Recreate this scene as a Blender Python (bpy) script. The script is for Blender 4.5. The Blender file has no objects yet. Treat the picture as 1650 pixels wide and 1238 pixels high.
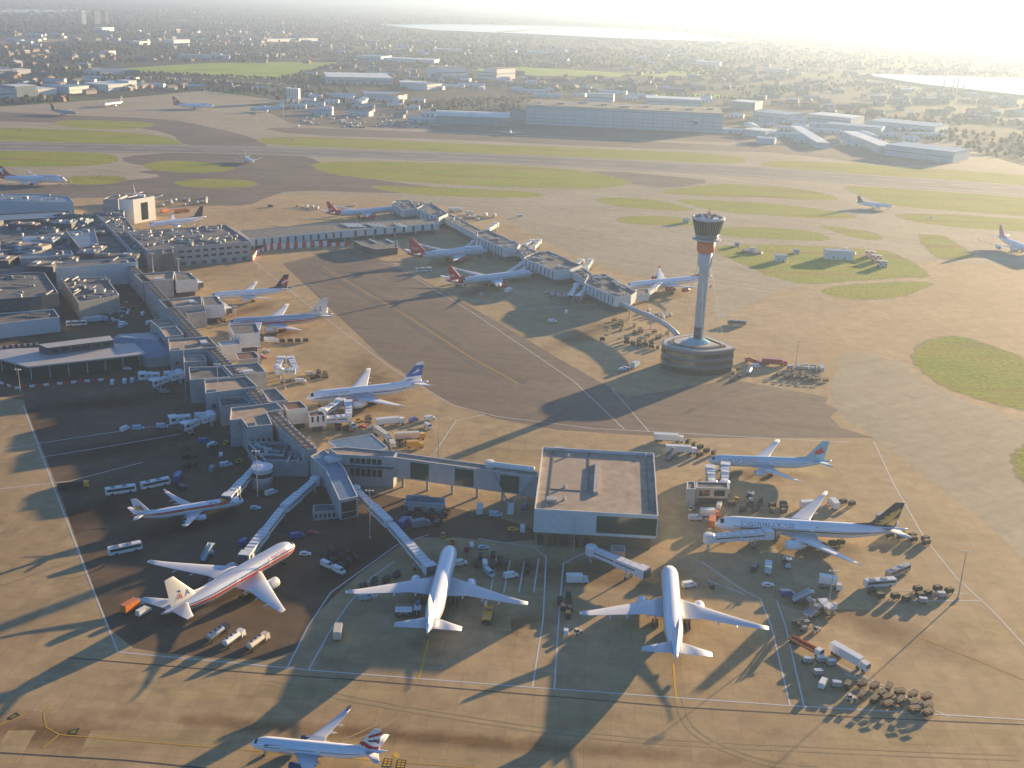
import bpy, bmesh, math, random
import numpy as np
from mathutils import Vector, Matrix
random.seed(7); RNG = np.random.default_rng(7)
S = bpy.context.scene
COL = S.collection
R = math.radians
PI = math.pi

# ------------------------------------------------------------------ camera
FPX, PITCH, ROLL, CAMH = 1812.0, R(19.02), R(2.07), 197.4
_cp, _sp = math.cos(PITCH), math.sin(PITCH)
FW = Vector((0, _cp, -_sp)); _u0 = Vector((0, _sp, _cp)); _r0 = Vector((1, 0, 0))
RT = math.cos(ROLL)*_r0 + math.sin(ROLL)*_u0
UP = -math.sin(ROLL)*_r0 + math.cos(ROLL)*_u0
CAM = Vector((0, 0, CAMH))
cd = bpy.data.cameras.new('camera'); cam = bpy.data.objects.new('camera', cd); COL.objects.link(cam)
cd.sensor_width = 36; cd.lens = 36*FPX/1650; cd.clip_start = 1; cd.clip_end = 120000
cam.matrix_world = Matrix(((RT.x, UP.x, -FW.x, CAM.x), (RT.y, UP.y, -FW.y, CAM.y), (RT.z, UP.z, -FW.z, CAM.z), (0, 0, 0, 1)))
S.camera = cam

def G(x, y, z=0.0):
    """survey helper: the point at height z seen at photo pixel x, y"""
    d = FW + RT*((x-825)/FPX) - UP*((y-619)/FPX)
    t = (z-CAMH)/d.z
    p = CAM + d*t
    return Vector((p.x, p.y, z))

# ------------------------------------------------------------------ materials
MATS = {}
def mat(name, col=(.5, .5, .5), rough=.7, metal=0.0, noise=0.0, nscale=1.0, coat=0.0, spec=.5, emit=None, estr=0):
    if name in MATS: return MATS[name]
    m = bpy.data.materials.new(name); m.use_nodes = True
    nt = m.node_tree; b = nt.nodes['Principled BSDF']
    c = (*col, 1)
    b.inputs['Base Color'].default_value = c
    b.inputs['Roughness'].default_value = rough; b.inputs['Metallic'].default_value = metal
    b.inputs['Coat Weight'].default_value = coat; b.inputs['Coat Roughness'].default_value = .12
    b.inputs['Specular IOR Level'].default_value = spec
    if emit: b.inputs['Emission Color'].default_value = (*emit, 1); b.inputs['Emission Strength'].default_value = estr
    if noise:
        tc = nt.nodes.new('ShaderNodeTexCoord'); n = nt.nodes.new('ShaderNodeTexNoise')
        n.inputs['Scale'].default_value = nscale; n.inputs['Detail'].default_value = 5
        r = nt.nodes.new('ShaderNodeValToRGB')
        r.color_ramp.elements[0].position = .3; r.color_ramp.elements[1].position = .7
        r.color_ramp.elements[0].color = tuple(max(0, v*(1-noise)) for v in col)+(1,)
        r.color_ramp.elements[1].color = tuple(min(1, v*(1+noise)) for v in col)+(1,)
        nt.links.new(tc.outputs['Object'], n.inputs['Vector']); nt.links.new(n.outputs['Fac'], r.inputs['Fac'])
        nt.links.new(r.outputs['Color'], b.inputs['Base Color'])
    MATS[name] = m
    return m

def nodes(name):
    m = bpy.data.materials.new(name); m.use_nodes = True; MATS[name] = m
    nt = m.node_tree
    return m, nt, nt.nodes['Principled BSDF']
def nd(nt, t, **kw):
    n = nt.nodes.new(t)
    for k, v in kw.items():
        if k in n.inputs: n.inputs[k].default_value = v
        else: setattr(n, k, v)
    return n
def ramp(nt, stops, src=None):
    r = nt.nodes.new('ShaderNodeValToRGB'); e = r.color_ramp.elements
    while len(e) < len(stops): e.new(.5)
    for i, (p, c) in enumerate(stops):
        e[i].position = p; e[i].color = (*c, 1) if len(c) == 3 else c
    if src: nt.links.new(src, r.inputs['Fac'])
    return r
def mix(nt, a, b, fac, mode='MIX'):
    m = nt.nodes.new('ShaderNodeMix'); m.data_type = 'RGBA'; m.blend_type = mode
    for s, v in ((m.inputs[6], a), (m.inputs[7], b), (m.inputs[0], fac)):
        if hasattr(v, 'is_linked') or hasattr(v, 'links'): nt.links.new(v, s)
        elif isinstance(v, (int, float)): s.default_value = v
        else: s.default_value = (*v, 1)
    return m.outputs[2]

def concrete(name, c0, c1, slab=7.5, joint=.45, rot=0, streak=0.0, rough=.85):
    """slabs of slightly different tone, dark joints, oil stains and tyre streaks"""
    m, nt, b = nodes(name)
    tc = nd(nt, 'ShaderNodeTexCoord'); mp = nd(nt, 'ShaderNodeMapping'); mp.inputs['Rotation'].default_value = (0, 0, R(rot))
    nt.links.new(tc.outputs['Object'], mp.inputs['Vector']); v = mp.outputs['Vector']
    big = nd(nt, 'ShaderNodeTexNoise', Scale=.012, Detail=6, Roughness=.6); nt.links.new(v, big.inputs['Vector'])
    fine = nd(nt, 'ShaderNodeTexNoise', Scale=.16, Detail=5, Roughness=.65); nt.links.new(v, fine.inputs['Vector'])
    base = ramp(nt, [(.32, c0), (.68, c1)], big.outputs['Fac']).outputs['Color']
    f2 = ramp(nt, [(.3, (.80,)*3), (.7, (1.12,)*3)], fine.outputs['Fac']).outputs['Color']
    base = mix(nt, base, f2, 1.0, 'MULTIPLY')
    if slab:
        br = nd(nt, 'ShaderNodeTexBrick', Scale=1.0)
        br.inputs['Color1'].default_value = (.90, .90, .90, 1); br.inputs['Color2'].default_value = (1.06, 1.06, 1.06, 1)
        br.inputs['Mortar'].default_value = (joint, joint, joint, 1)
        br.inputs['Mortar Size'].default_value = .09; br.inputs['Brick Width'].default_value = slab; br.inputs['Row Height'].default_value = slab
        br.inputs['Bias'].default_value = 0; br.offset = 0; br.inputs['Mortar Smooth'].default_value = .6
        nt.links.new(v, br.inputs['Vector'])
        base = mix(nt, base, br.outputs['Color'], .85, 'MULTIPLY')
    # stains
    st = nd(nt, 'ShaderNodeTexNoise', Scale=.055, Detail=7, Roughness=.7); nt.links.new(v, st.inputs['Vector'])
    sr = ramp(nt, [(.28, (.55,)*3), (.43, (1, 1, 1))], st.outputs['Fac']).outputs['Color']
    base = mix(nt, base, sr, .8, 'MULTIPLY')
    if streak:
        mp2 = nd(nt, 'ShaderNodeMapping'); mp2.inputs['Scale'].default_value = (.006, .16, 1); nt.links.new(v, mp2.inputs['Vector'])
        s2 = nd(nt, 'ShaderNodeTexNoise', Scale=1.0, Detail=5); nt.links.new(mp2.outputs['Vector'], s2.inputs['Vector'])
        r2 = ramp(nt, [(.35, (1-streak,)*3), (.6, (1.04,)*3)], s2.outputs['Fac']).outputs['Color']
        base = mix(nt, base, r2, 1.0, 'MULTIPLY')
    nt.links.new(base, b.inputs['Base Color']); b.inputs['Roughness'].default_value = rough; b.inputs['Specular IOR Level'].default_value = .25
    return m

# ------------------------------------------------------------------ mesh helpers
class MB:
    """collects faces in world (or local) space, with one material slot per face"""
    def __init__(s): s.v = []; s.f = []; s.m = []
    def add(s, vs, fs, mi=0):
        n = len(s.v); s.v += [tuple(p) for p in vs]
        s.f += [tuple(i+n for i in f) for f in fs]
        s.m += (mi if isinstance(mi, list) else [mi]*len(fs))
        return s
    def box(s, c, size, rz=0, mi=0, top=None):
        x, y, z = (k/2 for k in size); ca, sa = math.cos(rz), math.sin(rz)
        P = [(c[0]+a*ca-b*sa, c[1]+a*sa+b*ca, c[2]+d) for d in (-z, z) for a, b in ((-x, -y), (x, -y), (x, y), (-x, y))]
        F = [(0, 3, 2, 1), (4, 5, 6, 7), (0, 1, 5, 4), (1, 2, 6, 5), (2, 3, 7, 6), (3, 0, 4, 7)]
        return s.add(P, F, [mi, mi if top is None else top, mi, mi, mi, mi])
    def bar(s, a, b, w, h, mi=0):
        """a beam of w by h from a to b"""
        a, b = Vector(a), Vector(b); d = (b-a).normalized()
        sd = d.cross(Vector((0, 0, 1)))
        sd = sd.normalized() if sd.length > 1e-4 else Vector((1, 0, 0))
        u = sd.cross(d).normalized()
        P = [p+sd*i*w/2+u*j*h/2 for p in (a, b) for i, j in ((-1, -1), (1, -1), (1, 1), (-1, 1))]
        return s.add(P, [(0, 1, 2, 3), (7, 6, 5, 4), (0, 4, 5, 1), (1, 5, 6, 2), (2, 6, 7, 3), (3, 7, 4, 0)], mi)
    def prism(s, poly, z0, z1, mi=0, top=None, bottom=True):
        p = [(q[0], q[1]) for q in poly]; n = len(p)
        if sum(p[i][0]*p[(i+1) % n][1]-p[(i+1) % n][0]*p[i][1] for i in range(n)) < 0: p = p[::-1]
        P = [(x, y, z0) for x, y in p]+[(x, y, z1) for x, y in p]
        F = [tuple(range(n, 2*n))]+[(i, (i+1) % n, n+(i+1) % n, n+i) for i in range(n)]
        M = [mi if top is None else top]+[mi]*n
        if bottom: F.append(tuple(range(n-1, -1, -1))); M.append(mi)
        return s.add(P, F, M)
    def loft(s, rings, mi=0, caps=True, closed=True):
        n = len(rings[0]); P = [p for r in rings for p in r]; F = []
        for k in range(len(rings)-1):
            for i in range(n if closed else n-1):
                j = (i+1) % n; F.append((k*n+i, k*n+j, (k+1)*n+j, (k+1)*n+i))
        M = [mi]*len(F) if not callable(mi) else [mi(k, i) for k in range(len(rings)-1) for i in range(n if closed else n-1)]
        if caps:
            F.append(tuple(range(n-1, -1, -1))); F.append(tuple(range((len(rings)-1)*n, len(rings)*n)))
            M += [0 if callable(mi) else mi]*2
        return s.add(P, F, M)
    def tube(s, a, b, r0, r1=None, n=10, mi=0):
        a, b = Vector(a), Vector(b); r1 = r0 if r1 is None else r1
        d = (b-a).normalized(); sd = d.orthogonal().normalized(); u = d.cross(sd)
        rr = [[p+(sd*math.cos(t)+u*math.sin(t))*r for t in (2*PI*i/n for i in range(n))] for p, r in ((a, r0), (b, r1))]
        return s.loft(rr, mi)
    def revolve(s, prof, n=20, c=(0, 0, 0), mi=0, axis='z', caps=True):
        rings = []
        for r, h in prof:
            ring = []
            for i in range(n):
                t = 2*PI*i/n; x, y = r*math.cos(t), r*math.sin(t)
                ring.append((c[0]+x, c[1]+y, c[2]+h) if axis == 'z' else (c[0]+h, c[1]+x, c[2]+y))
            rings.append(ring)
        return s.loft(rings, mi, caps)
    def build(s, name, mats, parent=None, origin=(0, 0, 0), smooth=False, label=None):
        me = bpy.data.meshes.new(name)
        o = Vector(origin)
        me.from_pydata([tuple(Vector(p)-o) for p in s.v], [], s.f)
        mats = mats if isinstance(mats, (list, tuple)) else [mats]
        for m in mats: me.materials.append(m)
        if len(mats) > 1: me.polygons.foreach_set('material_index', s.m)
        if smooth: me.polygons.foreach_set('use_smooth', [True]*len(me.polygons))
        me.update()
        ob = bpy.data.objects.new(name, me); COL.objects.link(ob)
        if parent: ob.parent = parent
        else: ob.location = o
        if label: ob['label'] = label
        return ob

def tag(o, label=None, cat=None, group=None, kind=None):
    if label: o['label'] = label
    if cat: o['category'] = cat
    if group: o['group'] = group
    if kind: o['kind'] = kind
    return o
def thing(name, label, cat, loc=(0, 0, 0), rz=0, group=None):
    o = bpy.data.objects.new(name, None); COL.objects.link(o)
    o.empty_display_size = 1
    o.location = loc; o.rotation_euler = (0, 0, rz)
    return tag(o, label, cat, group)
def child(name, me, parent, label=None):
    o = bpy.data.objects.new(name, me); COL.objects.link(o); o.parent = parent
    if label: o['label'] = label
    return o
def copy_tree(o, parent=None):
    c = o.copy(); COL.objects.link(c)
    if parent: c.parent = parent
    for ch in o.children: copy_tree(ch, c)
    return c
def smooth_poly(pts, k=2):
    """Chaikin corner cutting of a closed outline"""
    p = [Vector((q[0], q[1])) for q in pts]
    for _ in range(k):
        q = []
        for i in range(len(p)):
            a, b = p[i], p[(i+1) % len(p)]
            q += [a*.75+b*.25, a*.25+b*.75]
        p = q
    return p

# ------------------------------------------------------------------ sky, sun, view
SUN_AZ, SUN_EL = R(41.5), R(7.7)         # azimuth from +y towards +x
W = bpy.data.worlds.new('World'); S.world = W; W.use_nodes = True
wn = W.node_tree; bg = wn.nodes['Background']
sky = wn.nodes.new('ShaderNodeTexSky'); sky.sky_type = 'NISHITA'; sky.sun_disc = False
sky.sun_elevation = SUN_EL; sky.sun_rotation = SUN_AZ
sky.altitude = 200; sky.air_density = 1.0; sky.dust_density = .25; sky.ozone_density = 5.0
wn.links.new(sky.outputs['Color'], bg.inputs['Color']); bg.inputs['Strength'].default_value = .062
sl = bpy.data.lights.new('sun', 'SUN'); so = bpy.data.objects.new('sun', sl); COL.objects.link(so)
sl.energy = 5.0; sl.angle = R(.5); sl.color = (1.0, .70, .355)
sd = Vector((math.sin(SUN_AZ)*math.cos(SUN_EL), math.cos(SUN_AZ)*math.cos(SUN_EL), math.sin(SUN_EL)))
so.rotation_euler = sd.to_track_quat('Z', 'Y').to_euler(); so.location = (600, 300, 500)
S.view_settings.view_transform = 'Standard'; S.view_settings.look = 'None'
S.view_settings.exposure = 2.05; S.view_settings.gamma = 1
S.cycles.max_bounces = 6; S.cycles.diffuse_bounces = 2; S.cycles.glossy_bounces = 3; S.cycles.volume_bounces = 0
S.cycles.use_denoising = True
# ================================================================== the setting
m, nt, b = nodes('countryside')
tc = nd(nt, 'ShaderNodeTexCoord')
vo = nd(nt, 'ShaderNodeTexVoronoi', Scale=.0042, Randomness=1.0); nt.links.new(tc.outputs['Object'], vo.inputs['Vector'])
n1 = nd(nt, 'ShaderNodeTexNoise', Scale=.0009, Detail=4); nt.links.new(tc.outputs['Object'], n1.inputs['Vector'])
n2 = nd(nt, 'ShaderNodeTexNoise', Scale=.03, Detail=6, Roughness=.7); nt.links.new(tc.outputs['Object'], n2.inputs['Vector'])
sep = nd(nt, 'ShaderNodeSeparateColor'); nt.links.new(vo.outputs['Color'], sep.inputs['Color'])
patch = ramp(nt, [(.0, (.042, .045, .036)), (.35, (.055, .056, .048)), (.6, (.036, .043, .03)), (.82, (.085, .082, .066)), (.95, (.09, .12, .04))], sep.outputs['Red'])
patch.color_ramp.interpolation = 'CONSTANT'
f = ramp(nt, [(.3, (.6,)*3), (.7, (1.35,)*3)], n2.outputs['Fac']).outputs['Color']
nt.links.new(mix(nt, patch.outputs['Color'], f, 1.0, 'MULTIPLY'), b.inputs['Base Color']); b.inputs['Roughness'].default_value = .95
b.inputs['Specular IOR Level'].default_value = .1
mb = MB(); mb.add([(-30000, -600, -.2), (30000, -600, -.2), (30000, 45000, -.2), (-30000, 45000, -.2)], [(0, 1, 2, 3)])
tag(mb.build('ground', m), 'flat suburban land of woods, fields and streets reaching the horizon', 'ground', kind='structure')

def sheet(name, polys, z, m, label, cat, kind='structure', sm=0, px=True):
    mb = MB()
    for k_, p in enumerate(polys):
        q = [G(*a) for a in p] if px else [Vector(a) for a in p]
        if sm: q = smooth_poly(q, sm)
        if sum(q[i][0]*q[(i+1) % len(q)][1]-q[(i+1) % len(q)][0]*q[i][1] for i in range(len(q))) < 0: q = q[::-1]
        mb.add([(a[0], a[1], z+.0007*k_) for a in q], [tuple(range(len(q)))])
    return tag(mb.build(name, m), label, cat, kind=kind)

CONC = concrete('apron_concrete', (.36, .254, .128), (.47, .340, .185), 7.5, .66, 3.5)
CONC2 = concrete('worn_concrete', (.31, .262, .175), (.40, .345, .245), 0, .5, 25, .12)
ASPH = concrete('brown_asphalt', (.165, .125, .095), (.215, .165, .125), 0, .5, 10, .14)
DARKA = concrete('dark_asphalt_and_shade', (.14, .115, .095), (.20, .165, .135), 0, .5, 2, .25)
GREYA = concrete('grey_asphalt', (.31, .262, .178), (.395, .335, .235), 0, .5, -32, .13)
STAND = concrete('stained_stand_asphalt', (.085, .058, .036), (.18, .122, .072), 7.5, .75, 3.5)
RWYM = concrete('runway_asphalt', (.17, .16, .155), (.24, .225, .21), 0, .5, 3, .28)

def spots(m, pts, depth):
    """soft oil and rubber stains at the stands: (x, y, length, width, heading)"""
    nt = m.node_tree; b = nt.nodes['Principled BSDF']; lk = b.inputs['Base Color'].links[0]; base = lk.from_socket
    tc = nd(nt, 'ShaderNodeTexCoord'); nz = nd(nt, 'ShaderNodeTexNoise', Scale=.09, Detail=5, Roughness=.7); nt.links.new(tc.outputs['Object'], nz.inputs['Vector'])
    acc = None
    for x, y, l, w, h in pts:
        mp = nd(nt, 'ShaderNodeMapping'); mp.vector_type = 'TEXTURE'; mp.inputs['Location'].default_value = (x, y, 0); mp.inputs['Rotation'].default_value = (0, 0, h); mp.inputs['Scale'].default_value = (l, w, 1e6)
        nt.links.new(tc.outputs['Object'], mp.inputs['Vector'])
        ln = nd(nt, 'ShaderNodeVectorMath', operation='LENGTH'); nt.links.new(mp.outputs['Vector'], ln.inputs[0])
        ad = nd(nt, 'ShaderNodeMath', operation='MULTIPLY_ADD'); nt.links.new(nz.outputs['Fac'], ad.inputs[0]); ad.inputs[1].default_value = 1.3; nt.links.new(ln.outputs['Value'], ad.inputs[2])
        if acc is None: acc = ad
        else:
            mn = nd(nt, 'ShaderNodeMath', operation='MINIMUM'); nt.links.new(acc.outputs[0], mn.inputs[0]); nt.links.new(ad.outputs[0], mn.inputs[1]); acc = mn
    r = ramp(nt, [(.42, (depth*.6, depth*.5, depth*.4)), (.80, (1, 1, 1))]); sc = nd(nt, 'ShaderNodeMath', operation='MULTIPLY'); nt.links.new(acc.outputs[0], sc.inputs[0]); sc.inputs[1].default_value = .5
    nt.links.new(sc.outputs[0], r.inputs['Fac']); nt.links.new(mix(nt, base, r.outputs['Color'], 1.0, 'MULTIPLY'), b.inputs['Base Color'])
def sp(px, py, l, w, qx, qy):
    a, c = G(px, py), G(qx, qy); return (a.x, a.y, l, w, math.atan2(c.y-a.y, c.x-a.x))
spots(CONC, [sp(706, 990, 34, 9, 690, 1050), sp(1085, 1010, 30, 8, 1088, 1090), sp(1290, 880, 40, 12, 1400, 885), sp(1220, 765, 30, 9, 1300, 766), sp(600, 650, 38, 12, 680, 625), sp(450, 540, 34, 10, 520, 520), sp(400, 500, 34, 10, 460, 480),
  sp(770, 470, 40, 12, 820, 455), sp(720, 425, 40, 12, 780, 410), sp(1060, 480, 36, 11, 1120, 465), sp(940, 540, 60, 14, 1040, 500), sp(600, 620, 60, 16, 560, 560), sp(900, 920, 70, 14, 1100, 935), sp(840, 1005, 16, 8, 860, 1000), sp(1390, 1000, 60, 12, 1500, 1040), sp(60, 1180, 40, 10, 160, 1190), sp(700, 1190, 120, 5, 900, 1205), sp(1290, 650, 20, 9, 1330, 655), sp(330, 330, 60, 12, 420, 325)], .8)
spots(STAND, [sp(330, 960, 36, 10, 400, 920), sp(300, 850, 30, 9, 360, 835), sp(200, 720, 50, 14, 300, 700), sp(160, 650, 50, 14, 260, 640), sp(140, 830, 46, 16, 220, 810), sp(560, 905, 30, 12, 600, 880)], .6)
# the airfield's pavement
af = [(-80, 1300), (1800, 1300), (1850, 330), (1650, 268), (1540, 236), (1400, 215), (1200, 212), (1000, 200), (700, 188), (560, 176), (420, 158), (330, 146), (180, 160), (0, 172), (-60, 178)]
sheet('apron', [af], 0, CONC, 'sand coloured concrete apron jointed in square slabs', 'apron')
sheet('far_apron', [[(-60, 205), (0, 172), (180, 160), (330, 146), (420, 158), (560, 176), (700, 188), (1000, 200), (1200, 212), (1400, 215), (1540, 236), (1650, 268), (1850, 330), (1850, 440), (1500, 420), (1250, 470), (1150, 520), (1150, 470), (1000, 440), (900, 400), (800, 345), (620, 315), (300, 312), (-60, 330)]], .010, CONC2, 'pale worn taxiway concrete around the grass islands', 'taxiway')
# taxiways and runway of darker asphalt
sheet('taxiway', [[(455, 425), (560, 400), (640, 428), (800, 518), (900, 578), (1010, 640), (1180, 612), (1335, 640), (1330, 652), (1350, 660), (1338, 672), (1356, 690), (1410, 706), (1100, 706), (900, 693), (800, 675), (720, 648), (620, 580), (540, 505)]],
      .014, ASPH, 'brown asphalt taxiway between the two piers', 'taxiway')
sheet('taxiway', [[(1360, 560), (1455, 585), (1480, 612), (1560, 650), (1700, 690), (1700, 960), (1600, 850), (1500, 775), (1410, 706), (1352, 670), (1335, 630)]],
      .014, GREYA, 'grey tyre-marked taxiway sweeping past the dark control tower base', 'taxiway', sm=1)
sheet('taxiway', [[(205, 276), (400, 262), (520, 278), (700, 302), (800, 312), (620, 312), (470, 306), (430, 318), (400, 332), (340, 331), (250, 322), (120, 318), (-60, 324), (-60, 298), (110, 298), (215, 290), (270, 284)],
                  [(195, 252), (300, 245), (480, 248), (520, 262), (540, 284), (430, 278), (330, 262), (240, 268), (200, 262)],
                  [(-60, 178), (120, 186), (270, 192), (340, 205), (410, 222), (440, 240), (290, 236), (280, 215), (180, 200), (-60, 194)],
                  [(410, 205), (560, 208), (700, 214), (1000, 226), (1200, 236), (1300, 248), (1200, 245), (1000, 238), (700, 224), (480, 218)],
                  [(905, 278), (985, 276), (1080, 284), (1155, 292), (1080, 305), (1010, 296)]],
      .014, DARKA, 'dark asphalt taxiways crossing near the runway', 'taxiway', sm=1)
sheet('runway', [[(-80, 226), (0, 229), (400, 235), (800, 248), (1200, 268), (1650, 297), (1900, 316), (1900, 338), (1650, 317), (1200, 284), (800, 263), (400, 249), (0, 243), (-80, 241)]],
      .018, RWYM, 'long grey asphalt runway streaked with tyre rubber', 'runway')

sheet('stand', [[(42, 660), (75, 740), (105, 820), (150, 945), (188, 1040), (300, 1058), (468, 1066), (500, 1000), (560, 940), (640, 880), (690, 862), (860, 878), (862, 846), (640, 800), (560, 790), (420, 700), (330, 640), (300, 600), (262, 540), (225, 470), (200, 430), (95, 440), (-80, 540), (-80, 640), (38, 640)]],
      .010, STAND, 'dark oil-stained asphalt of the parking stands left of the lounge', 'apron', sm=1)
sheet('yards_and_shade', [[(1166, 205), (1250, 192), (1400, 198), (1560, 214), (1545, 264), (1440, 268), (1300, 252), (1240, 246), (1180, 228)], [(690, 203), (850, 199), (1175, 216), (1180, 230), (1000, 224), (700, 212)], [(400, 168), (560, 160), (700, 172), (690, 204), (560, 206), (470, 200), (440, 185)]],  # middle polygon paints the hangars' shade into the ground colour
      .012, DARKA, 'dark tarmac yards round the far sheds, and shade painted on the apron before the hangars', 'yard')
# grass
m, nt, b = nodes('grass_blades')
tc = nd(nt, 'ShaderNodeTexCoord')
n1 = nd(nt, 'ShaderNodeTexNoise', Scale=.02, Detail=6, Roughness=.65); nt.links.new(tc.outputs['Object'], n1.inputs['Vector'])
n2 = nd(nt, 'ShaderNodeTexNoise', Scale=.4, Detail=4); nt.links.new(tc.outputs['Object'], n2.inputs['Vector'])
c = ramp(nt, [(.3, (.33, .295, .045)), (.5, (.275, .305, .032)), (.7, (.20, .265, .026))], n1.outputs['Fac']).outputs['Color']
f = ramp(nt, [(.3, (.66,)*3), (.7, (1.25,)*3)], n2.outputs['Fac']).outputs['Color']
c = mix(nt, c, f, 1.0, 'MULTIPLY')
wv = nd(nt, 'ShaderNodeTexWave', Scale=.05, Distortion=6, Detail=3); wv.bands_direction = 'Y'; nt.links.new(tc.outputs['Object'], wv.inputs['Vector'])
c = mix(nt, c, ramp(nt, [(.3, (.96,)*3), (.7, (1.03,)*3)], wv.outputs['Fac']).outputs['Color'], 1.0, 'MULTIPLY')
mp = nd(nt, 'ShaderNodeMapping'); mp.inputs['Scale'].default_value = (.004, .055, 1); mp.inputs['Rotation'].default_value = (0, 0, R(4)); nt.links.new(tc.outputs['Object'], mp.inputs['Vector'])
n3 = nd(nt, 'ShaderNodeTexNoise', Scale=1.0, Detail=4); nt.links.new(mp.outputs['Vector'], n3.inputs['Vector'])
r3 = ramp(nt, [(.55, (0,)*3), (.68, (1,)*3)], n3.outputs['Fac'])
c = mix(nt, c, (.26, .15, .06), mix(nt, (0, 0, 0), (.75,)*3, r3.outputs['Color']))
nt.links.new(c, b.inputs['Base Color']); b.inputs['Roughness'].default_value = 1; b.inputs['Specular IOR Level'].default_value = .1
GRASS = m
grass = {
 'rounded grass island between taxiways at the left edge': [(-60, 243), (120, 245), (180, 249), (193, 257), (170, 266), (80, 269), (-60, 268)],
 'thin grass sliver ahead of the landing airliner': [(230, 265), (270, 258), (330, 262), (386, 270), (350, 278), (290, 278), (240, 273)],
 'slim oval of grass beside the dark taxiway bend': [(275, 293), (330, 288), (400, 291), (419, 297), (390, 303), (300, 302)],
 'grass patch in front of the red-tailed jumbo': [(108, 284), (190, 283), (207, 289), (180, 297), (108, 298)],
 'grass strip beyond the runway at the left edge': [(-60, 205), (130, 209), (250, 217), (302, 231), (260, 234), (100, 229), (-60, 225)],
 'small grass oval beyond the far taxiway': [(75, 197), (130, 193), (240, 197), (252, 203), (200, 209), (120, 207)],
 'very long grass strip beyond the runway before the hangars': [(408, 224), (480, 220), (600, 226), (800, 234), (1000, 242), (1130, 247), (1208, 256), (1190, 265), (1000, 256), (800, 248), (600, 240), (430, 234)],
 'hazy grass strip beyond the runway at the right': [(1212, 266), (1260, 258), (1400, 266), (1650, 282), (1850, 300), (1850, 322), (1650, 298), (1450, 285), (1300, 274)],
 'broad grass strip on the near side of the runway': [(495, 262), (600, 260), (720, 263), (850, 268), (950, 277), (1000, 288), (1024, 297), (960, 304), (850, 303), (700, 296), (560, 285), (520, 277)],
 'narrow grass strip beside the taxiway in front of the pier': [(588, 298), (700, 302), (850, 309), (884, 315), (840, 319), (700, 316), (620, 308)],
 'grass wedge under the high-speed runway exit': [(1062, 309), (1119, 301), (1170, 296), (1245, 301), (1313, 308), (1351, 319), (1345, 323), (1281, 322), (1245, 318), (1151, 317), (1072, 312)],
 'long grass island behind the top of the control tower': [(1084, 321), (1151, 323), (1245, 329), (1329, 338), (1382, 348), (1370, 352), (1313, 352), (1245, 347), (1163, 342), (1119, 332)],
 'grass island crossing behind the control tower cab': [(1145, 367), (1245, 367), (1300, 372), (1343, 384), (1313, 389), (1250, 385), (1155, 380)],
 'small tapering grass island right of the control tower': [(1313, 362), (1357, 368), (1401, 373), (1422, 382), (1417, 387), (1392, 386), (1354, 376)],
 'grass island holding the small airfield huts': [(1148, 399), (1200, 395), (1250, 395), (1329, 398), (1385, 401), (1439, 406), (1471, 425), (1504, 447), (1452, 447), (1376, 452), (1300, 459), (1250, 448), (1201, 427), (1151, 405)],
 'small squarish grass island near the right edge': [(1480, 381), (1490, 378), (1521, 380), (1534, 389), (1575, 415), (1534, 419), (1512, 417), (1496, 403)],
 'grass strip at the right edge beside the taxiing jet': [(1441, 348), (1458, 345), (1534, 346), (1650, 354), (1720, 358), (1720, 377), (1650, 373), (1597, 370), (1518, 364), (1471, 357)],
 'wide hazy grass strip between runway and taxiway at right': [(1354, 300), (1439, 304), (1534, 310), (1650, 319), (1850, 334), (1850, 366), (1650, 348), (1534, 340), (1439, 332), (1401, 321), (1370, 308)],
 'curved grass sliver cut off below the hut island by a service track': [(1316,467),(1376,459),(1452,455),(1508,455),(1483,466),(1445,480),(1392,483),(1345,478)],
 'blunt grass tongue left of the control tower cab': [(993,354),(1012,348),(1113,350),(1125,364),(1081,362),(1034,362),(1002,359)],
 'slim grass tongue beyond the tower, left of the long island': [(962,321),(993,318),(1056,323),(1107,334),(1119,340),(1072,339),(1009,334),(971,328)],
 'big round grass island at the right edge': [(1468, 570), (1496, 548), (1540, 540), (1600, 558), (1700, 600), (1700, 668), (1620, 655), (1540, 632), (1488, 602)],
 'corner of grass cut by the right edge of the apron': [(1720, 715), (1650, 718), (1634, 735), (1638, 762), (1660, 785), (1720, 800)],
}
VERGE = mat('dry_verge', (.27, .235, .10), 1, 0, .3, .25, spec=.1)
def grow(q, d):
    n = len(q); ar = sum(q[i].x*q[(i+1) % n].y-q[(i+1) % n].x*q[i].y for i in range(n)); o = []
    for i in range(n):
        e = (q[(i+1) % n]-q[i-1]).normalized(); o.append(q[i]+Vector((e.y, -e.x))*d*(1 if ar > 0 else -1)*(1+.5*math.sin(i*1.7)+.3*math.sin(i*.6)))
    return o
for lab, p in grass.items():
    q = [G(*a) for a in p]; q = smooth_poly(q, 3); q = grow(q, 2.0)
    sheet('verge', [[(a.x, a.y, 0) for a in q]], .0195, VERGE, 'worn dry verge round a grass island', 'verge', px=False)
    sheet('grass', [p], .0225, GRASS, lab, 'grass', 'stuff', 1)
m2 = mat('field_grass', (.25, .36, .035), 1, 0, .18, .01, spec=.1)
sheet('field', [[(150, 114), (230, 108), (330, 102), (430, 100), (545, 101), (500, 113), (458, 127), (395, 127.5), (330, 120), (180, 120)]], .1, m2, 'bright green field beyond the airport car park', 'field')
sheet('field', [[(750, 112), (840, 108), (1010, 118), (1000, 124), (860, 122)]], .1, m2, 'bright green field behind the hotel blocks', 'field')
sheet('field', [[(1000, 118), (1130, 112), (1160, 118), (1080, 126)]], .1, m2, 'small green field among hazy woods', 'field')
sheet('field', [[(0, 66), (110, 62), (110, 66), (0, 71)]], .1, mat('stubble_field', (.3, .26, .16), 1, 0, .15, .01, spec=.1), 'pale stubble field among dark woods at far left', 'field')
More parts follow.
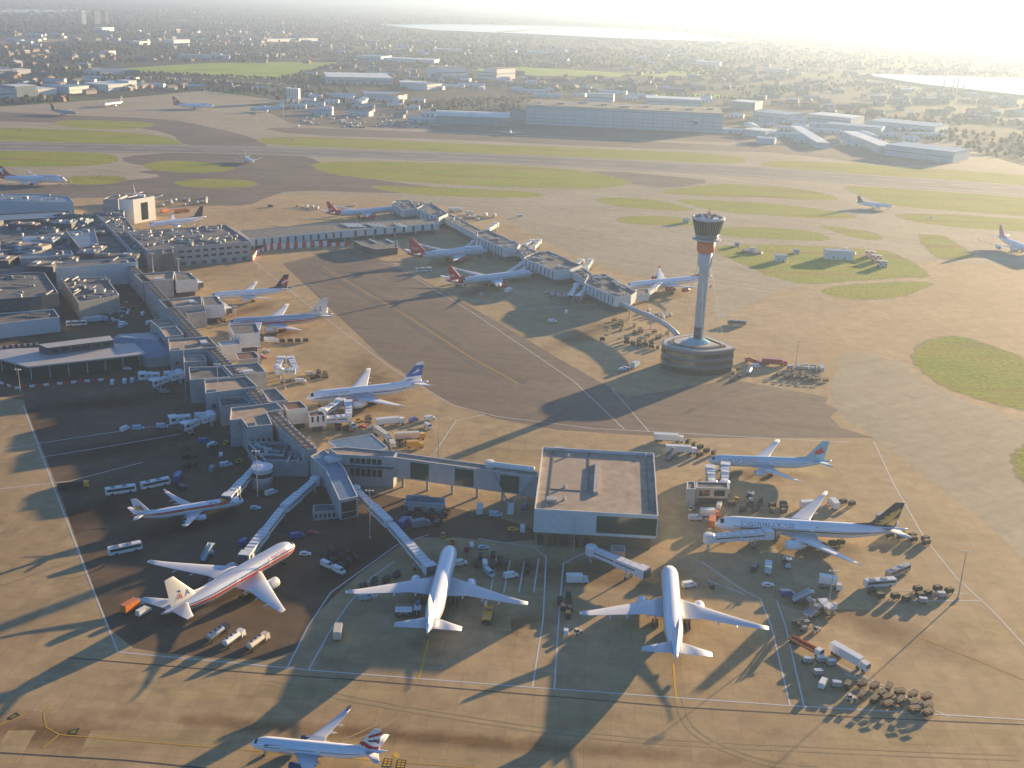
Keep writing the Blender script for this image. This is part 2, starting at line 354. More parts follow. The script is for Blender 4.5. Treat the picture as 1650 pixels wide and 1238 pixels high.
sheet('field', [[(990, 150), (1140, 152), (1190, 156), (1100, 160)]], .1, m2, 'thin hazy green field behind the big hangar', 'field')

# reservoirs: embanked water
water = mat('reservoir_water', (.03, .045, .06), .12, spec=.6)
bank = mat('reservoir_bank', (.10, .10, .06), 1, 0, .2, .01)
def reservoir(p, lab):
    sheet('water', [p], 4, water, lab, 'water')
    q = [G(*a, 4) for a in p]; c = sum(q, Vector())/len(q)
    mb = MB(); n = len(q)
    out = [c+(a-c)*1.03+(a-c).normalized()*14 for a in q]
    P = [(a.x, a.y, 4.6) for a in q]+[(a.x, a.y, -.1) for a in out]
    mb.add(P, [(i, (i+1) % n, n+(i+1) % n, n+i) for i in range(n)])
    tag(mb.build('embankment', bank), 'grass bank around the '+lab, 'embankment', kind='structure')
reservoir([(607, 41), (720, 40), (850, 42), (1000, 47), (1110, 54), (1212, 68), (1120, 67), (1000, 63), (830, 55), (700, 50)], 'long bright reservoir near the horizon')
reservoir([(-60, 17), (60, 16.2), (170, 18), (60, 21), (-60, 21.5)], 'thin pale water line at the top left')
reservoir([(1385, 121), (1480, 124), (1580, 127), (1900, 138), (1900, 175), (1650, 156), (1580, 148), (1490, 138)], 'shining reservoir at the right edge of the photo')
mb = MB(); a, c = G(790, 53, 5), G(895, 45, 5); mb.bar(a, c, 14, 3)
tag(mb.build('causeway', bank), 'thin causeway crossing the long reservoir', 'causeway', kind='structure')

# distant hills
hm = mat('hill_woods', (.06, .065, .05), 1, 0, .25, .002, spec=.1)
for k, (Y, hmax, x0, x1, lab) in enumerate(((22000, 150, -16000, 20000, 'low wooded hills on the horizon'), (30000, 260, -24000, 28000, 'farther ridge fading into the sky'))):
    xs = np.linspace(x0, x1, 90); ph = RNG.random(6)*6.28
    h = sum(np.sin(xs/(1500*(i+1))+ph[i])*(.5+.2*i) for i in range(6)); h = (h-h.min())/(h.max()-h.min())*hmax*.7+hmax*.3
    mb = MB()
    rings = [[(x, Y-3500, -1) for x in xs], [(x, Y-1500, hh*.6) for x, hh in zip(xs, h)], [(x, Y, hh) for x, hh in zip(xs, h)], [(x, Y+2500, -1) for x in xs]]
    mb.loft(rings, 0, False, False)
    tag(mb.build('hills', hm, smooth=True), lab, 'hills', kind='structure')

# haze
hz, nt, b = nodes('haze'); nt.nodes.remove(b)
pv = nt.nodes.new('ShaderNodeVolumePrincipled'); pv.inputs['Color'].default_value = (.45, .615, .93, 1)
pv.inputs['Density'].default_value = 1.2e-4; pv.inputs['Anisotropy'].default_value = .46
nt.links.new(pv.outputs['Volume'], nt.nodes['Material Output'].inputs['Volume'])
mb = MB(); mb.box((0, 22000, 210), (62000, 47000, 422))
tag(mb.build('haze', hz), 'pale sunlit haze over the airport and the land', 'haze', kind='stuff')
# ================================================================== airliners
WHITE = mat('white_paint', (.80, .82, .86), .24, coat=.6)
WINGG = mat('wing_grey', (.62, .63, .66), .35, coat=.2)
SILVER = mat('polished_metal', (.62, .63, .66), .30, .55, coat=.2)
DKBLUE = mat('dark_blue_paint', (.02, .03, .10), .3, coat=.3)
MIDBLUE = mat('mid_blue_paint', (.03, .13, .42), .3, coat=.3)
ICEBLUE = mat('ice_blue_paint', (.38, .60, .72), .28, coat=.4)
REDP = mat('red_paint', (.50, .025, .03), .3, coat=.3)
ORANGEP = mat('orange_paint', (.72, .16, .02), .35, coat=.2)
YELLOWP = mat('yellow_paint', (.78, .42, .02), .35, coat=.2)
GOLD = mat('gold_paint', (.62, .40, .08), .35, coat=.2)
NAVY = mat('navy_tail_paint', (.012, .018, .05), .3, coat=.3)
MAROON = mat('maroon_paint', (.10, .012, .035), .3, coat=.3)
GREENT = mat('dark_green_paint', (.02, .07, .05), .4)
GLASSD = mat('dark_glass', (.012, .015, .02), .12)
RUBBER = mat('tyre_rubber', (.018, .018, .018), .85)
STRUT = mat('gear_metal', (.35, .35, .36), .4, .5)
FAND = mat('fan_dark', (.05, .05, .055), .4, .4)
CREAM = mat('cream_paint', (.70, .68, .62), .35, coat=.2)

#            L     S     R    zc   wle   tipTE  c0    ct   kink  engines (y, length, radius)            fin top  finLE  finTopLE  finTopC  stabS  stabLE stabC tail hump winglet
TYPES = {
 'big twin':      dict(L=63.7, S=60.9, R=3.1, zc=5.55, wle=19.6, tte=41.8, c0=14.2, ct=2.2, kink=.32, eng=[(9.7, 7.2, 1.85)], ft=18.5, fle=48.3, ftl=57.8, ftc=3.6, ss=21.4, sle=53.2, sc=7.2, st=2.6),
 'long twin':     dict(L=73.9, S=64.8, R=3.1, zc=5.6, wle=24.5, tte=50.0, c0=14.4, ct=1.2, kink=.31, eng=[(9.7, 7.4, 1.95)], ft=18.6, fle=58.3, ftl=67.8, ftc=3.6, ss=21.5, sle=63.2, sc=7.2, st=2.6),
 'mid twin':      dict(L=54.9, S=47.6, R=2.52, zc=4.9, wle=18.2, tte=37.0, c0=10.6, ct=2.2, kink=.33, eng=[(7.9, 5.6, 1.35)], ft=15.9, fle=42.0, ftl=49.6, ftc=3.2, ss=18.6, sle=45.4, sc=6.2, st=2.2),
 'narrow twin':   dict(L=37.6, S=34.1, R=1.98, zc=3.75, wle=12.2, tte=23.4, c0=7.2, ct=1.5, kink=.36, eng=[(5.75, 4.4, 1.1)], ft=11.8, fle=28.8, ftl=34.0, ftc=2.1, ss=12.45, sle=31.2, sc=4.1, st=1.5, winglet=1.1),
 'stretched twin':dict(L=44.5, S=34.1, R=1.98, zc=3.75, wle=16.4, tte=27.6, c0=7.2, ct=1.5, kink=.36, eng=[(5.75, 4.4, 1.1)], ft=11.8, fle=35.7, ftl=40.9, ftc=2.1, ss=12.45, sle=38.1, sc=4.1, st=1.5, winglet=1.1),
 'four engine':   dict(L=75.4, S=63.5, R=2.82, zc=5.2, wle=27.0, tte=51.0, c0=13.6, ct=2.0, kink=.30, eng=[(9.3, 6.2, 1.5), (19.2, 6.2, 1.5)], ft=17.2, fle=61.0, ftl=69.6, ftc=3.6, ss=20.5, sle=64.2, sc=6.8, st=2.4, winglet=1.9),
 'jumbo':         dict(L=70.7, S=64.4, R=3.25, zc=5.4, wle=19.5, tte=47.4, c0=15.2, ct=2.4, kink=.38, eng=[(11.7, 5.8, 1.4), (20.8, 5.8, 1.4)], ft=19.4, fle=53.0, ftl=64.4, ftc=4.0, ss=22.2, sle=57.6, sc=8.2, st=2.4, winglet=1.9, hump=True),
}

def fus(T):
    """section(x aft of the nose) -> centre z, half width, half height"""
    L, Rr, zc = T['L'], T['R'], T['zc']
    n0, t0 = 2.7*Rr, .66*L
    def sec(x):
        z, w, h = zc, Rr, Rr
        if x < n0:
            u = max(x, 0)/n0; k = (1-(1-u)**2.2)**.62
            w = h = max(Rr*k, .02); z = zc-.20*Rr*(1-u)**1.7
        elif x > t0:
            u = (x-t0)/(L-t0); k = 1-.94*u**1.55
            w = Rr*(1-.95*u**1.7); h = Rr*k; z = zc+(Rr-h)*.78-.15*u
        if T.get('hump') and x < .44*L:
            e = 1.25 if x < .30*L else 1.25*max(0, (1-(x-.30*L)/(.14*L)))
            u = min(1, x/(n0*1.0)); e *= u*u*(3-2*u)
            h += e/2; z += e/2
        return z, w, h
    return sec
def fus_pt(T, sec, x, a, off=0):
    z, w, h = sec(x)       # a: angle from the top, positive to port (+y)
    return Vector((-x, (w+off)*math.sin(a), z+(h+off)*math.cos(a)))

def airfoil(c, t, n=9):
    """closed section, list of (distance aft of the leading edge, height)"""
    up, lo = [], []
    for i in range(n):
        s = (1-math.cos(PI*i/(n-1)))/2
        y = 5*t*(.2969*s**.5-.126*s-.3516*s*s+.2843*s**3-.1036*s**4)
        up.append((s*c, y*c*1.15)); lo.append((s*c, -y*c*.75))
    return up+lo[-2:0:-1]
def surf(secs, mi=0):
    """secs: (x of leading edge, y, z, chord, thickness)"""
    mb = MB(); rings = []
    for xle, y, z, c, t in secs:
        rings.append([(-(xle+d), y, z+h) for d, h in airfoil(c, t)])
    mb.loft(rings, mi)
    return mb

def text_mesh(s, size):
    cu = bpy.data.curves.new('lettering', 'FONT'); cu.body = s; cu.size = size; cu.align_x = 'LEFT'; cu.align_y = 'CENTER'
    cu.resolution_u = 2
    o = bpy.data.objects.new('lettering', cu); COL.objects.link(o)
    dg = bpy.context.evaluated_depsgraph_get(); dg.update()
    me = o.evaluated_get(dg).to_mesh()
    vs = [v.co.copy() for v in me.vertices]; fs = [tuple(p.vertices) for p in me.polygons]
    o.evaluated_get(dg).to_mesh_clear(); bpy.data.objects.remove(o); bpy.data.curves.remove(cu)
    return vs, fs

def fin_frame(T):
    """u along the chord, v up the fin -> (x aft, z)"""
    L, Rr = T['L'], T['R']; sec = fus(T)
    def at(u, v):
        zb = sec(T['fle'])[0]+sec(T['fle'])[2]-.35
        le = T['fle']+(T['ftl']-T['fle'])*v; te = (L-.065*L)+(T['ftl']+T['ftc']-(L-.065*L))*v
        return le+(te-le)*u, zb+(T['ft']-zb)*v
    return at

def make_plane(kind, lab, nose, tail, zn, zt, liv, group=None, anchor='tail', detail=2, height_shift=0):
    """nose and tail: photo pixels of both ends, giving place and heading"""
    T = TYPES[kind]; L, Sp, Rr = T['L'], T['S'], T['R']; sec = fus(T)
    a, b = G(*nose, zn), G(*tail, zt)
    h = math.atan2(a.y-b.y, a.x-b.x); d = Vector((math.cos(h), math.sin(h), 0))
    mid = (a+b)/2; nz = mid+d*L/2
    if anchor == 'tail': nz = b+d*L
    if anchor == 'nose': nz = a
    root = thing('airliner', lab, 'airliner', (nz.x-d.x*L*.5, nz.y-d.y*L*.5, height_shift), h, group)
    OFF = L/2
    def out(mb, name, m, par=root, sm=False, label=None):
        mb.v = [(p[0]+OFF, p[1], p[2]) for p in mb.v]
        return mb.build(name, m, par, smooth=sm, label=label)
    # fuselage
    xs = [0, .02, .06, .14, .3, .55, .9, 1.4, 2.0, 2.8, 3.7, 4.8, 6.0, 7.2, 8.4]+list(np.linspace(9.5, .66*L, 16))+list(np.linspace(.66*L, L, 17))[1:]
    N = 48
    mb = MB(); rings = [[fus_pt(T, sec, x, 2*PI*(i+.5)/N) for i in range(N)] for x in xs]
    body = liv.get('body', [WHITE]); paint = liv.get('paint')
    if paint:
        mb.loft(rings, lambda k, i: paint((xs[k]+xs[k+1])/2, L, ((2*PI*(i+1)/N+PI) % (2*PI))-PI))
    else: mb.loft(rings, 0)
    fo = out(mb, 'fuselage', body, sm=True)
    # cockpit glass, window rows, doors
    def patch(x0, x1, a0, a1, nx, na, off, mb):
        n = len(mb.v)
        P = [fus_pt(T, sec, x0+(x1-x0)*i/nx, a0+(a1-a0)*j/na, off) for i in range(nx+1) for j in range(na+1)]
        F = [(i*(na+1)+j, i*(na+1)+j+1, (i+1)*(na+1)+j+1, (i+1)*(na+1)+j) for i in range(nx) for j in range(na)]
        mb.add(P, F)
    mb = MB()
    cx = Rr*.62 if not T.get('hump') else Rr*1.15
    patch(cx, cx+Rr*.42, -.95, .95, 3, 10, .03, mb)
    out(mb, 'cockpit_window', GLASSD)
    if detail > 0:
        wa = liv.get('winrow', body[0])
        for s in (1, -1):
            # one continuous strip along the cabin, dark panes alternating with the body colour
            xs_ = [Rr*2.2]; mm = []
            while xs_[-1] < L*.80:
                gap = abs(xs_[-1]-L*.25) < .8 or abs(xs_[-1]-L*.5) < .8
                xs_ += [xs_[-1]+.36, xs_[-1]+.64]; mm += [0 if gap else 1, 0]
            mb = MB(); P = [fus_pt(T, sec, x, s*a, .022) for x in xs_ for a in (1.32, 1.44)]
            mb.add(P, [(2*i, 2*i+2, 2*i+3, 2*i+1) if s > 0 else (2*i, 2*i+1, 2*i+3, 2*i+2) for i in range(len(xs_)-1)], mm)
            out(mb, 'window_row', [wa, GLASSD])
            if T.get('hump'):
                xs_ = list(np.arange(9, L*.3, .32)); mb = MB(); P = [fus_pt(T, sec, x, s*a, .022) for x in xs_ for a in (.80, .9)]
                mb.add(P, [(2*i, 2*i+2, 2*i+3, 2*i+1) for i in range(len(xs_)-1)], [i % 2 for i in range(len(xs_)-1)]); out(mb, 'window_row', [wa, GLASSD])
            for x in (Rr*1.9, L*.245, L*.5, L*.795):
                mb = MB()
                P = [fus_pt(T, sec, x+dx, s*a, .03) for dx, a in ((0, 1.16), (1.1, 1.16), (1.1, 1.74), (0, 1.74), (.1, 1.20), (1.0, 1.20), (1.0, 1.70), (.1, 1.70))]
                mb.add(P, [(0, 1, 5, 4), (1, 2, 6, 5), (2, 3, 7, 6), (3, 0, 4, 7)]); out(mb, 'door', WINGG)
    # wings
    half = Sp/2; yk = T['kink']*half; r0 = Rr*.55
    zr = T['zc']-.50*Rr; dih = math.tan(R(5.2))
    tle = T['tte']-T['ct']; wle, c0 = T['wle'], T['c0']
    slope = (tle-wle)/(half-r0)
    teR = wle+c0; xk = wle+slope*(yk-r0); ck = teR-xk
    wcol = liv.get('wing', WINGG)
    for s, nm in ((1, 'wing'), (-1, 'wing')):
        secs = [(wle, s*r0, zr, c0, .115), (xk, s*yk, zr+dih*(yk-r0), ck, .105)]
        for q in (.3, .6, .85):
            y = yk+(half-yk)*q; xx = wle+slope*(y-r0); cc = ck+(T['ct']-ck)*q
            secs.append((xx, s*y, zr+dih*(y-r0)+.5*q*q, cc, .095))
        secs.append((tle, s*half, zr+dih*(half-r0)+.75, T['ct'], .09))
        if s < 0: pass
        w = out(surf(secs), 'wing', wcol, sm=True)
        tip = Vector((-(tle), s*half, zr+dih*(half-r0)+.75))
        # flap and aileron seam
        if detail > 0:
            mb = MB()
            for q0, q1, sp0 in ((.10, .30, .74), (.36, .70, .70), (.74, .94, .74)):
                P = []
                for q in (q0, q1):
                    y = r0+(half-r0)*q; xx = wle+slope*(y-r0)
                    te = teR if y < yk else teR+(T['tte']-teR)*(y-yk)/(half-yk)
                    c = te-xx; z = zr+dih*(y-r0)+.5*max(0, (y-yk)/(half-yk))**2
                    for f_ in (sp0, sp0+.012): P.append((-(xx+c*f_), s*y, z+c*.058*(1-f_)*2.2+.10))
                mb.add(P, [(0, 1, 3, 2)])
            for q in (.22, .46, .66):
                mbf = MB()
                y = r0+(half-r0)*q; te = teR if y < yk else teR+(T['tte']-teR)*(y-yk)/(half-yk)
                z = zr+dih*(y-r0)-.45
                mbf.revolve([(.02, -2.2), (.28, -1.2), (.33, 0), (.2, 1.2), (.02, 1.9)], 8, (-(te-.6), s*y, z), axis='x')
                out(mbf, 'flap_fairing', wcol, w, True)
        mb = MB(); mb.box((tip.x-T['ct']*.5, s*(half+.05), tip.z), (T['ct']*.5, .22, .18))
        if T.get('winglet'):
            wl = T['winglet']; zz = tip.z
            mb = MB(); P = [(tip.x-.1*T['ct'], zz+.05), (tip.x-T['ct'], zz+.05), (tip.x-T['ct']*1.15, zz+wl), (tip.x-T['ct']*.75, zz+wl)]
            mb.add([(x, s*(half+.02+(.25 if z > zz+.5 else 0)), z) for x, z in P]+[(x, s*(half+.12+(.25 if z > zz+.5 else 0)), z) for x, z in P],
                   [(0, 1, 2, 3), (7, 6, 5, 4), (0, 4, 5, 1), (1, 5, 6, 2), (2, 6, 7, 3), (3, 7, 4, 0)])
            out(mb, 'winglet', liv.get('winglet', WHITE), w)
        else: out(mb, 'wingtip_light', WHITE, w)
        # engines
        for ei, (ye, le, re) in enumerate(T['eng']):
            xl = wle+slope*(ye-r0); zw = zr+dih*(ye-r0)
            x0 = xl-le*.62; ze = zw-re*1.15
            ze = max(ze, re+.75)
            mb = MB()
            mb.revolve([(re*.86, .28*le), (re*.86, .05*le), (re*.93, 0), (re*1.0, .06*le), (re*1.04, .25*le), (re*.98, .55*le), (re*.72, .82*le), (re*.5, .83*le), (re*.46, .98*le), (re*.25, .98*le), (.04, 1.12*le)],
                       24, (0, 0, 0), axis='x', caps=False)
            mb.v = [(-(x0+p[0]), s*ye+p[1], ze+p[2]) for p in mb.v]
            e = out(mb, 'engine', liv.get('engine', WHITE), sm=True)
            mb = MB(); mb.revolve([(re*.87, .24*le), (re*.3, .23*le), (.02, .12*le)], 20, axis='x', caps=False)
            mb.v = [(-(x0+p[0]), s*ye+p[1], ze+p[2]) for p in mb.v]
            out(mb, 'fan', FAND, e, True)
            mb = MB(); t = .16*re
            P = [(x0+.2*le, ze+re*.98), (xl+.06*c0, zw+.1), (xl+.42*c0*.7, zw-.15), (x0+.95*le, ze+re*.4)]
            mb.add([(-x, s*ye+t, z) for x, z in P]+[(-x, s*ye-t, z) for x, z in P], [(0, 1, 2, 3), (7, 6, 5, 4), (0, 4, 5, 1), (1, 5, 6, 2), (2, 6, 7, 3), (3, 7, 4, 0)])
            out(mb, 'pylon', WINGG, e)
        # tailplane
        sb = T['ss']/2; yy = Rr*.25; zs = sec(T['sle']+T['sc']*.5)[0]+.25*Rr
        tl = T['sle']+(sb-yy)*.72
        secs = [(T['sle'], s*yy, zs, T['sc'], .09), (T['sle']+(tl-T['sle'])*.5, s*(yy+(sb-yy)*.5), zs+.06*sb, (T['sc']+T['st'])/2, .085), (tl, s*sb, zs+.13*sb, T['st'], .08)]
        out(surf(secs), 'tailplane', liv.get('stab', wcol), sm=True)
    # belly fairing
    mb = MB(); rg = []
    for k in range(9):
        u = k/8; x = wle-3+(c0+7)*u; g = max(.05, math.sin(PI*min(1, max(0, u))))**.5
        rg.append([(-x, Rr*.98*g*math.cos(t), T['zc']-.58*Rr+Rr*.56*g*math.sin(t)) for t in np.linspace(0, 2*PI, 16, endpoint=False)])
    mb.loft(rg); out(mb, 'belly_fairing', liv.get('belly', body[0]), sm=True)
    # fin
    at = fin_frame(T); nu, nv = 20, 20
    fm = liv.get('fin', [body[0]]); fp = liv.get('finpaint')
    mb = MB()
    def thick(u, v):
        t = .2969*u**.5-.126*u-.3516*u*u+.2843*u**3-.1036*u**4
        x0, _ = at(0, v); x1, _ = at(1, v); return 5*.09*t*(x1-x0)
    P, F, M = [], [], []
    for s in (1, -1):
        base = len(P)
        for j in range(nv+1):
            for i in range(nu+1):
                x, z = at(i/nu, j/nv); P.append((-x, s*thick(i/nu, j/nv), z))
        for j in range(nv):
            for i in range(nu):
                q = [base+j*(nu+1)+i, base+j*(nu+1)+i+1, base+(j+1)*(nu+1)+i+1, base+(j+1)*(nu+1)+i]
                F.append(tuple(q if s < 0 else q[::-1])); M.append(fp((i+.5)/nu, (j+.5)/nv) if fp else 0)
    t0 = (nv)*(nu+1); b1 = (nu+1)*(nv+1)
    F.append(tuple([t0+i for i in range(nu+1)]+[b1+t0+i for i in range(nu, -1, -1)])); M.append(M[-1])
    mb.add(P, F, M)
    # dorsal fillet
    x0, z0 = at(0, 0)
    xf = x0-.085*L; zf = sec(xf)[0]+sec(xf)[2]-.1; x1, z1 = at(0, .14); xe, ze_ = at(.35, .0)
    n = len(mb.v)
    mb.add([(-xf, 0, zf), (-x1, 0, z1), (-(x1+1.0), .18, z1-.1), (-(x1+1.0), -.18, z1-.1), (-xe, .25, ze_-.3), (-xe, -.25, ze_-.3)],
           [(0, 2, 1), (0, 1, 3), (0, 4, 2), (0, 3, 5)], liv.get('fillet', 0))
    fin = out(mb, 'fin', fm, sm=False)
    for em in liv.get('emblem', []):
        m_, polys = em
        mb = MB()
        for s in (1, -1):
            for poly in polys:
                pts = [(at(u, v), thick(min(max(u, .02), .99), v)) for u, v in poly]
                # flat cap just proud of the thickest point it covers
                tmax = max(t for _, t in pts)+.03
                q = [(-x, s*tmax, z) for (x, z), t in pts]
                mb.add(q if s < 0 else q[::-1], [tuple(range(len(q)))])
        out(mb, 'tail_emblem', m_, fin)
    for (s_, m_, u, v, size) in liv.get('finletters', []):
        vs, fs = text_mesh(s_, size); mb = MB()
        for s in (1, -1):
            x, z = at(u if isinstance(u, float) else u[0 if s > 0 else 1], v); tm = thick(.4, v)+.06
            mb.add([(-(x+(q.x if s > 0 else -q.x+size*.62*len(s_))), s*tm, z+q.y) for q in vs], [f if s < 0 else f[::-1] for f in fs])
        out(mb, 'tail_lettering', m_, fin)
    for (s_, m_, x0, ang, size, sides) in liv.get('title', []):
        vs, fs = text_mesh(s_, size); wd = max(v.x for v in vs)
        for s in sides:
            mb = MB(); P = []
            for q in vs:
                x = x0+q.x if s > 0 else x0+wd-q.x      # reads nose to tail on the port side
                P.append(fus_pt(T, sec, x, s*(ang-q.y/Rr), .035))
            mb.add(P, [f if s < 0 else f[::-1] for f in fs])
            out(mb, 'title_lettering', m_, fo)
    for (m_, quads) in liv.get('bodymark', []):
        for s in (1, -1):
            for (xa, xb, a0, a1, a2, a3) in quads:
                mb = MB(); n = 8; P = []
                for i in range(n+1):
                    u = i/n; x = xa+(xb-xa)*u; lo = a0+(a2-a0)*u; hi = a1+(a3-a1)*u
                    for j in range(3): P.append(fus_pt(T, sec, x, s*(lo+(hi-lo)*j/2), .035))
                F = [(i*3+j, i*3+j+1, i*3+j+4, i*3+j+3) for i in range(n) for j in range(2)]
                mb.add(P, F)
                out(mb, 'body_mark', m_, fo)
    # undercarriage
    k = Rr/3.1
    def gear(x, y, pairs, rw):
        mb = MB(); mb.tube((-x, y, rw), (-x, y, T['zc']-Rr*.7), .22*k+.05, n=8); mb.bar((-x-pairs*.7*rw, y, rw), (-x+pairs*.7*rw, y, rw), .2, .2)
        mb.bar((-x, y, T['zc']-Rr*.75), (-x-2*k, y, T['zc']-Rr*.75), .25, .25)
        g = out(mb, 'nose_gear' if y == 0 else 'main_gear', STRUT)
        for p in range(pairs):
            for s in (1, -1):
                xx = x+(p-(pairs-1)/2)*rw*2.25
                mb = MB(); mb.tube((-xx, y+s*(.38*k+.12), rw), (-xx, y+s*(.38*k+.12+.42*k+.1), rw), rw, n=14)
                out(mb, 'wheel', RUBBER, g)
    gear(L*.09+Rr*.2, 0, 1, .52*k+.06)
    np_ = 3 if 'twin' in kind and L > 60 else (1 if L < 46 else 2)
    for s in (1, -1): gear(T['wle']+c0*.86, s*(Rr*1.72), np_, .62*k+.05)
    if T['L'] > 66 and len(T['eng']) == 2: gear(T['wle']+c0*.98, .6, 2, .62*k+.05)
    return root

def stripes(L0, bands):
    """bands: (angle0, angle1, material, x0 frac, x1 frac) measured from the top"""
    def f(x, L, a):
        for a0, a1, m_, x0, x1 in bands:
            if a0 <= abs(a) < a1 and x0*L <= x <= x1*L: return m_
        return 0
    return f

# --- liveries -------------------------------------------------------
american = dict(winrow=WHITE, body=[SILVER, DKBLUE, WHITE, REDP], wing=WINGG, engine=WINGG, stab=WINGG, fin=[CREAM], belly=SILVER,
    paint=stripes(0, [(1.30, 1.43, 1, .035, .90), (1.43, 1.56, 2, .035, .90), (1.56, 1.78, 3, .03, .90)]),
    title=[('American', REDP, 7.5, 1.02, 2.5, (1, -1))],
    finletters=[('A', REDP, (.16, .46), .22, 3.3), ('A', MIDBLUE, (.48, .14), .22, 3.3)],
    emblem=[(DKBLUE, [[(.40, .40), (.47, .36), (.54, .42), (.47, .47)]])])
white = dict(body=[WHITE], wing=WINGG, engine=WHITE)
def plain(**k): d = dict(white); d.update(k); return d

def fin_union(u, v):
    # flowing red, white and dark blue bands, the blue wedge opening towards the rear
    lo = .17-.16*u+.05*math.sin(u*6+.5)
    if lo-.02 < v < lo+.15 or (u > .55 and v < .10): return 1
    if u > .16 and abs(v-.40-.02*u) < .11*(u-.16)/.8: return 2
    c = .56+.24*u
    if u > .14 and abs(v-c) < .055+.03*math.sin(3*u): return 1
    return 0
british = plain(body=[WHITE, DKBLUE], fin=[WHITE, REDP, DKBLUE], finpaint=fin_union, belly=DKBLUE, engine=DKBLUE, winglet=DKBLUE,
    paint=stripes(0, [(2.25, 3.2, 1, .05, .80)]),
    bodymark=[(REDP, [(4.6, 9.8, .98, 1.12, 1.0, 1.01)]), (DKBLUE, [(4.2, 5.6, 1.08, 1.24, 1.17, 1.24)])])
iberia = plain(winrow=ORANGEP, body=[WHITE, REDP, ORANGEP, YELLOWP], fin=[WHITE, REDP, YELLOWP],
    paint=lambda x, L, a: (1 if .97 <= abs(a) < 1.24 and x > .13*L+ (1.24-abs(a))*3 else 2 if 1.24 <= abs(a) < 1.36 and x > .16*L else 3 if 1.36 <= abs(a) < 1.5 and x > .18*L else
                           1 if abs(a) < .97 and .125*L < x < .16*L else 2 if abs(a) < .97 and .16*L <= x < .185*L else 3 if abs(a) < .97 and .185*L <= x < .205*L else
                           1 if x > .93*L else 0),
    emblem=[(REDP, [[(.30, .20), (.46, .20), (.52, .52), (.36, .52)]]), (YELLOWP, [[(.52, .20), (.82, .22), (.88, .36), (.80, .40), (.86, .52), (.60, .56)]])],
    finpaint=lambda u, v: 1 if v < .07 else 0,
    title=[('IBERIA', REDP, 11, .72, 1.1, (1, -1))])
singapore = plain(body=[WHITE, DKBLUE, GOLD], fin=[NAVY], wing=WINGG, engine=WHITE,
    paint=stripes(0, [(1.50, 1.64, 1, .13, .93), (1.64, 1.72, 2, .10, .93)]),
    title=[('SINGAPORE AIRLINES', DKBLUE, 9.5, 1.02, 2.15, (1, -1))],
    bodymark=[(REDP, [(38.3, 39.6, .98, 1.06, .98, 1.06)])],
    emblem=[(GOLD, [[(.16, .08), (.50, .08), (.70, .26), (.96, .72), (.78, .80), (.58, .66), (.34, .56), (.50, .50), (.24, .40), (.44, .36), (.16, .24), (.36, .22)], [(.62, .10), (.92, .08), (.97, .40), (.80, .34)]])])
aircanada = plain(body=[ICEBLUE], fin=[mat('teal_fin_paint', (.20, .46, .60), .3, coat=.3)], wing=WINGG, engine=ICEBLUE, stab=ICEBLUE, fillet=0,
    title=[('AIR CANADA', REDP, 11.2, 1.02, 1.75, (1, -1))],
    bodymark=[(REDP, [(8.6, 10.0, .96, 1.10, .96, 1.10)])],
    emblem=[(REDP, [[(.48, .22), (.50, .30), (.30, .28), (.34, .34), (.16, .42), (.24, .44), (.22, .54), (.36, .48), (.34, .60), (.44, .54), (.52, .70), (.60, .54), (.72, .60), (.68, .48), (.84, .54), (.80, .44), (.88, .42), (.70, .34), (.74, .28), (.52, .30)]])])
kuwait = plain(body=[WHITE, DKBLUE], fin=[WHITE, MIDBLUE, MIDBLUE], wing=WINGG,
    paint=stripes(0, [(1.50, 1.62, 1, .05, .88)]), finpaint=lambda u, v: 1 if .30 < v < .86 else 0,
    emblem=[(WHITE, [[(.25, .42), (.60, .50), (.85, .62), (.60, .60), (.52, .72), (.46, .58)]]), (MIDBLUE, [[(.12, .08), (.40, .09), (.70, .18), (.36, .16)]])],
    title=[('KUWAIT AIRWAYS', DKBLUE, 11, 1.0, 1.2, (1, -1))])
def wave(u, v):
    w = v-.35*u
    if v > .78: return 0
    if .30 < w < .52 and u > .35: return 1
    if .18 < w <= .30 and u > .4: return 2
    if .0 < w <= .14 and u > .5: return 1
    return 0
wavy = plain(fin=[NAVY, REDP, WHITE], finpaint=wave, body=[WHITE, NAVY], paint=lambda x, L, a: 1 if x > .90*L and abs(a) < 2.2 else 0, belly=WHITE)
redtail = plain(fin=[REDP], body=[mat('pale_metallic_paint', (.60, .66, .72), .28, .15, coat=.4), REDP, MIDBLUE], wing=WINGG, engine=REDP, winglet=REDP, fillet=0,
    paint=lambda x, L, a: 1 if x > .80*L+3.2*(abs(a)/3.14-.5) and x < .985*L else 0,
    finletters=[('Virgin', WHITE, .0, .30, 2.5)],
    emblem=[(WHITE, [[(.02, .0), (.05, .0), (.30, .98), (.24, .98)]])])
kangaroo = plain(fin=[REDP], body=[WHITE, REDP], paint=lambda x, L, a: 1 if x > .84*L+2.2*(abs(a)/3.14) and x < .97*L else 0,
    emblem=[(WHITE, [[(.12, .60), (.30, .74), (.36, .66), (.55, .60), (.82, .36), (.96, .30), (.80, .30), (.66, .38), (.60, .22), (.74, .14), (.52, .16), (.48, .40), (.34, .50), (.22, .48), (.32, .56)]])],
    title=[('QANTAS', REDP, 13, 1.0, 1.9, (1, -1))], fillet=0)

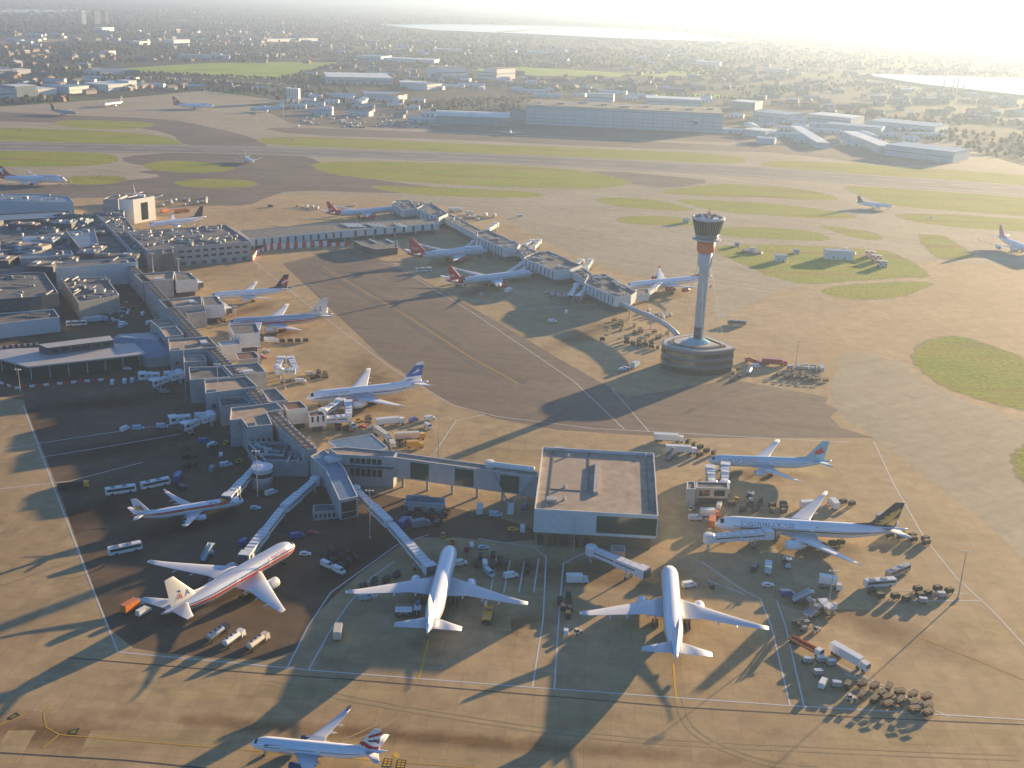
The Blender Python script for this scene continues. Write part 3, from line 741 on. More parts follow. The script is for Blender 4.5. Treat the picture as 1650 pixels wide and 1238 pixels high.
# --- the aircraft in the photo --------------------------------------
make_plane('big twin', 'silver twin-jet with red and blue stripe, its nose at a sunlit jet bridge', (467.3, 882.7), (260, 993.6), 4.9, 6.8, american)
make_plane('big twin', 'white twin-jet parked nose-in below the V of jet bridges, sun flaring on its tail', (726.5, 882.7), (688, 1024.8), 4.9, 6.8, white)
make_plane('big twin', 'all white twin-jet parked straight on a yellow line in front of the square lounge building', (1077.6, 913), (1090, 1065.5), 4.9, 6.8, white)
make_plane('narrow twin', 'small white jet with a red, white and blue flag fin, along the bottom edge', (405.5, 1198), (624, 1211), 3.4, 5.0, british)
make_plane('stretched twin', 'white narrow jet with a red, orange and yellow band, standing in building shade', (385, 808), (206, 832), 3.4, 5.0, iberia)
make_plane('long twin', 'longest white twin-jet with blue titles and navy fin bearing a gold bird', (1157.6, 845.6), (1461.6, 856), 4.9, 6.8, singapore)
make_plane('mid twin', 'ice blue twin-jet with a red maple leaf on its teal fin', (1141, 743), (1322, 744), 4.3, 6.0, aircanada, anchor='nose')
make_plane('big twin', 'white twin-jet with a blue banded fin at a double jet bridge of the long pier', (503, 642), (690, 617), 4.9, 6.8, kuwait)
make_plane('big twin', 'silver striped twin-jet docked at the middle of the long pier', (366, 523), (536, 508), 4.9, 6.8, american)
make_plane('mid twin', 'white twin-jet with a dark navy fin waved in red and white, nearest the office block', (338, 479), (471, 465), 4.3, 6.0, wavy)
make_plane('four engine', 'four-engined jet with red fin nosed to the diagonal pier behind a catering truck', (860, 441), (716, 455), 4.4, 6.0, redtail)
make_plane('jumbo', 'red-finned jumbo jet parked at the inner corner of the diagonal pier', (786, 405), (646, 411), 4.6, 7.0, redtail, anchor='nose')
make_plane('four engine', 'red-finned long jet at the far tip of the diagonal pier', (640, 338), (515, 346), 4.4, 6.0, redtail, anchor='nose')
make_plane('four engine', 'jet with red engines parked behind the control tower shaft', (1008, 463), (1137, 447), 4.4, 6.0, plain(engine=REDP, fin=[REDP], winglet=REDP, body=[WHITE, DKBLUE], paint=lambda x, L, a: 1 if x > .955*L else 0), anchor='nose')
make_plane('jumbo', 'red-finned jumbo under tow at the far left taxiway', (107, 291), (3, 285), 4.6, 7.0, kangaroo, anchor='nose')
make_plane('narrow twin', 'small white jet rolling on the runway crossing, seen nearly head-on', (407, 261), (394, 252), 3.4, 5.0, plain(fin=[WHITE]), detail=1)
make_plane('jumbo', 'red-finned jumbo parked far beyond the runway near the white radar tower', (345, 172), (280, 168), 4.6, 7.0, kangaroo, anchor='nose', detail=0)
make_plane('big twin', 'pale blue-bodied jet parked far beyond the runway, nose by a floodlight pole', (385, 177), (460, 173), 4.9, 6.8, plain(body=[ICEBLUE], wing=ICEBLUE), detail=0)
make_plane('mid twin', 'small green-finned jet far beyond the runway at the left edge', (112, 182), (80, 177), 4.3, 6.0, plain(fin=[GREENT], body=[mat('grey_green_paint', (.30, .36, .35), .5)]), detail=0)
make_plane('mid twin', 'white jet with dark blue fin far beyond the runway outside the cargo sheds', (137, 173), (199, 164), 4.3, 6.0, plain(fin=[DKBLUE]), detail=0)
make_plane('narrow twin', 'tiny white jet facing away in front of the white-roofed hangar', (822, 206), (823, 214), 3.4, 5.0, white, detail=0)
make_plane('narrow twin', 'white jet on the hazy taxiway right of the control tower', (1426, 332), (1378, 326), 3.4, 5.0, plain(fin=[DKBLUE]), detail=1)
make_plane('four engine', 'jet with pink and blue fin cut by the right edge of the photo', (1668, 408), (1605, 381), 4.4, 6.0, plain(fin=[mat('pink_blue_fin', (.42, .16, .26), .4)]), anchor='tail', detail=1)
make_plane('mid twin', 'jet seen only by its red fin above the tall white block', (233, 330), (214, 312), 4.3, 6.0, plain(fin=[REDP, WHITE], finpaint=lambda u, v: 1 if u < .25 else 0), detail=1)
make_plane('mid twin', 'white jet with dark fin half hidden behind the plant roofs of the office block', (258, 362), (332, 350), 4.3, 6.0, plain(fin=[NAVY]), detail=1)
# ================================================================== buildings
WALL = mat('concrete_wall', (.36, .36, .36), .8, 0, .14, .35)
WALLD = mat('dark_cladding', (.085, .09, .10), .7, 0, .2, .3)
WALLW = mat('white_cladding', (.66, .66, .64), .55, 0, .08, .4)
PANEL = mat('pale_blue_panel', (.52, .58, .60), .4, 0, .08, .5)
TANW = mat('tan_wall', (.44, .39, .33), .8, 0, .12, .4)
ROOFT = mat('tan_gravel_roof', (.36, .28, .21), .95, 0, .25, .25)
ROOFG = mat('grey_felt_roof', (.13, .135, .135), .9, 0, .3, .2)
ROOFB = mat('blue_grey_sheet_roof', (.15, .22, .30), .45, .2, .12, .3)
ROOFR = mat('brown_felt_roof', (.16, .085, .06), .9, 0, .2, .4)
PARA = mat('parapet_coping', (.60, .61, .62), .6)
PLANT = mat('plant_metal', (.22, .235, .25), .5, .3, .25, .8)
PLANTL = mat('light_duct', (.44, .45, .45), .5, .1, .1, .8)
GLASS = mat('window_glass', (.02, .03, .035), .10)
GGLASS = mat('green_glass', (.035, .07, .055), .12)
PIPE = mat('galvanised_steel', (.45, .46, .47), .45, .6)
SKYL = mat('skylight_glass', (.55, .62, .64), .2)

def cen(P): return sum((Vector(p) for p in P), Vector())/len(P)
def inset(poly, d):
    n = len(poly); out = []
    ar = sum(poly[i].x*poly[(i+1) % n].y-poly[(i+1) % n].x*poly[i].y for i in range(n))
    s = 1 if ar > 0 else -1
    for i in range(n):
        a, b, c = poly[i-1], poly[i], poly[(i+1) % n]
        e0 = (b-a).normalized(); e1 = (c-b).normalized()
        n0 = Vector((-e0.y, e0.x))*s; n1 = Vector((-e1.y, e1.x))*s
        k = (n0+n1); L = k.length
        k = k/max(L, .2)/max(.45, L/2)
        out.append(b+k*d)
    return out
class Local:
    """builds parts of one thing in its own space"""
    def __init__(s, root): s.r = root; s.o = Vector(root.location)
    def part(s, mb, name, m, parent=None, label=None, smooth=False):
        ob = mb.build(name, m, None, s.o, smooth=smooth, label=label); ob.location = (0, 0, 0); ob.parent = parent or s.r
        return ob
def P2(px, z): return [G(x, y, z).xy for x, y in px]
def roofed(L, poly, h, z0, wall, roof, par=.7, parent=None, wname='wall', rname='roof'):
    """walls with a parapet and a sunken roof deck"""
    mb = MB(); n = len(poly); ins = inset(poly, .45)
    ar = sum(poly[i].x*poly[(i+1) % n].y-poly[(i+1) % n].x*poly[i].y for i in range(n))
    if ar < 0: poly, ins = poly[::-1], ins[::-1]
    rings = [[(p.x, p.y, z0) for p in poly], [(p.x, p.y, h) for p in poly], [(p.x, p.y, h) for p in ins], [(p.x, p.y, h-par) for p in ins]]
    mb.loft(rings, lambda k, i: 1 if k == 1 else 0, caps=False)
    w = L.part(mb, wname, [wall, PARA], parent)
    mb = MB(); mb.add([(p.x, p.y, h-par+.02) for p in ins], [tuple(range(n))])
    r = L.part(mb, rname, roof, w if wname != 'wall' else parent)
    return w, r
def inside(poly, x, y):
    c = False; n = len(poly)
    for i in range(n):
        a, b = poly[i], poly[i-1]
        if (a.y > y) != (b.y > y) and x < (b.x-a.x)*(y-a.y)/(b.y-a.y)+a.x: c = not c
    return c
def plant(L, poly, z, num, rnd, parent, smin=1.2, smax=5, hmax=2.4, ang=0):
    """air handling boxes, ducts and fans scattered over a roof deck"""
    q = inset(poly, 2.2); xs = [p.x for p in q]; ys = [p.y for p in q]; k = 0; tries = 0; done = []
    while k < num and tries < num*20:
        tries += 1
        x, y = rnd.uniform(min(xs), max(xs)), rnd.uniform(min(ys), max(ys))
        if not inside(q, x, y) or any(abs(x-a)+abs(y-b) < 2.6 for a, b in done): continue
        done.append((x, y)); t = rnd.random(); mb = MB()
        if t < .50:
            sx, sy, sz = rnd.uniform(smin, smax), rnd.uniform(smin, smax*.6), rnd.uniform(.7, hmax)
            mb.box((x, y, z+sz/2), (sx, sy, sz), ang)
            mb.box((x, y, z+sz+.1), (sx*.7, sy*.7, .2), ang)
            L.part(mb, 'roof_unit', PLANT if rnd.random() < .6 else PLANTL, parent)
        elif t < .93:
            ln = rnd.uniform(4, 13); a = ang+(0 if rnd.random() < .6 else PI/2)
            mb.bar((x-math.cos(a)*ln/2, y-math.sin(a)*ln/2, z+.9), (x+math.cos(a)*ln/2, y+math.sin(a)*ln/2, z+.9), .9, .8)
            L.part(mb, 'duct', PLANTL if rnd.random() < .7 else PLANT, parent)
        else:
            mb.revolve([(.02, 0), (.5, 0), (.5, .8), (.7, .9), (.3, 1.2), (.02, 1.25)], 10, (x, y, z))
            L.part(mb, 'vent', PLANTL, parent)
        k += 1
def wins(L, a, b, z0, z1, n, m, parent, frac=.62, name='window', proud=.06, ends=.03):
    """n windows along the wall from a to b (outside on the right hand), standing just proud of it"""
    a, b = Vector(a).to_2d(), Vector(b).to_2d(); d = b-a; nr = Vector((d.y, -d.x)).normalized()*proud
    for i in range(n):
        u = ends+(1-2*ends)*(i+.5)/n; hw = (1-2*ends)*frac/n/2
        p, q = a+d*(u-hw)+nr, a+d*(u+hw)+nr; p0, q0 = p-nr*3, q-nr*3
        mb = MB(); P = [(*p, z0), (*q, z0), (*q, z1), (*p, z1), (*p0, z0), (*q0, z0), (*q0, z1), (*p0, z1)]
        mb.add(P, [(0, 1, 2, 3), (3, 2, 6, 7), (0, 3, 7, 4), (1, 5, 6, 2), (0, 4, 5, 1)])
        L.part(mb, name, m, parent)
def mk(name, lab, cat, px, z, group=None):
    poly = P2(px, z); c = sum(poly, Vector((0, 0)))/len(poly)
    r = thing(name, lab, cat, (c.x, c.y, 0), 0, group)
    return r, Local(r), poly
def edge_facing(poly):
    """index of the longest edge that faces the camera, given left to right"""
    best = None; n = len(poly)
    for i in range(n):
        a, b = poly[i], poly[(i+1) % n]
        if a.x > b.x: a, b = b, a
        d = b-a; nr = Vector((d.y, -d.x)); mid = (a+b)/2
        s = sum(poly, Vector((0, 0)))/n
        if nr.dot(mid-s) > 0 and nr.dot(-mid) > 0:
            if best is None or d.length > (best[1]-best[0]).length: best = (a, b)
    return best
def block(name, lab, px, h, wall=WALL, roof=ROOFT, par=.7, z0=0, units=0, win=None, cat='building', group=None, seed=1, wm=GLASS):
    r, L, poly = mk(name, lab, cat, px, h, group)
    w, rf = roofed(L, poly, h, z0, wall, roof, par)
    if units: plant(L, poly, h-par+.03, units, random.Random(seed), r)
    if win:
        a, b = edge_facing(poly)
        for (z_0, z_1, n, fr) in win: wins(L, a, b, z_0, z_1, n, wm, r, fr)
    return r, L, poly

# --- the long pier with its gate blocks ------------------------------
spine = [(241, 457), (264, 482), (281, 502), (318, 542), (343, 565), (366, 588), (406, 630), (426, 653), (443, 669), (470, 696), (500, 724)]
r = thing('pier_building', 'long diagonal pier of tan roofed gate blocks strung along a ribbed central roof', 'pier', G(366, 588, 0)); L = Local(r)
SP = [G(x, y, 12).xy for x, y in [(205, 424)]+spine]
def offset_line(p, d):
    o = []
    for i in range(len(p)):
        a = p[max(i-1, 0)]; b = p[min(i+1, len(p)-1)]; e = (b-a).normalized(); o.append(p[i]+Vector((-e.y, e.x))*d)
    return o
lf, rt = offset_line(SP, 2.9), offset_line(SP, -2.9)
roofed(L, lf+rt[::-1], 12, 0, WALL, ROOFT, .3, wname='spine_wall', rname='spine_roof')
tot = [0]
for i in range(len(SP)-1): tot.append(tot[-1]+(SP[i+1]-SP[i]).length)
s_ = 3
while s_ < tot[-1]:
    i = max(k for k in range(len(tot)) if tot[k] <= s_); i = min(i, len(SP)-2)
    e = (SP[i+1]-SP[i]).normalized(); p = SP[i]+e*(s_-tot[i]); nr = Vector((-e.y, e.x))
    mb = MB(); mb.bar((*(p-nr*3.1), 12.1), (*(p+nr*3.1), 12.1), .35, .35); L.part(mb, 'roof_rib', ROOFG); s_ += 4.6
for off in (1.2, -1.6):
    q = offset_line(SP, off); mb = MB()
    for i in range(len(q)-1): mb.bar((*q[i], 12.15), (*q[i+1], 12.15), .35, .35)
    L.part(mb, 'roof_pipe', ROOFG)
GB = [([(216, 442), (281, 437), (279, 449), (229, 455)], 12.6, ROOFT), ([(256, 484), (324, 477), (326, 491), (269, 497)], 12.6, ROOFT),
      ([(241, 516), (275, 513), (290, 525), (256, 528)], 10.5, ROOFT), ([(256, 528), (284, 525), (296, 539), (267, 543)], 12.2, ROOFT),
      ([(271, 546), (336, 542), (352, 559), (273, 566)], 13, ROOFT), ([(296, 572), (327, 571), (333, 581), (296, 584)], 11, ROOFT),
      ([(304, 592), (357, 590), (372, 607), (306, 612)], 12.6, ROOFG), ([(359, 589), (416, 584), (429, 599), (374, 605)], 12.8, ROOFT),
      ([(329, 612), (397, 606), (416, 623), (331, 634)], 13, ROOFT), ([(352, 641), (392, 638), (406, 650), (355, 655)], 10, ROOFG),
      ([(421, 628), (444, 625), (464, 645), (433, 648)], 12.2, ROOFT),
      ([(372, 657), (408, 653), (445, 648), (457, 659), (430, 664), (439, 684), (399, 688), (389, 675), (370, 677)], 13.2, ROOFT)]
for k, (px, h, rm) in enumerate(GB):
    poly = P2(px, h); w, _ = roofed(L, poly, h, 0, WALL, rm, .9, wname='gate_block')
    a, b = edge_facing(poly)
    if k in (4, 8, 11): wins(L, a, b, 5.2, 6.8, 4, GLASS, w, .3)
    if k in (0, 1, 4, 7): # roof upstand
        c = sum(poly, Vector((0, 0)))/len(poly); e = (b-a).normalized()
        mb = MB(); q = c+e*(b-a).length*.26; mb.box((q.x, q.y, h-.1), (3.5, 5.5, 1.1), math.atan2(e.y, e.x)); L.part(mb, 'roof_hatch', PARA, w)
    if k in (4, 8, 11, 6):
        mb = MB(); q = a+(b-a)*.14; e = (b-a).normalized(); nv = Vector((-e.y, e.x)); q = q+nv*3
        mb.box((q.x, q.y, h-.55), (4.5, 4, .5), math.atan2(e.y, e.x)); L.part(mb, 'light_well', GLASS, w)
# lower wings reaching out to the stands
WNG = [([(281, 438), (305, 439), (318, 450), (283, 453)], 11.4, ROOFG, WALLW, 3), ([(325, 479), (349, 477), (361, 491), (328, 493)], 11.4, ROOFG, WALLW, 2),
       ([(299, 497), (327, 495), (333, 502), (300, 506)], 9.5, ROOFB, WALL, 0), ([(351, 551), (386, 547), (389, 554), (357, 558)], 9.5, ROOFB, WALLW, 0),
       ([(368, 524), (413, 521), (419, 536), (377, 540)], 11.4, ROOFG, WALLW, 2), ([(453, 648), (484, 646), (496, 657), (463, 661)], 10.8, ROOFR, WALLW, 1),
       ([(379, 569), (410, 566), (420, 577), (384, 580)], 8, ROOFR, TANW, 0), ([(496, 664), (520, 662), (526, 669), (498, 672)], 8.5, ROOFR, WALLW, 3)]
for px, h, rm, wmat, nw in WNG:
    poly = P2(px, h); w, _ = roofed(L, poly, h, 3.2 if nw else 0, wmat, rm, .4, wname='gate_wing')
    a, b = edge_facing(poly)
    if nw: wins(L, a, b, 5.5, 8.4, nw, GLASS, w, .35)
    if nw:
        q = inset(poly, 1.6); mb = MB(); mb.prism(q, 0, 3.2); L.part(mb, 'undercroft', WALLD, w)

# hub at the root of the pier, the wedge shaped gatehouse, and the plant yard beside it
block('plant_building', 'dark low building with roof machinery below the end of the long pier', [(399, 711), (478, 713), (497, 742), (428, 742)], 7.5, WALL, ROOFG, 1.0, 0, 14, [(4.0, 6.2, 9, .8)], seed=5)
r, L, poly = block('gatehouse', 'wedge shaped gatehouse with pale parapets where three jet bridges meet', [(500, 735), (522, 724), (545, 742), (554, 752), (577, 800), (547, 806), (525, 758)], 11.5, WALL, ROOFB, .5, 3.0)
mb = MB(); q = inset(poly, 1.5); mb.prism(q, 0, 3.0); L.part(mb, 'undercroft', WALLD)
a, b = P2([(547, 806), (577, 800)], 11.5); wins(L, a, b, 6.0, 10.2, 1, GLASS, r, .85); wins(L, a, b, 3.3, 5.6, 1, GLASS, r, .85)
mb = MB(); q = G(537, 740, 11.5); mb.box((q.x, q.y, 11.7), (6, 5, 1.6), .6); L.part(mb, 'roof_hatch', PARA)
# connecting building and bridge to the square lounge
r, L, poly = block('connecting_building', 'grey connecting building with two rows of windows beside the wedge gatehouse', [(543, 732), (634, 737), (640, 728), (560, 720), (530, 722)], 14, WALL, ROOFT, .5)
a, b = P2([(545, 732), (634, 737)], 14); wins(L, a, b, 10.2, 12.6, 6, GLASS, r, .8, ends=.2); wins(L, a, b, 4.6, 8.0, 6, GLASS, r, .8, ends=.2)
mb = MB(); d = (b-a).normalized(); nr = Vector((d.y, -d.x)); mb.bar((*(a+nr*.6), 9.2), (*(b+nr*.6), 9.2), 1.4, .35); L.part(mb, 'ledge', WALLD)
r, L, poly = mk('covered_bridge', 'raised covered bridge of white and glass panels leading to the square lounge', 'bridge', [(634, 737), (866, 769), (868, 760), (640, 729)], 14)
w, rf = roofed(L, poly, 14, 5, WALL, ROOFT, .5, wname='deck', rname='bridge_roof')
a, b = P2([(634, 737), (866, 769)], 14)
wins(L, a, b, 5.6, 13, 3, GGLASS, r, .42, 'glazing')
for u in np.linspace(.06, .94, 6):
    p = a+(b-a)*u+Vector((.2, 2.5)); mb = MB(); mb.box((p.x, p.y, 2.5), (1, 1, 5)); L.part(mb, 'column', WALL)
# slanting props on the bridge
for x0, x1 in ((791, 819), (863, 824)):
    mb = MB(); p, q = G(x0, 756 if x0 < 800 else 766, 15), G(x1, 812, 1); mb.bar(p, q, .6, .6); L.part(mb, 'prop', WALL)
mb = MB(); mb.tube(G(789, 748, 14.8), G(861, 757, 14.8), 1.3, n=12); mb.revolve([(.02, -1.5), (1.9, -1.2), (1.9, 1.4), (.02, 1.6)], 12, tuple(G(789, 748, 14.8))); L.part(mb, 'roof_duct', WALLW)

# square lounge building
r, L, poly = mk('lounge_building', 'big square flat-roofed lounge building with a tan roof and white parapet', 'building', [(874, 720), (1054, 730), (1061, 831), (861, 820)], 15.5)
roofed(L, poly, 15.5, 5.8, PANEL, ROOFT, 1.3)
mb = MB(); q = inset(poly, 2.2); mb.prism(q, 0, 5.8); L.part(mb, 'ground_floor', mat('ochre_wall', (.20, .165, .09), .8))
a, b = P2([(861, 820), (1061, 831)], 15.5); m_ = a+(b-a)*.5
wins(L, m_, b, 7.0, 14.0, 1, GGLASS, r, .97, 'glazing', ends=0)
mb = MB(); c = a+(b-a)*.42; d = (b-a).normalized(); nv = Vector((-d.y, d.x))
pa = G(963, 747, 14.5); pb = G(960, 796, 14.5); mb.bar((pa.x, pa.y, 14.8), (pb.x, pb.y, 14.8), 2.0, 1.2); L.part(mb, 'ridge_duct', WALL)
for x, y in ((902, 724), (889, 806)):
    p = G(x, y, 14.5); mb = MB(); mb.box((p.x, p.y, 14.9), (4, 3, 1.0)); L.part(mb, 'roof_hatch', WALL)
for x, y in ((910, 785), (909, 805), (915, 735), (1040, 735)):
    p = G(x, y, 14.5); mb = MB(); mb.revolve([(.02, 0), (.6, 0), (.6, 1.2), (.02, 1.4)], 8, (p.x, p.y, 14.2)); L.part(mb, 'vent', PLANTL)
for (x0, y0, x1, y1) in ((950, 724, 948, 790), (893, 724, 883, 812), (1041, 740, 1046, 822), (885, 788, 948, 792)):
    mb = MB(); p, q = G(x0, y0, 14.3), G(x1, y1, 14.3); mb.bar((p.x, p.y, 14.35), (q.x, q.y, 14.35), .5, .25); L.part(mb, 'walkway', ROOFG)
mb = MB()
p0, p1, p2, p3 = P2([(893, 725), (951, 729), (946, 815), (882, 812)], 14.2)
mb.add([(*p, 14.235) for p in (p3, p2, p1, p0)], [(0, 1, 2, 3)]); L.part(mb, 'roof_felt', mat('pale_roof_felt', (.35, .275, .215), .95, 0, .1, .3))
wins(L, a, m_, .8, 4.6, 5, GLASS, r, .6)
# single storey sheds round the lounge
block('shed', 'pale blue hipped shed roof behind the covered bridge', [(528, 711), (599, 699), (625, 721), (607, 728), (545, 724)], 8, WALL, ROOFB, .2)
block('shed', 'low pinkish box shed beside the jet bridge of the right hand white jet', [(985, 878), (1007, 879), (1008, 890), (984, 889)], 4, mat('pink_wall', (.42, .30, .27), .8), ROOFT, .2)
block('shed', 'long low dark-roofed portable building below the covered bridge', [(655, 797), (717, 803), (718, 813), (650, 809)], 4, WALL, ROOFB, .2, 0, 4)
block('shed', 'low flat portable building at the foot of the wedge gatehouse', [(505, 814), (548, 812), (550, 822), (504, 826)], 3.6, WALL, ROOFG, .2, 0, 0, [(1, 2.6, 6, .5)])
r, L, poly = block('gate_room', 'raised gate room holding two white jet bridges at the ice blue jet', [(1122, 776), (1173, 777), (1174, 787), (1122, 786)], 8, TANW, ROOFG, .4, 3.4, 0, [(4.3, 7, 2, .7)])
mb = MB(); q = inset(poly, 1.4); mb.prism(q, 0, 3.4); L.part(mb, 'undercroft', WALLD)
block('shed', 'tall narrow grey stair block left of the raised gate room', [(1107, 776), (1120, 776), (1121, 788), (1107, 788)], 9, WALL, ROOFG, .3)

# --- left complex ------------------------------------------------------
mainpx = [(-60, 352), (120, 346), (165, 345), (205, 402), (222, 424), (92, 436), (-60, 446)]
r, L, poly = block('terminal_building', 'sprawling dark terminal building crowded with roof plant at the left edge', mainpx, 9, WALLD, ROOFG, .6, 0, 98, seed=11)
rnd = random.Random(31); qx = inset(poly, 8); xs_ = [p.x for p in qx]; ys_ = [p.y for p in qx]; k = 0
while k < 26:
    x, y = rnd.uniform(max(min(xs_), -430), max(xs_)), rnd.uniform(min(ys_), max(ys_))
    if not inside(qx, x, y): continue
    k += 1; sx, sy, hh = rnd.uniform(10, 34), rnd.uniform(7, 18), rnd.uniform(1.5, 5); rz = rnd.choice([0, 0, .12, -.2])
    mb = MB(); mb.box((x, y, 8.4+hh/2), (sx, sy, hh), rz); w = L.part(mb, 'roof_storey', rnd.choice([WALLD, WALL, ROOFB, WALLD]))
    mb = MB(); mb.box((x, y, 8.4+hh+.15), (sx-.8, sy-.8, .3), rz); L.part(mb, 'storey_roof', rnd.choice([ROOFG, ROOFB, ROOFG, ROOFT]), w)
    for s in (1, -1): mb = MB(); mb.box((x+s*math.cos(rz)*sx*.25, y+s*math.sin(rz)*sx*.25, 8.4+hh+.8), (sx*.18, sy*.35, 1.1), rz); L.part(mb, 'roof_unit', rnd.choice([PLANT, PLANTL]), w)
r2, L2, poly2 = block('plant_deck', 'grey cluttered plant deck between the white block and the pier', [(155, 344), (196, 342), (240, 401), (214, 406)], 12, WALL, ROOFG, .5, 0, 34, seed=3)
LEFT = [('long dark block with a bright front wall above the terminal roofs', [(-60, 321), (118, 326), (112, 317), (60, 312), (-60, 313)], 14, PANEL, ROOFB, 8, [(2, 5, 2, .2)]),
 ('low slab with a pale parapet just below the long dark block', [(-60, 348), (112, 339), (121, 349), (-60, 358)], 11, WALLD, ROOFB, 0, None),
 ('blue-grey flat block among the plant roofs of the terminal', [(105, 371), (152, 368), (159, 394), (128, 399)], 13, WALLD, ROOFB, 3, None),
 ('small dark roof block at the left of the terminal', [(0, 390), (42, 388), (48, 400), (0, 404)], 12, WALLD, ROOFG, 3, None),
 ('thin long ridge block across the terminal roofs', [(30, 411), (115, 404), (118, 410), (32, 417)], 13, WALL, ROOFB, 2, None),
 ('long slab with a bare front wall at the head of the pier', [(90, 432), (222, 422), (216, 414), (88, 424)], 15, PANEL, ROOFG, 2, None),
 ('tall dark block with a long tiled top left of the service yard', [(-60, 448), (45, 439), (72, 440), (94, 472), (66, 477), (-60, 487)], 17, WALLD, ROOFG, 12, [(6, 9, 8, .6)]),
 ('low front block with a pale blue wall at the left service yard', [(-60, 528), (96, 511), (87, 498), (-60, 509)], 9, PANEL, ROOFG, 4, None),
 ('squat dark block with crowded roof machinery in the service yard', [(98, 449), (170, 446), (192, 475), (127, 488)], 11, TANW, ROOFG, 22, None),
 ('dark stair block standing against the office block', [(262, 403), (279, 401), (279, 407), (262, 409)], 14, WALLD, ROOFG, 0, None)]
for k, (lab, px, h, wm_, rm, un, wi) in enumerate(LEFT):
    block('terminal_block', lab, px, h, wm_, rm, .7, 0, un, wi, seed=20+k)
# glass roof light and pylons on the terminal
mb = MB(); a = [G(x, y, 12) for x, y in ((34, 383), (58, 383), (76, 399), (46, 400))]
r = thing('roof_light', 'sloping turquoise glass roof light on the dark terminal', 'roof light', cen(a)*1); r.location.z = 8.2; L = Local(r)
mb.add([(a[0].x, a[0].y, 12.6), (a[1].x, a[1].y, 12.6), (a[2].x, a[2].y, 10), (a[3].x, a[3].y, 10), (a[0].x, a[0].y, 8.3), (a[1].x, a[1].y, 8.3), (a[2].x, a[2].y, 8.3), (a[3].x, a[3].y, 8.3)],
       [(0, 3, 2, 1), (0, 1, 5, 4), (1, 2, 6, 5), (2, 3, 7, 6), (3, 0, 4, 7)]); L.part(mb, 'glass_roof', SKYL)
for u in np.linspace(.1, .9, 7):
    mb = MB(); p = a[0].lerp(a[1], u); q = a[3].lerp(a[2], u); mb.bar((p.x, p.y, 12.75), (q.x, q.y, 10.15), .25, .2); L.part(mb, 'glazing_bar', PARA)

# white block and its lower half
r, L, poly = block('cargo_block', 'tall white block with blank walls, its right side glowing in the sun', [(191, 321), (214, 322), (249, 316), (228, 313)], 21, WALLW, ROOFG, .6, 0, 0)
a, b = P2([(214, 322), (249, 316)], 21); wins(L, a, b, 2, 17, 1, GLASS, r, .34); mb = MB(); mb.box((*((a+b)/2+Vector((-4, 6))), 21.6), (6, 5, 1.8), .2); L.part(mb, 'lift_house', WALLW)
block('cargo_block', 'blue-grey shaded block adjoining the left of the tall white block', [(166, 321), (190, 321), (205, 314), (182, 314)], 16, WALL, ROOFG, .6, 0, 2)
block('stair_tower', 'small pale stair tower in front of the tall white block', [(184, 343), (199, 345), (200, 339), (180, 337)], 13, WALL, ROOFG, .4)
# office block with two rows of windows
r, L, poly = block('office_block', 'concrete office block with two rows of dark windows and a plant-covered roof', [(236, 403), (404, 389), (364, 362), (205, 374)], 14.5, WALL, ROOFG, .8, 0, 62, seed=9)
a, b = P2([(236, 403), (404, 389)], 14.5); mid = a+(b-a)*.26
for z0 in (5.8, 10.0): wins(L, mid, b, z0, z0+1.7, 9, GLASS, r, .62)
wins(L, mid, b, .4, 3.2, 7, WALLD, r, .5, 'garage_door')

# pavilion at lower left
r, L, poly = mk('pavilion', 'glass-walled pavilion under a wide flat roof at the left edge', 'building', [(45, 591), (236, 570), (216, 553), (20, 562), (-40, 568)], 8)
mb = MB(); mb.prism(poly, 7.2, 8); L.part(mb, 'roof', mat('pale_sheet_roof', (.44, .42, .40), .5, .1, .1, .1))
q = inset(poly, 3.2); mb = MB(); mb.prism(q, 0, 7.2); L.part(mb, 'glass_wall', GGLASS)
n = len(poly)
for i in range(n):
    a, b = q[i], q[(i+1) % n]; k = max(2, int((b-a).length/9))
    for j in range(k):
        p = a+(b-a)*j/k; p = p+(p-sum(q, Vector((0, 0)))/n).normalized()*.5; mb = MB(); mb.tube((*p, 0), (*p, 7.2), .22, n=8); L.part(mb, 'column', WALLW)
up = P2([(62, 555), (177, 541), (183, 548), (76, 561)], 12)
mb = MB(); mb.prism(up, 8, 12, 0, 1); L.part(mb, 'upper_storey', [WALLD, mat('pale_sheet_roof', (.4, .4, .4))]); a, b = edge_facing(up); wins(L, a, b, 9.2, 11, 6, GLASS, r, .7)
r, L, poly = mk('link_building', 'low building with blue sheet roof slopes between the pavilion and the pier', 'building', [(178, 546), (192, 535), (262, 531), (276, 569), (238, 573), (205, 560)], 7)
mb = MB(); mb.prism(poly, 0, 5.4); L.part(mb, 'wall', WALL)
c = sum(poly, Vector((0, 0)))/len(poly); mb = MB(); o = inset(poly, -.8)
mb.add([(p.x, p.y, 5.42) for p in o]+[(c.x-12, c.y+4, 8.6), (c.x+10, c.y, 8.6)], [])
ar = sum(o[i].x*o[(i+1) % 6].y-o[(i+1) % 6].x*o[i].y for i in range(6))
for i in range(6):
    j = (i+1) % 6; ni = 6 if o[i].x < c.x else 7; nj = 6 if o[j].x < c.x else 7
    fq = (i, j, nj, ni) if ni != nj else (i, j, ni)
    mb.f.append(fq if ar > 0 else fq[::-1]); mb.m.append(0)
L.part(mb, 'roof', ROOFB)

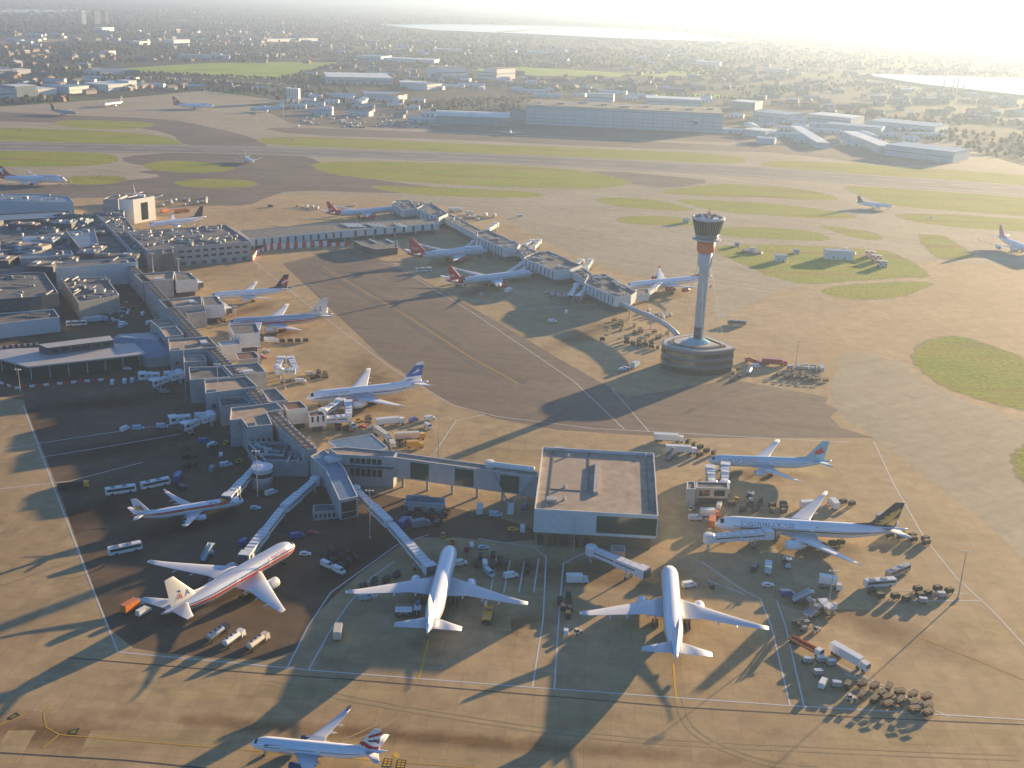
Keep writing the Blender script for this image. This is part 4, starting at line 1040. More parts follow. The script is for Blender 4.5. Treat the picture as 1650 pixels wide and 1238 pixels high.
# --- diagonal pier beyond ----------------------------------------------
r = thing('pier_building', 'hazy diagonal pier of five lounge blocks with striped panel walls and cluttered roofs', 'pier', G(840, 420, 0)); L = Local(r)
DG = [[(631, 327), (650, 338), (672, 335), (660, 322), (640, 322)], [(671, 336), (707, 351), (722, 344), (692, 325)], [(768, 381), (813, 400), (834, 398), (838, 393), (786, 370), (770, 372)],
      [(843, 416), (896, 436), (919, 434), (938, 427), (884, 404), (862, 407)], [(941, 456), (992, 478), (1017, 476), (1026, 470), (975, 441), (948, 444)]]
LK = [[(707, 346), (745, 366), (768, 378), (776, 371), (752, 358), (720, 342)], [(833, 399), (846, 414), (866, 406), (842, 393)], [(918, 435), (944, 452), (956, 443), (936, 428)], [(655, 333), (672, 335), (690, 327), (664, 324)]]
rnd = random.Random(4)
for k, px in enumerate(DG):
    poly = P2(px, 11.5); w, _ = roofed(L, poly, 11.5, 4.4, PANEL, ROOFG, .9, wname='lounge_block')
    q = inset(poly, 1.6); mb = MB(); mb.prism(q, 0, 4.4); L.part(mb, 'undercroft', WALLD, w)
    a, b = edge_facing(poly); wins(L, a, b, 4.8, 10.2, 8 if k > 1 else 5, GLASS, w, .22)
    plant(L, poly, 10.65, 16 if k > 1 else 9, rnd, w, 2, 6, 1.6, math.atan2((b-a).y, (b-a).x))
for px in LK:
    poly = P2(px, 9.5); w, _ = roofed(L, poly, 9.5, 4.4, PANEL, ROOFG, .5, wname='link_block'); plant(L, poly, 9.05, 5, rnd, w, 1.5, 4, 1.2)
    q = inset(poly, 1.2); mb = MB(); mb.prism(q, 0, 4.4); L.part(mb, 'undercroft', WALLD, w)
poly = P2([(1020, 475), (1046, 473), (1045, 466), (1026, 466)], 8); roofed(L, poly, 8, 3, PANEL, ROOFG, .4, wname='end_room')
r, L, poly = mk('covered_bridge', 'long raised walkway of pale panels and glass between the office block and the diagonal pier', 'bridge', [(401, 385), (560, 371), (708, 359), (700, 352), (560, 359), (486, 363), (384, 372)], 10)
w, _ = roofed(L, poly, 10, 4, PANEL, ROOFG, .4, wname='deck', rname='bridge_roof')
for px0, px1, n in (((401, 385), (560, 371), 12), ((560, 371), (708, 359), 9)):
    a, b = P2([px0, px1], 10); wins(L, a, b, 4.4, 8.8, n, GLASS, r, .25)
    for u in np.linspace(.04, .96, 5):
        p = a+(b-a)*u+Vector((.3, 2.0)); mb = MB(); mb.box((p.x, p.y, 2), (1.2, 1.2, 4)); L.part(mb, 'column', WALL)
q = inset(poly, 5.5); mb = MB(); mb.prism(q, 0, 4); L.part(mb, 'undercroft', WALLD)
for x in (550, 556, 562, 568, 574, 592, 600, 608, 635, 642):
    p, q = G(x, 361, 10), G(x+14, 366.5, 10); mb = MB(); mb.bar((p.x, p.y, 10.1), (q.x, q.y, 10.1), 1.6, .7); L.part(mb, 'skylight', PANEL)
r, L, poly = block('canopy_shed', 'low dark shed with two pale rooflights under the long walkway', [(570, 388), (640, 388), (641, 399), (606, 402), (584, 396)], 5.5, WALLD, ROOFG, .3)
for x in (595, 622):
    p, q = G(x, 386, 5.5), G(x+12, 392, 5.5); mb = MB(); mb.bar((p.x, p.y, 5.7), (q.x, q.y, 5.7), 1.5, .6); L.part(mb, 'skylight', PANEL)
# red and white blast fence
r = thing('blast_fence', 'tall fence of alternating red and white panels below the long walkway', 'fence', G(480, 402)); L = Local(r)
line = [G(*p) for p in ((407, 421), (415, 409), (425, 405), (440, 402.5), (480, 400), (527, 397.5), (562, 396.5))]
k = 0
for i in range(len(line)-1):
    a, b = line[i], line[i+1]; n = max(1, round((b-a).length/3.6))
    for j in range(n):
        p, q = a.lerp(b, j/n), a.lerp(b, (j+1)/n); h = 5.0 if i >= 2 else 3.4
        if i == 5: h = 3
        mb = MB(); mb.bar((p.x, p.y, h/2), (q.x, q.y, h/2), .3, h); L.part(mb, 'panel', mat('fence_red', (.55, .045, .03), .6) if k % 2 == 0 else mat('fence_white', (.72, .72, .70), .6)); k += 1
r = thing('blast_fence', 'low red and white barrier line in front of the pavilion', 'fence', G(40, 628)); L = Local(r)
line = [G(*p) for p in ((-5, 616), (24, 627), (70, 622), (180, 612))]; k = 0
for i in range(len(line)-1):
    a, b = line[i], line[i+1]; n = max(1, round((b-a).length/3.2))
    for j in range(n):
        p, q = a.lerp(b, j/n), a.lerp(b, (j+.8)/n)
        mb = MB(); mb.bar((p.x, p.y, .6), (q.x, q.y, .6), .5, 1.2); L.part(mb, 'panel', MATS['fence_red'] if k % 2 == 0 else MATS['fence_white']); k += 1
r = thing('blast_fence', 'red and white barrier behind the pavilion roof', 'fence', G(30, 556)); L = Local(r)
line = [G(*p) for p in ((-5, 563), (62, 556))]
for j in range(14):
    p, q = line[0].lerp(line[1], j/14), line[0].lerp(line[1], (j+1)/14); mb = MB(); mb.bar((p.x, p.y, .8), (q.x, q.y, .8), .4, 1.6); L.part(mb, 'panel', MATS['fence_red'] if j % 2 == 0 else MATS['fence_white'])

# --- control tower -------------------------------------------------------
TX, TY = 104.6, 615.0
r = thing('control_tower', 'very tall control tower with cone cab, orange collar and striped round podium', 'control tower', (TX, TY, 0)); L = Local(r)
pod = smooth_poly(P2([(1064, 551), (1072, 544), (1112, 538), (1130, 538), (1184, 559), (1184, 564), (1128, 570), (1072, 560)], 14), 2)
bandm = [mat('podium_grey', (.20, .21, .23), .4, .2), mat('podium_glass', (.03, .05, .045), .1), mat('podium_blue', (.15, .18, .24), .35, .2)]
lev = [(0, 0, 1), (3.3, 0, 0), (4.2, .35, 2), (5.4, .35, 1), (7.6, 0, 0), (8.6, .35, 2), (9.8, .35, 1), (12.0, 0, 0), (12.8, .5, 0), (14.2, .5, 0)]
rings = [[(p.x, p.y, z) for p in inset(pod, -d+.5)] for z, d, _ in lev]
if sum(pod[i].x*pod[i-1].y-pod[i-1].x*pod[i].y for i in range(len(pod))) > 0: rings = [q[::-1] for q in rings]
mb = MB(); mb.loft(rings, lambda k, i: lev[k][2]); L.part(mb, 'podium', bandm)
q = inset(pod, 1.2); mb = MB(); mb.prism(q, 14.2, 14.35); L.part(mb, 'podium_roof', mat('podium_roof_sheet', (.50, .45, .40), .7, 0, .1, .4))
q = inset(pod, 5); mb = MB(); mb.prism(q, 14.35, 14.9); L.part(mb, 'podium_roof', ROOFG)
q = inset(pod, 7); mb = MB(); mb.prism(q, 14.9, 15.1); L.part(mb, 'podium_roof', mat('podium_roof_sheet', (.5, .45, .4)))
mb = MB(); mb.revolve([(7.5, 15.1), (4.2, 17.0), (2.4, 17.2)], 3*4, (TX, TY, 0), caps=False); L.part(mb, 'glass_skirt', mat('aqua_glass', (.25, .50, .52), .15))
MAST = mat('mast_cladding', (.52, .59, .65), .35, .1, .03, .2)
mb = MB(); mb.revolve([(2.5, 15), (2.5, 24)], 24, (TX, TY, 0)); L.part(mb, 'mast_base', mat('mast_dark', (.10, .10, .11), .4, .3), smooth=True)
mb = MB(); mb.revolve([(2.52, 24), (2.52, 60), (3.1, 62), (4.0, 66.5)], 24, (TX, TY, 0)); L.part(mb, 'mast', MAST, smooth=True)
for z in range(26, 60, 6):
    mb = MB(); mb.revolve([(2.56, z), (2.58, z+.15), (2.56, z+.3)], 24, (TX, TY, 0), caps=False); L.part(mb, 'mast_joint', mat('mast_joint_grey', (.46, .53, .59), .5))
mb = MB(); mb.box((TX+2.35, TY-1.3, 38), (.7, .8, 46)); L.part(mb, 'lift_rail', WALLW)
for an in (0, 2.094, 4.188):
    mb = MB(); c, s = math.cos(an+.3), math.sin(an+.3)
    P = [(TX+c*2.4, TY+s*2.4, 56), (TX+c*4.3, TY+s*4.3, 59), (TX+c*4.6, TY+s*4.6, 66.5), (TX+c*2.4, TY+s*2.4, 66.5)]
    off = Vector((-s*.35, c*.35, 0)); mb.add([Vector(p)+off for p in P]+[Vector(p)-off for p in P], [(0, 1, 2, 3), (7, 6, 5, 4), (0, 4, 5, 1), (1, 5, 6, 2), (2, 6, 7, 3), (3, 7, 4, 0)])
    L.part(mb, 'bracket', MAST)
    for e in (-.25, .25):
        mb = MB(); c2, s2 = math.cos(an+.3+e), math.sin(an+.3+e); mb.tube((TX+c*4.3, TY+s*4.3, 58.5), (TX+c2*15, TY+s2*11, 15), .09, n=5); L.part(mb, 'stay_cable', PIPE)
mb = MB(); mb.revolve([(4.0, 66.5), (4.9, 68), (5.0, 73.2)], 28, (TX, TY, 0)); L.part(mb, 'collar', mat('collar_orange', (.75, .16, .035), .5), smooth=True)
mb = MB(); mb.revolve([(5.0, 73.2), (7.9, 74.0), (7.9, 74.6), (6.2, 75.0)], 28, (TX, TY, 0)); L.part(mb, 'gallery', PIPE)
CABG = mat('cab_glass', (.10, .12, .10), .18, .3)
mb = MB(); mb.revolve([(6.1, 74.6), (6.5, 77.2)], 32, (TX, TY, 0)); L.part(mb, 'cab_base', mat('cab_grey', (.26, .27, .25), .4, .3), smooth=True)
mb = MB(); mb.revolve([(6.5, 77.2), (8.6, 85.2)], 32, (TX, TY, 0)); L.part(mb, 'cab', CABG)
for i in range(32):
    t = 2*PI*i/32; mb = MB(); mb.bar((TX+6.55*math.cos(t), TY+6.55*math.sin(t), 77.2), (TX+8.68*math.cos(t), TY+8.68*math.sin(t), 85.2), .22, .2); L.part(mb, 'mullion', mat('cab_grey'))
mb = MB(); mb.revolve([(8.6, 85.2), (9.1, 85.6), (9.1, 86.5), (8.2, 86.7), (8.2, 86.1), (.02, 86.2)], 32, (TX, TY, 0)); L.part(mb, 'cab_roof', WALLW)
for i in range(9):
    a, rr = 2*PI*i/9, 2.2+2.6*(i % 3); mb = MB(); mb.box((TX+rr*math.cos(a), TY+rr*math.sin(a), 87), (1.6, 1.1, 1.6), a); L.part(mb, 'roof_unit', PLANT)
for i, (dx, dy, hh) in enumerate(((0, 0, 4.5), (1.1, .5, 3.2), (-1, .8, 3))):
    mb = MB(); mb.tube((TX+dx, TY+dy, 86.2), (TX+dx, TY+dy, 86.2+hh), .16, n=6); L.part(mb, 'aerial', mat('aerial_red', (.6, .06, .05), .5))
# curved footbridge
pts = [G(*p, 8) for p in ((1000, 490), (1015, 496), (1032, 504), (1050, 511), (1066, 519), (1078, 527), (1087, 535), (1093, 543))]
r = thing('footbridge', 'curved enclosed footbridge linking the diagonal pier to the control tower', 'footbridge', (pts[3].x, pts[3].y, 0)); L = Local(r)
mb = MB(); rings = []
for i, p in enumerate(pts):
    e = (pts[min(i+1, 7)]-pts[max(i-1, 0)]).normalized(); nr = Vector((-e.y, e.x, 0))
    rings.append([p+nr*1.6*math.cos(t)+Vector((0, 0, 1.6*math.sin(t))) for t in np.linspace(0, 2*PI, 12, endpoint=False)])
mb.loft(rings); L.part(mb, 'tube', PIPE, smooth=True)
for i in (1, 3, 5):
    p = pts[i]; mb = MB(); mb.tube((p.x, p.y, 0), (p.x, p.y, 6.6), .4, n=8); L.part(mb, 'column', WALL)

# --- huts on the grass island -------------------------------------------
for x, y, sx, sy, h, lab in ((1350, 417, 23, 9, 7, 'largest pale hut on the grass island'), (1257, 421, 9, 6, 5, 'small white hut on the grass island'), (1283, 408, 5, 4, 3, 'tiny grey hut at the back of the grass island'),
                             (1187, 397, 4, 4, 3, 'tiny white cabin at the tip of the grass island'), (1105, 359, 6, 4, 4, 'white cabin on the grass left of the tower cab')):
    p = G(x, y); r = thing('hut', lab, 'hut', (p.x, p.y, 0), -.05); 
    mb = MB(); mb.box((0, 0, h/2), (sx, sy, h)); mb.build('wall', WALLW, r)
    mb = MB(); mb.box((0, 0, h+.15), (sx+.8, sy+.8, .3)); mb.build('roof', ROOFB, r)
    mb = MB(); mb.box((sx*.2, -sy/2-.03, 1.05), (1, .12, 2.1)); mb.build('door', WALLD, r)
    mb = MB(); mb.box((-sx*.2, -sy/2-.03, 1.9), (1.4, .12, 1)); mb.build('window', GLASS, r)
for k, (x, y, lab) in enumerate(((1402, 414, 'red and white chequered box nearest the largest hut'), (1412, 421, 'red and white chequered box in the middle of its row'), (1421, 430, 'red and white chequered box at the lower end of its row'))):
    p = G(x, y); r = thing('chequered_cabin', lab, 'cabin', (p.x, p.y, 0), -.3)
    mb = MB()
    for i in range(4):
        for j in range(3): mb.box((-3+2*i, 0, .8+1.6*j), (2, 3.4, 1.6), 0, (i+j) % 2)
    mb.build('wall', [mat('chequer_red', (.55, .10, .06), .6), WALLW], r); mb = MB(); mb.box((0, 0, 4.95), (8.4, 3.8, .3)); mb.build('roof', WALLW, r)
for x, y, lab in ((1212, 407, 'dark radar cabin group on the grass by the tower'), (1362, 408, 'dark aerial platform right of the largest hut')):
    p = G(x, y); r = thing('radar_platform', lab, 'radar', (p.x, p.y, 0)); L = Local(r)
    mb = MB(); mb.revolve([(9, 0), (8.2, 1.6), (.02, 1.7)], 20, (p.x, p.y, 0)); L.part(mb, 'mound', WALLD)
    for i in range(12):
        t = i*2*PI/12; mb = MB(); mb.tube((p.x+6.5*math.cos(t), p.y+6.5*math.sin(t), 1.6), (p.x+6.5*math.cos(t), p.y+6.5*math.sin(t), 4.2), .12, n=5); L.part(mb, 'post', WALLW)
    mb = MB(); mb.box((p.x, p.y, 3), (4, 3, 2.8)); L.part(mb, 'cabin', WALLW)
# ================================================================== painted lines
PW = mat('white_line_paint', (.58, .58, .57), .8); PY = mat('yellow_line_paint', (.62, .36, .015), .8); PYW = mat('worn_yellow_paint', (.50, .30, .03), .9); PK = mat('black_board_paint', (.02, .018, .015), .8); SEAM = mat('drain_joint', (.07, .06, .05), .9)
def line(pts, w, m, z=.028, closed=False):
    q = [G(*p) for p in pts]; P = []; F = []
    for i in range(len(q)):
        a, b = q[max(i-1, 0)], q[min(i+1, len(q)-1)]; e = (b-a).normalized(); n = Vector((-e.y, e.x, 0))*w/2
        P += [(q[i].x+n.x, q[i].y+n.y, z), (q[i].x-n.x, q[i].y-n.y, z)]
    for i in range(len(q)-1): F.append((2*i+1, 2*i+3, 2*i+2, 2*i))
    return P, F
LZ = [0]
def lines(name, lab, L, w, m, z=.028):
    for pts in L:
        LZ[0] += 1; mb = MB(); P, F = line(pts, w, m, z+(.00012*LZ[0] if z > .02 else .0002*(LZ[0] % 5))); mb.add(P, F); tag(mb.build(name, m), lab, 'marking', kind='structure')
lines('stand_line', 'white painted stand and clearway line on the apron', [
 [(190, 1051), (500, 1080), (860, 1108), (1270, 1137), (1490, 1150), (1700, 1163)], [(38, 655), (66, 730), (100, 820), (150, 950), (190, 1051)],
 [(-20, 728), (60, 715), (160, 700), (300, 680)], [(60, 738), (160, 722), (290, 700)], [(-20, 790), (110, 776), (230, 745)],
 [(463, 1076), (496, 1010), (533, 955), (640, 878), (690, 862)], [(497, 1080), (530, 1020), (560, 975), (600, 930), (635, 905)],
 [(770, 868), (860, 882), (880, 898), (875, 1000), (858, 1108)], [(893, 1112), (903, 960), (908, 908), (960, 882)],
 [(1130, 905), (1195, 950), (1225, 965), (1243, 1010), (1273, 1137)], [(1252, 968), (1266, 1010), (1296, 1140)], [(1140, 935), (1200, 958)],
 [(408, 421), (520, 510), (640, 600), (730, 653), (800, 671), (950, 690), (1180, 703), (1370, 713)],
 [(610, 422), (640, 430), (760, 503), (870, 577), (925, 615), (1006, 692)], [(985, 625), (1045, 695)],
 [(1408, 712), (1440, 780), (1490, 868), (1540, 930), (1600, 985), (1660, 1050)], [(1440, 950), (1560, 957)], [(1470, 968), (1580, 968)],
 [(1285, 1035), (1370, 1080), (1430, 1108), (1500, 1142)], [(1360, 1085), (1450, 1120), (1530, 1155)],
 [(800, 900), (790, 955)], [(822, 903), (812, 955)], [(845, 905), (836, 955)], [(868, 900), (860, 955)],
 [(700, 470), (830, 500), (960, 490)], [(780, 330), (1100, 326)], [(700, 730), (735, 678), (780, 668)]], .5, PW)
lines('runway_line_and_lit_edge', 'pale line for the runway edges, and for the lit edge painted along its high speed exit', [[(1050, 276), (1120, 283), (1200, 292), (1322, 307)], [(-20, 231), (400, 236.5), (800, 249.5), (1200, 269.5), (1650, 299)], [(-20, 241.5), (400, 247.5), (800, 261.5), (1200, 282), (1650, 314)]], 1.6, PW)  # first strip paints the sunlit edge of the exit in white
for i in range(26):
    t0 = (i+.15)/26; t1 = (i+.62)/26
    f = lambda t: (t*1650, 236.5+11*t*1.2+56*t*t)
    lines('runway_dash', 'white centre dash on the runway', [[f(t0), f(t1)]], 1.4, PW)
lines('lead_line', 'yellow lead-in line painted for a parking or taxiing aircraft', [
 [(690, 1032), (680, 1075), (674, 1096)], [(1085, 1070), (1087, 1100), (1090, 1128)], [(520, 430), (660, 512), (760, 577), (835, 618)]], .6, PY)
lines('lead_line', 'worn yellow taxi line on the apron', [[(1468, 1022), (1560, 1058), (1660, 1100)], [(80, 1136), (70, 1150), (74, 1172), (95, 1184), (190, 1192), (640, 1228), (1000, 1256)], [(-10, 1172), (45, 1149)], [(95, 1184), (70, 1205)],
 [(638, 1218), (634, 1240)], [(640, 300), (450, 300), (300, 308), (-20, 312)], [(1560, 500), (1660, 560)]], .4, PYW)
lines('drain_joint', 'long dark drain joint across the foreground apron', [[(110, 1060), (350, 1080), (600, 1098), (1100, 1140), (1400, 1157), (1700, 1170)], [(-20, 1212), (200, 1225), (400, 1245)]], .5, SEAM)
lines('tar_seam', 'darker tar band along the taxiway centre', [[(545, 440), (665, 510), (765, 575), (845, 618)], [(500, 428), (640, 508), (745, 575), (800, 612)]], 5, mat('tar_band', (.10, .082, .07), .9, 0, .25, .1), .0165)
r = thing('painted_board', 'pair of black ground boards with yellow characters beside a yellow arrow', 'ground marking', G(635, 1224)); L = Local(r)
for px in ([(619, 1222), (633, 1223), (630, 1237), (615, 1236)], [(640, 1224), (655, 1225), (652, 1239), (637, 1238)]):
    mb = MB(); q = [G(x, y) for x, y in px]; mb.add([(p.x, p.y, .041) for p in q[::-1]], [(0, 1, 2, 3)]); L.part(mb, 'board', PK)
    for r_ in range(3):
        for c_ in range(2):
            u0, v0 = .12+.42*c_, .12+.29*r_
            def at(u, v): a = q[0].lerp(q[1], u); b = q[3].lerp(q[2], u); return a.lerp(b, v)
            cs = [at(u0, v0), at(u0+.33, v0), at(u0+.33, v0+.15), at(u0, v0+.15)]
            mb = MB(); mb.add([(p.x, p.y, .045) for p in cs[::-1]], [(0, 1, 2, 3)]); L.part(mb, 'character', PY)
mb = MB(); q = [G(*p) for p in ((638.5, 1212), (644, 1217), (641, 1221), (636, 1221), (633, 1217))]; mb.add([(p.x, p.y, .045) for p in q[::-1]], [(0, 1, 2, 3, 4)]); L.part(mb, 'arrow', PY)
for px, lab in (([(112, 1177), (129, 1173), (123, 1184), (107, 1184)], 'dark ground board by the yellow curve at lower left'), ([(10, 1158), (26, 1148), (33, 1153), (17, 1161)], 'dark ground board at the end of a yellow line at lower left')):
    q = [G(*p) for p in px]; r = thing('painted_board', lab, 'ground marking', cen(q)); L = Local(r)
    mb = MB(); mb.add([(p.x, p.y, .041) for p in q[::-1]], [(0, 1, 2, 3)]); L.part(mb, 'board', PK)
    mb = MB(); c = cen(q); mb.add([(c.x+(p.x-c.x)*.55, c.y+(p.y-c.y)*.55, .045) for p in q[::-1]], [(0, 1, 2, 3)]); L.part(mb, 'character', mat('board_olive_paint', (.16, .15, .02), .8))

# relaid bays of slightly different concrete, and tyre tracks
prnd = random.Random(77); ca_, sa_ = math.cos(R(-3.5)), math.sin(R(-3.5))
for k, (m_, n) in enumerate(((concrete('new_bay_concrete', (.375, .278, .132), (.48, .362, .185), 7.5, .62, 3.5), 16), (concrete('old_bay_concrete', (.315, .228, .105), (.42, .312, .155), 7.5, .62, 3.5), 20))):
    for i in range(n):
        p = G(prnd.uniform(-20, 1660), prnd.uniform(930, 1236) if i % 3 else prnd.uniform(700, 930)); u = round((p.x*ca_-p.y*sa_)/7.5)*7.5; v = round((p.x*sa_+p.y*ca_)/7.5)*7.5
        w_, h_ = 7.5*prnd.choice([1, 1, 2, 3, 5]), 7.5*prnd.choice([1, 1, 1, 2]); q = [(u, v), (u+w_, v), (u+w_, v+h_), (u, v+h_)]
        mb = MB(); mb.add([(a*ca_+b*sa_, -a*sa_+b*ca_, .0022+.0028*k+.00012*i) for a, b in q], [(0, 1, 2, 3)]); tag(mb.build('apron_bay', m_), 'relaid concrete bay in the apron', 'apron', kind='structure')
LT = 0
TM = mat('tyre_track', (.33, .245, .118), .9, 0, .12, .12)
for pts in ([(430, 1100), (700, 1150), (1000, 1190), (1400, 1212), (1660, 1222)], [(1090, 1120), (1120, 1180), (1220, 1225), (1330, 1240)], [(676, 1090), (640, 1150), (540, 1200), (400, 1222)], [(1200, 640), (1350, 600), (1500, 480), (1600, 430)]):
    q = [G(*p) for p in pts]; fine = []
    for i in range(len(q)-1):
        p0, p1, p2, p3 = q[max(i-1, 0)], q[i], q[i+1], q[min(i+2, len(q)-1)]
        for j in range(8):
            t = j/8; fine.append(.5*((2*p1)+(p2-p0)*t+(2*p0-5*p1+4*p2-p3)*t*t+(3*p1-p0-3*p2+p3)*t**3))
    for off in (-1.1, 1.1):
        LT += 1
        P, F = [], []
        for i in range(len(fine)):
            e = (fine[min(i+1, len(fine)-1)]-fine[max(i-1, 0)]).normalized(); n = Vector((-e.y, e.x, 0))
            for s in (1, -1): P.append(tuple(fine[i]+n*(off+s*.28)+Vector((0, 0, .0235+.0004*LT))))
        for i in range(len(fine)-1): F.append((2*i+1, 2*i+3, 2*i+2, 2*i))
        mb = MB(); mb.add(P, F); tag(mb.build('tyre_track', TM), 'faint curving tyre track on the concrete', 'marking', kind='structure')

# ================================================================== jet bridges
JBW = mat('jetbridge_white', (.68, .70, .72), .45, 0, .06, .6); JBG = mat('jetbridge_grey', (.40, .44, .47), .5, 0, .1, .6)
def jetbridge(lab, pts, z=6.4, body=JBW, cab=True, col=True, w=2.9):
    """pts: photo pixels of the roof line, first the rotunda, last the cab"""
    q = [G(x, y, z) for x, y in pts]
    r = thing('jet_bridge', lab, 'jet bridge', (q[0].x, q[0].y, 0)); L = Local(r)
    mb = MB(); mb.revolve([(.02, z-3), (2.2, z-3), (2.2, z+.1), (1.6, z+.55), (.02, z+.65)], 16, (q[0].x, q[0].y, 0)); L.part(mb, 'rotunda', body, smooth=False)
    mb = MB(); mb.tube((q[0].x, q[0].y, 0), (q[0].x, q[0].y, z-3), .55, n=10); L.part(mb, 'column', JBG)
    for i in range(len(q)-1):
        a, b = q[i], q[i+1]; d = (b-a).normalized(); n = Vector((-d.y, d.x, 0)); m_ = a.lerp(b, .52)
        for k, (p0, p1, ww, hh) in enumerate(((a+d*1.5, m_+d*1.5, w, 2.7), (m_, b-d*.5, w+.45, 3.05))):
            mb = MB(); mb.bar((p0.x, p0.y, z-1.5), (p1.x, p1.y, z-1.5), ww, hh)
            t = L.part(mb, 'tunnel', body)
            for s in (1, -1):
                mb = MB(); e0, e1 = p0+d*.8+n*s*(ww/2+.02), p1-d*.8+n*s*(ww/2+.02); mb.bar((e0.x, e0.y, z-1.3), (e1.x, e1.y, z-1.3), .06, .5); L.part(mb, 'window_strip', WALLD, t)
            for u in np.linspace(.06, .94, max(3, int((p1-p0).length/2.4))):
                p = p0.lerp(p1, u); mb = MB(); mb.bar((p.x-n.x*ww/2, p.y-n.y*ww/2, z-1.5+hh/2+.05), (p.x+n.x*ww/2, p.y+n.y*ww/2, z-1.5+hh/2+.05), .18, .14); L.part(mb, 'roof_rib', JBG, t)
    a, b = q[-2], q[-1]; d = (b-a).normalized(); n = Vector((-d.y, d.x, 0)); ang = math.atan2(d.y, d.x)
    if cab:
        mb = MB(); mb.box((b.x+d.x, b.y+d.y, z-1.35), (3.6, 4.2, 3.5), ang); c = L.part(mb, 'cab', body)
        mb = MB(); mb.box((b.x+d.x*3, b.y+d.y*3, z-1.4), (.8, 3.6, 3.1), ang); L.part(mb, 'bellows', WALLD, c)
        mb = MB(); p = b+n*2.15+d*.8; mb.box((p.x, p.y, z-1.0), (2.0, .1, 1.2), ang); L.part(mb, 'window', GLASS, c)
    if col:
        p = a.lerp(b, .78)
        for s in (1, -1):
            mb = MB(); e = p+n*s*1.7; mb.tube((e.x, e.y, .6), (e.x, e.y, z-1.2), .28, n=8); L.part(mb, 'drive_leg', JBG)
            mb = MB(); mb.tube((e.x-n.x*.3, e.y-n.y*.3, .6), (e.x+n.x*.3, e.y+n.y*.3, .6), .6, n=12); L.part(mb, 'wheel', RUBBER)
        mb = MB(); mb.bar((p.x-n.x*1.8, p.y-n.y*1.8, .8), (p.x+n.x*1.8, p.y+n.y*1.8, .8), .8, .5); L.part(mb, 'bogie', JBG)
    return r
JB = [
 ('jet bridge folded down from the small round tower, pointing at the red-banded jet', [(415, 746), (369, 796)]),
 ('long two-stage jet bridge whose sunlit end meets the silver striped jet', [(508, 770), (456, 815), (397, 890)]),
 ('long two-stage jet bridge pointing right-down to the nose of the white jet', [(572, 785), (628, 839), (690, 908)]),
 ('pale blue jet bridge left of the right-hand white jet nose', [(953, 881), (1032, 914)]),
 ('left white jet bridge rising to the ice blue jet', [(1148, 776), (1145, 754)]), ('right white jet bridge rising to the ice blue jet', [(1168, 776), (1169, 749)]),
 ('long white jet bridge along the nose of the jet with the gold bird fin', [(1143, 862), (1234, 855)]),
 ('nearer bridge of the pair at the blue-banded white jet', [(518, 672), (562, 669), (561, 648)]), ('farther bridge of the pair at the blue-banded white jet', [(520, 660), (546, 645)]),
 ('left arm of the empty white bridge pair at the middle of the pier', [(447, 590), (453, 577)]), ('right arm of the empty white bridge pair at the middle of the pier', [(450, 594), (478, 594), (469, 577)]),
 ('upper left arm of the shaded bridge pair nearest the pavilion', [(288, 597), (262, 600), (232, 601)]), ('lower arm of the shaded bridge pair nearest the pavilion', [(290, 600), (272, 605), (249, 612)]),
 ('left arm of the second shaded bridge pair below the pier', [(338, 664), (312, 667), (281, 671)]), ('right arm of the second shaded bridge pair below the pier', [(340, 667), (322, 673), (300, 681)]),
 ('white jet bridge at the nose of the silver jet docked on the pier', [(400, 538), (414, 533), (416, 522)]), ('white bridge end at the wing of the pier nearest the navy-finned jet', [(348, 480), (367, 496)]),
 ('white bridge end at the top wing of the pier, no aircraft at it', [(304, 442), (321, 455)]),
 ('slim bridge from the diagonal pier to the red-finned jumbo', [(763, 388), (750, 399)]), ('slim bridge from the diagonal pier to the nose of the red-finned jumbo', [(774, 392), (771, 402)]),
 ('sunlit bridge above the nose of the four-engined jet', [(841, 423), (817, 440)]), ('second slim bridge ahead of the four-engined jet', [(850, 427), (840, 437)]),
 ('left of two parked bridges hanging below the diagonal pier', [(929, 458), (919, 475)]), ('right of two parked bridges hanging below the diagonal pier', [(944, 464), (932, 476)]),
 ('gleaming bridge reaching the jet behind the tower', [(1042, 471), (1062, 456)]), ('gleaming white bridge on the far side of the first lounge block', [(786, 368), (799, 360)]),
 ('gleaming white bridge on the far side of the second lounge block', [(859, 397), (868, 387)]), ('gleaming white bridge on the far side of the third lounge block', [(944, 431), (951, 419)]),
 ('short lit bridge stub beyond the second lounge block', [(846, 393), (856, 387)]), ('short lit bridge stub beyond the third lounge block', [(928, 425), (936, 419)]),
]
for lab, pts in JB: jetbridge(lab, pts)
p = G(422, 752, 9); r = thing('stair_drum', 'small round tower at the pier end carrying a folded jet bridge', 'tower', (p.x, p.y, 0)); L = Local(r)
mb = MB(); mb.revolve([(4.2, 0), (4.2, 8.6)], 24, (p.x, p.y, 0)); L.part(mb, 'drum', JBG, smooth=True)
mb = MB(); mb.revolve([(4.5, 8.6), (4.5, 9.1), (.02, 9.6)], 24, (p.x, p.y, 0)); L.part(mb, 'roof', JBW)
mb = MB(); mb.revolve([(4.26, 5.2), (4.26, 7)], 24, (p.x, p.y, 0), caps=False); L.part(mb, 'window_band', GLASS)

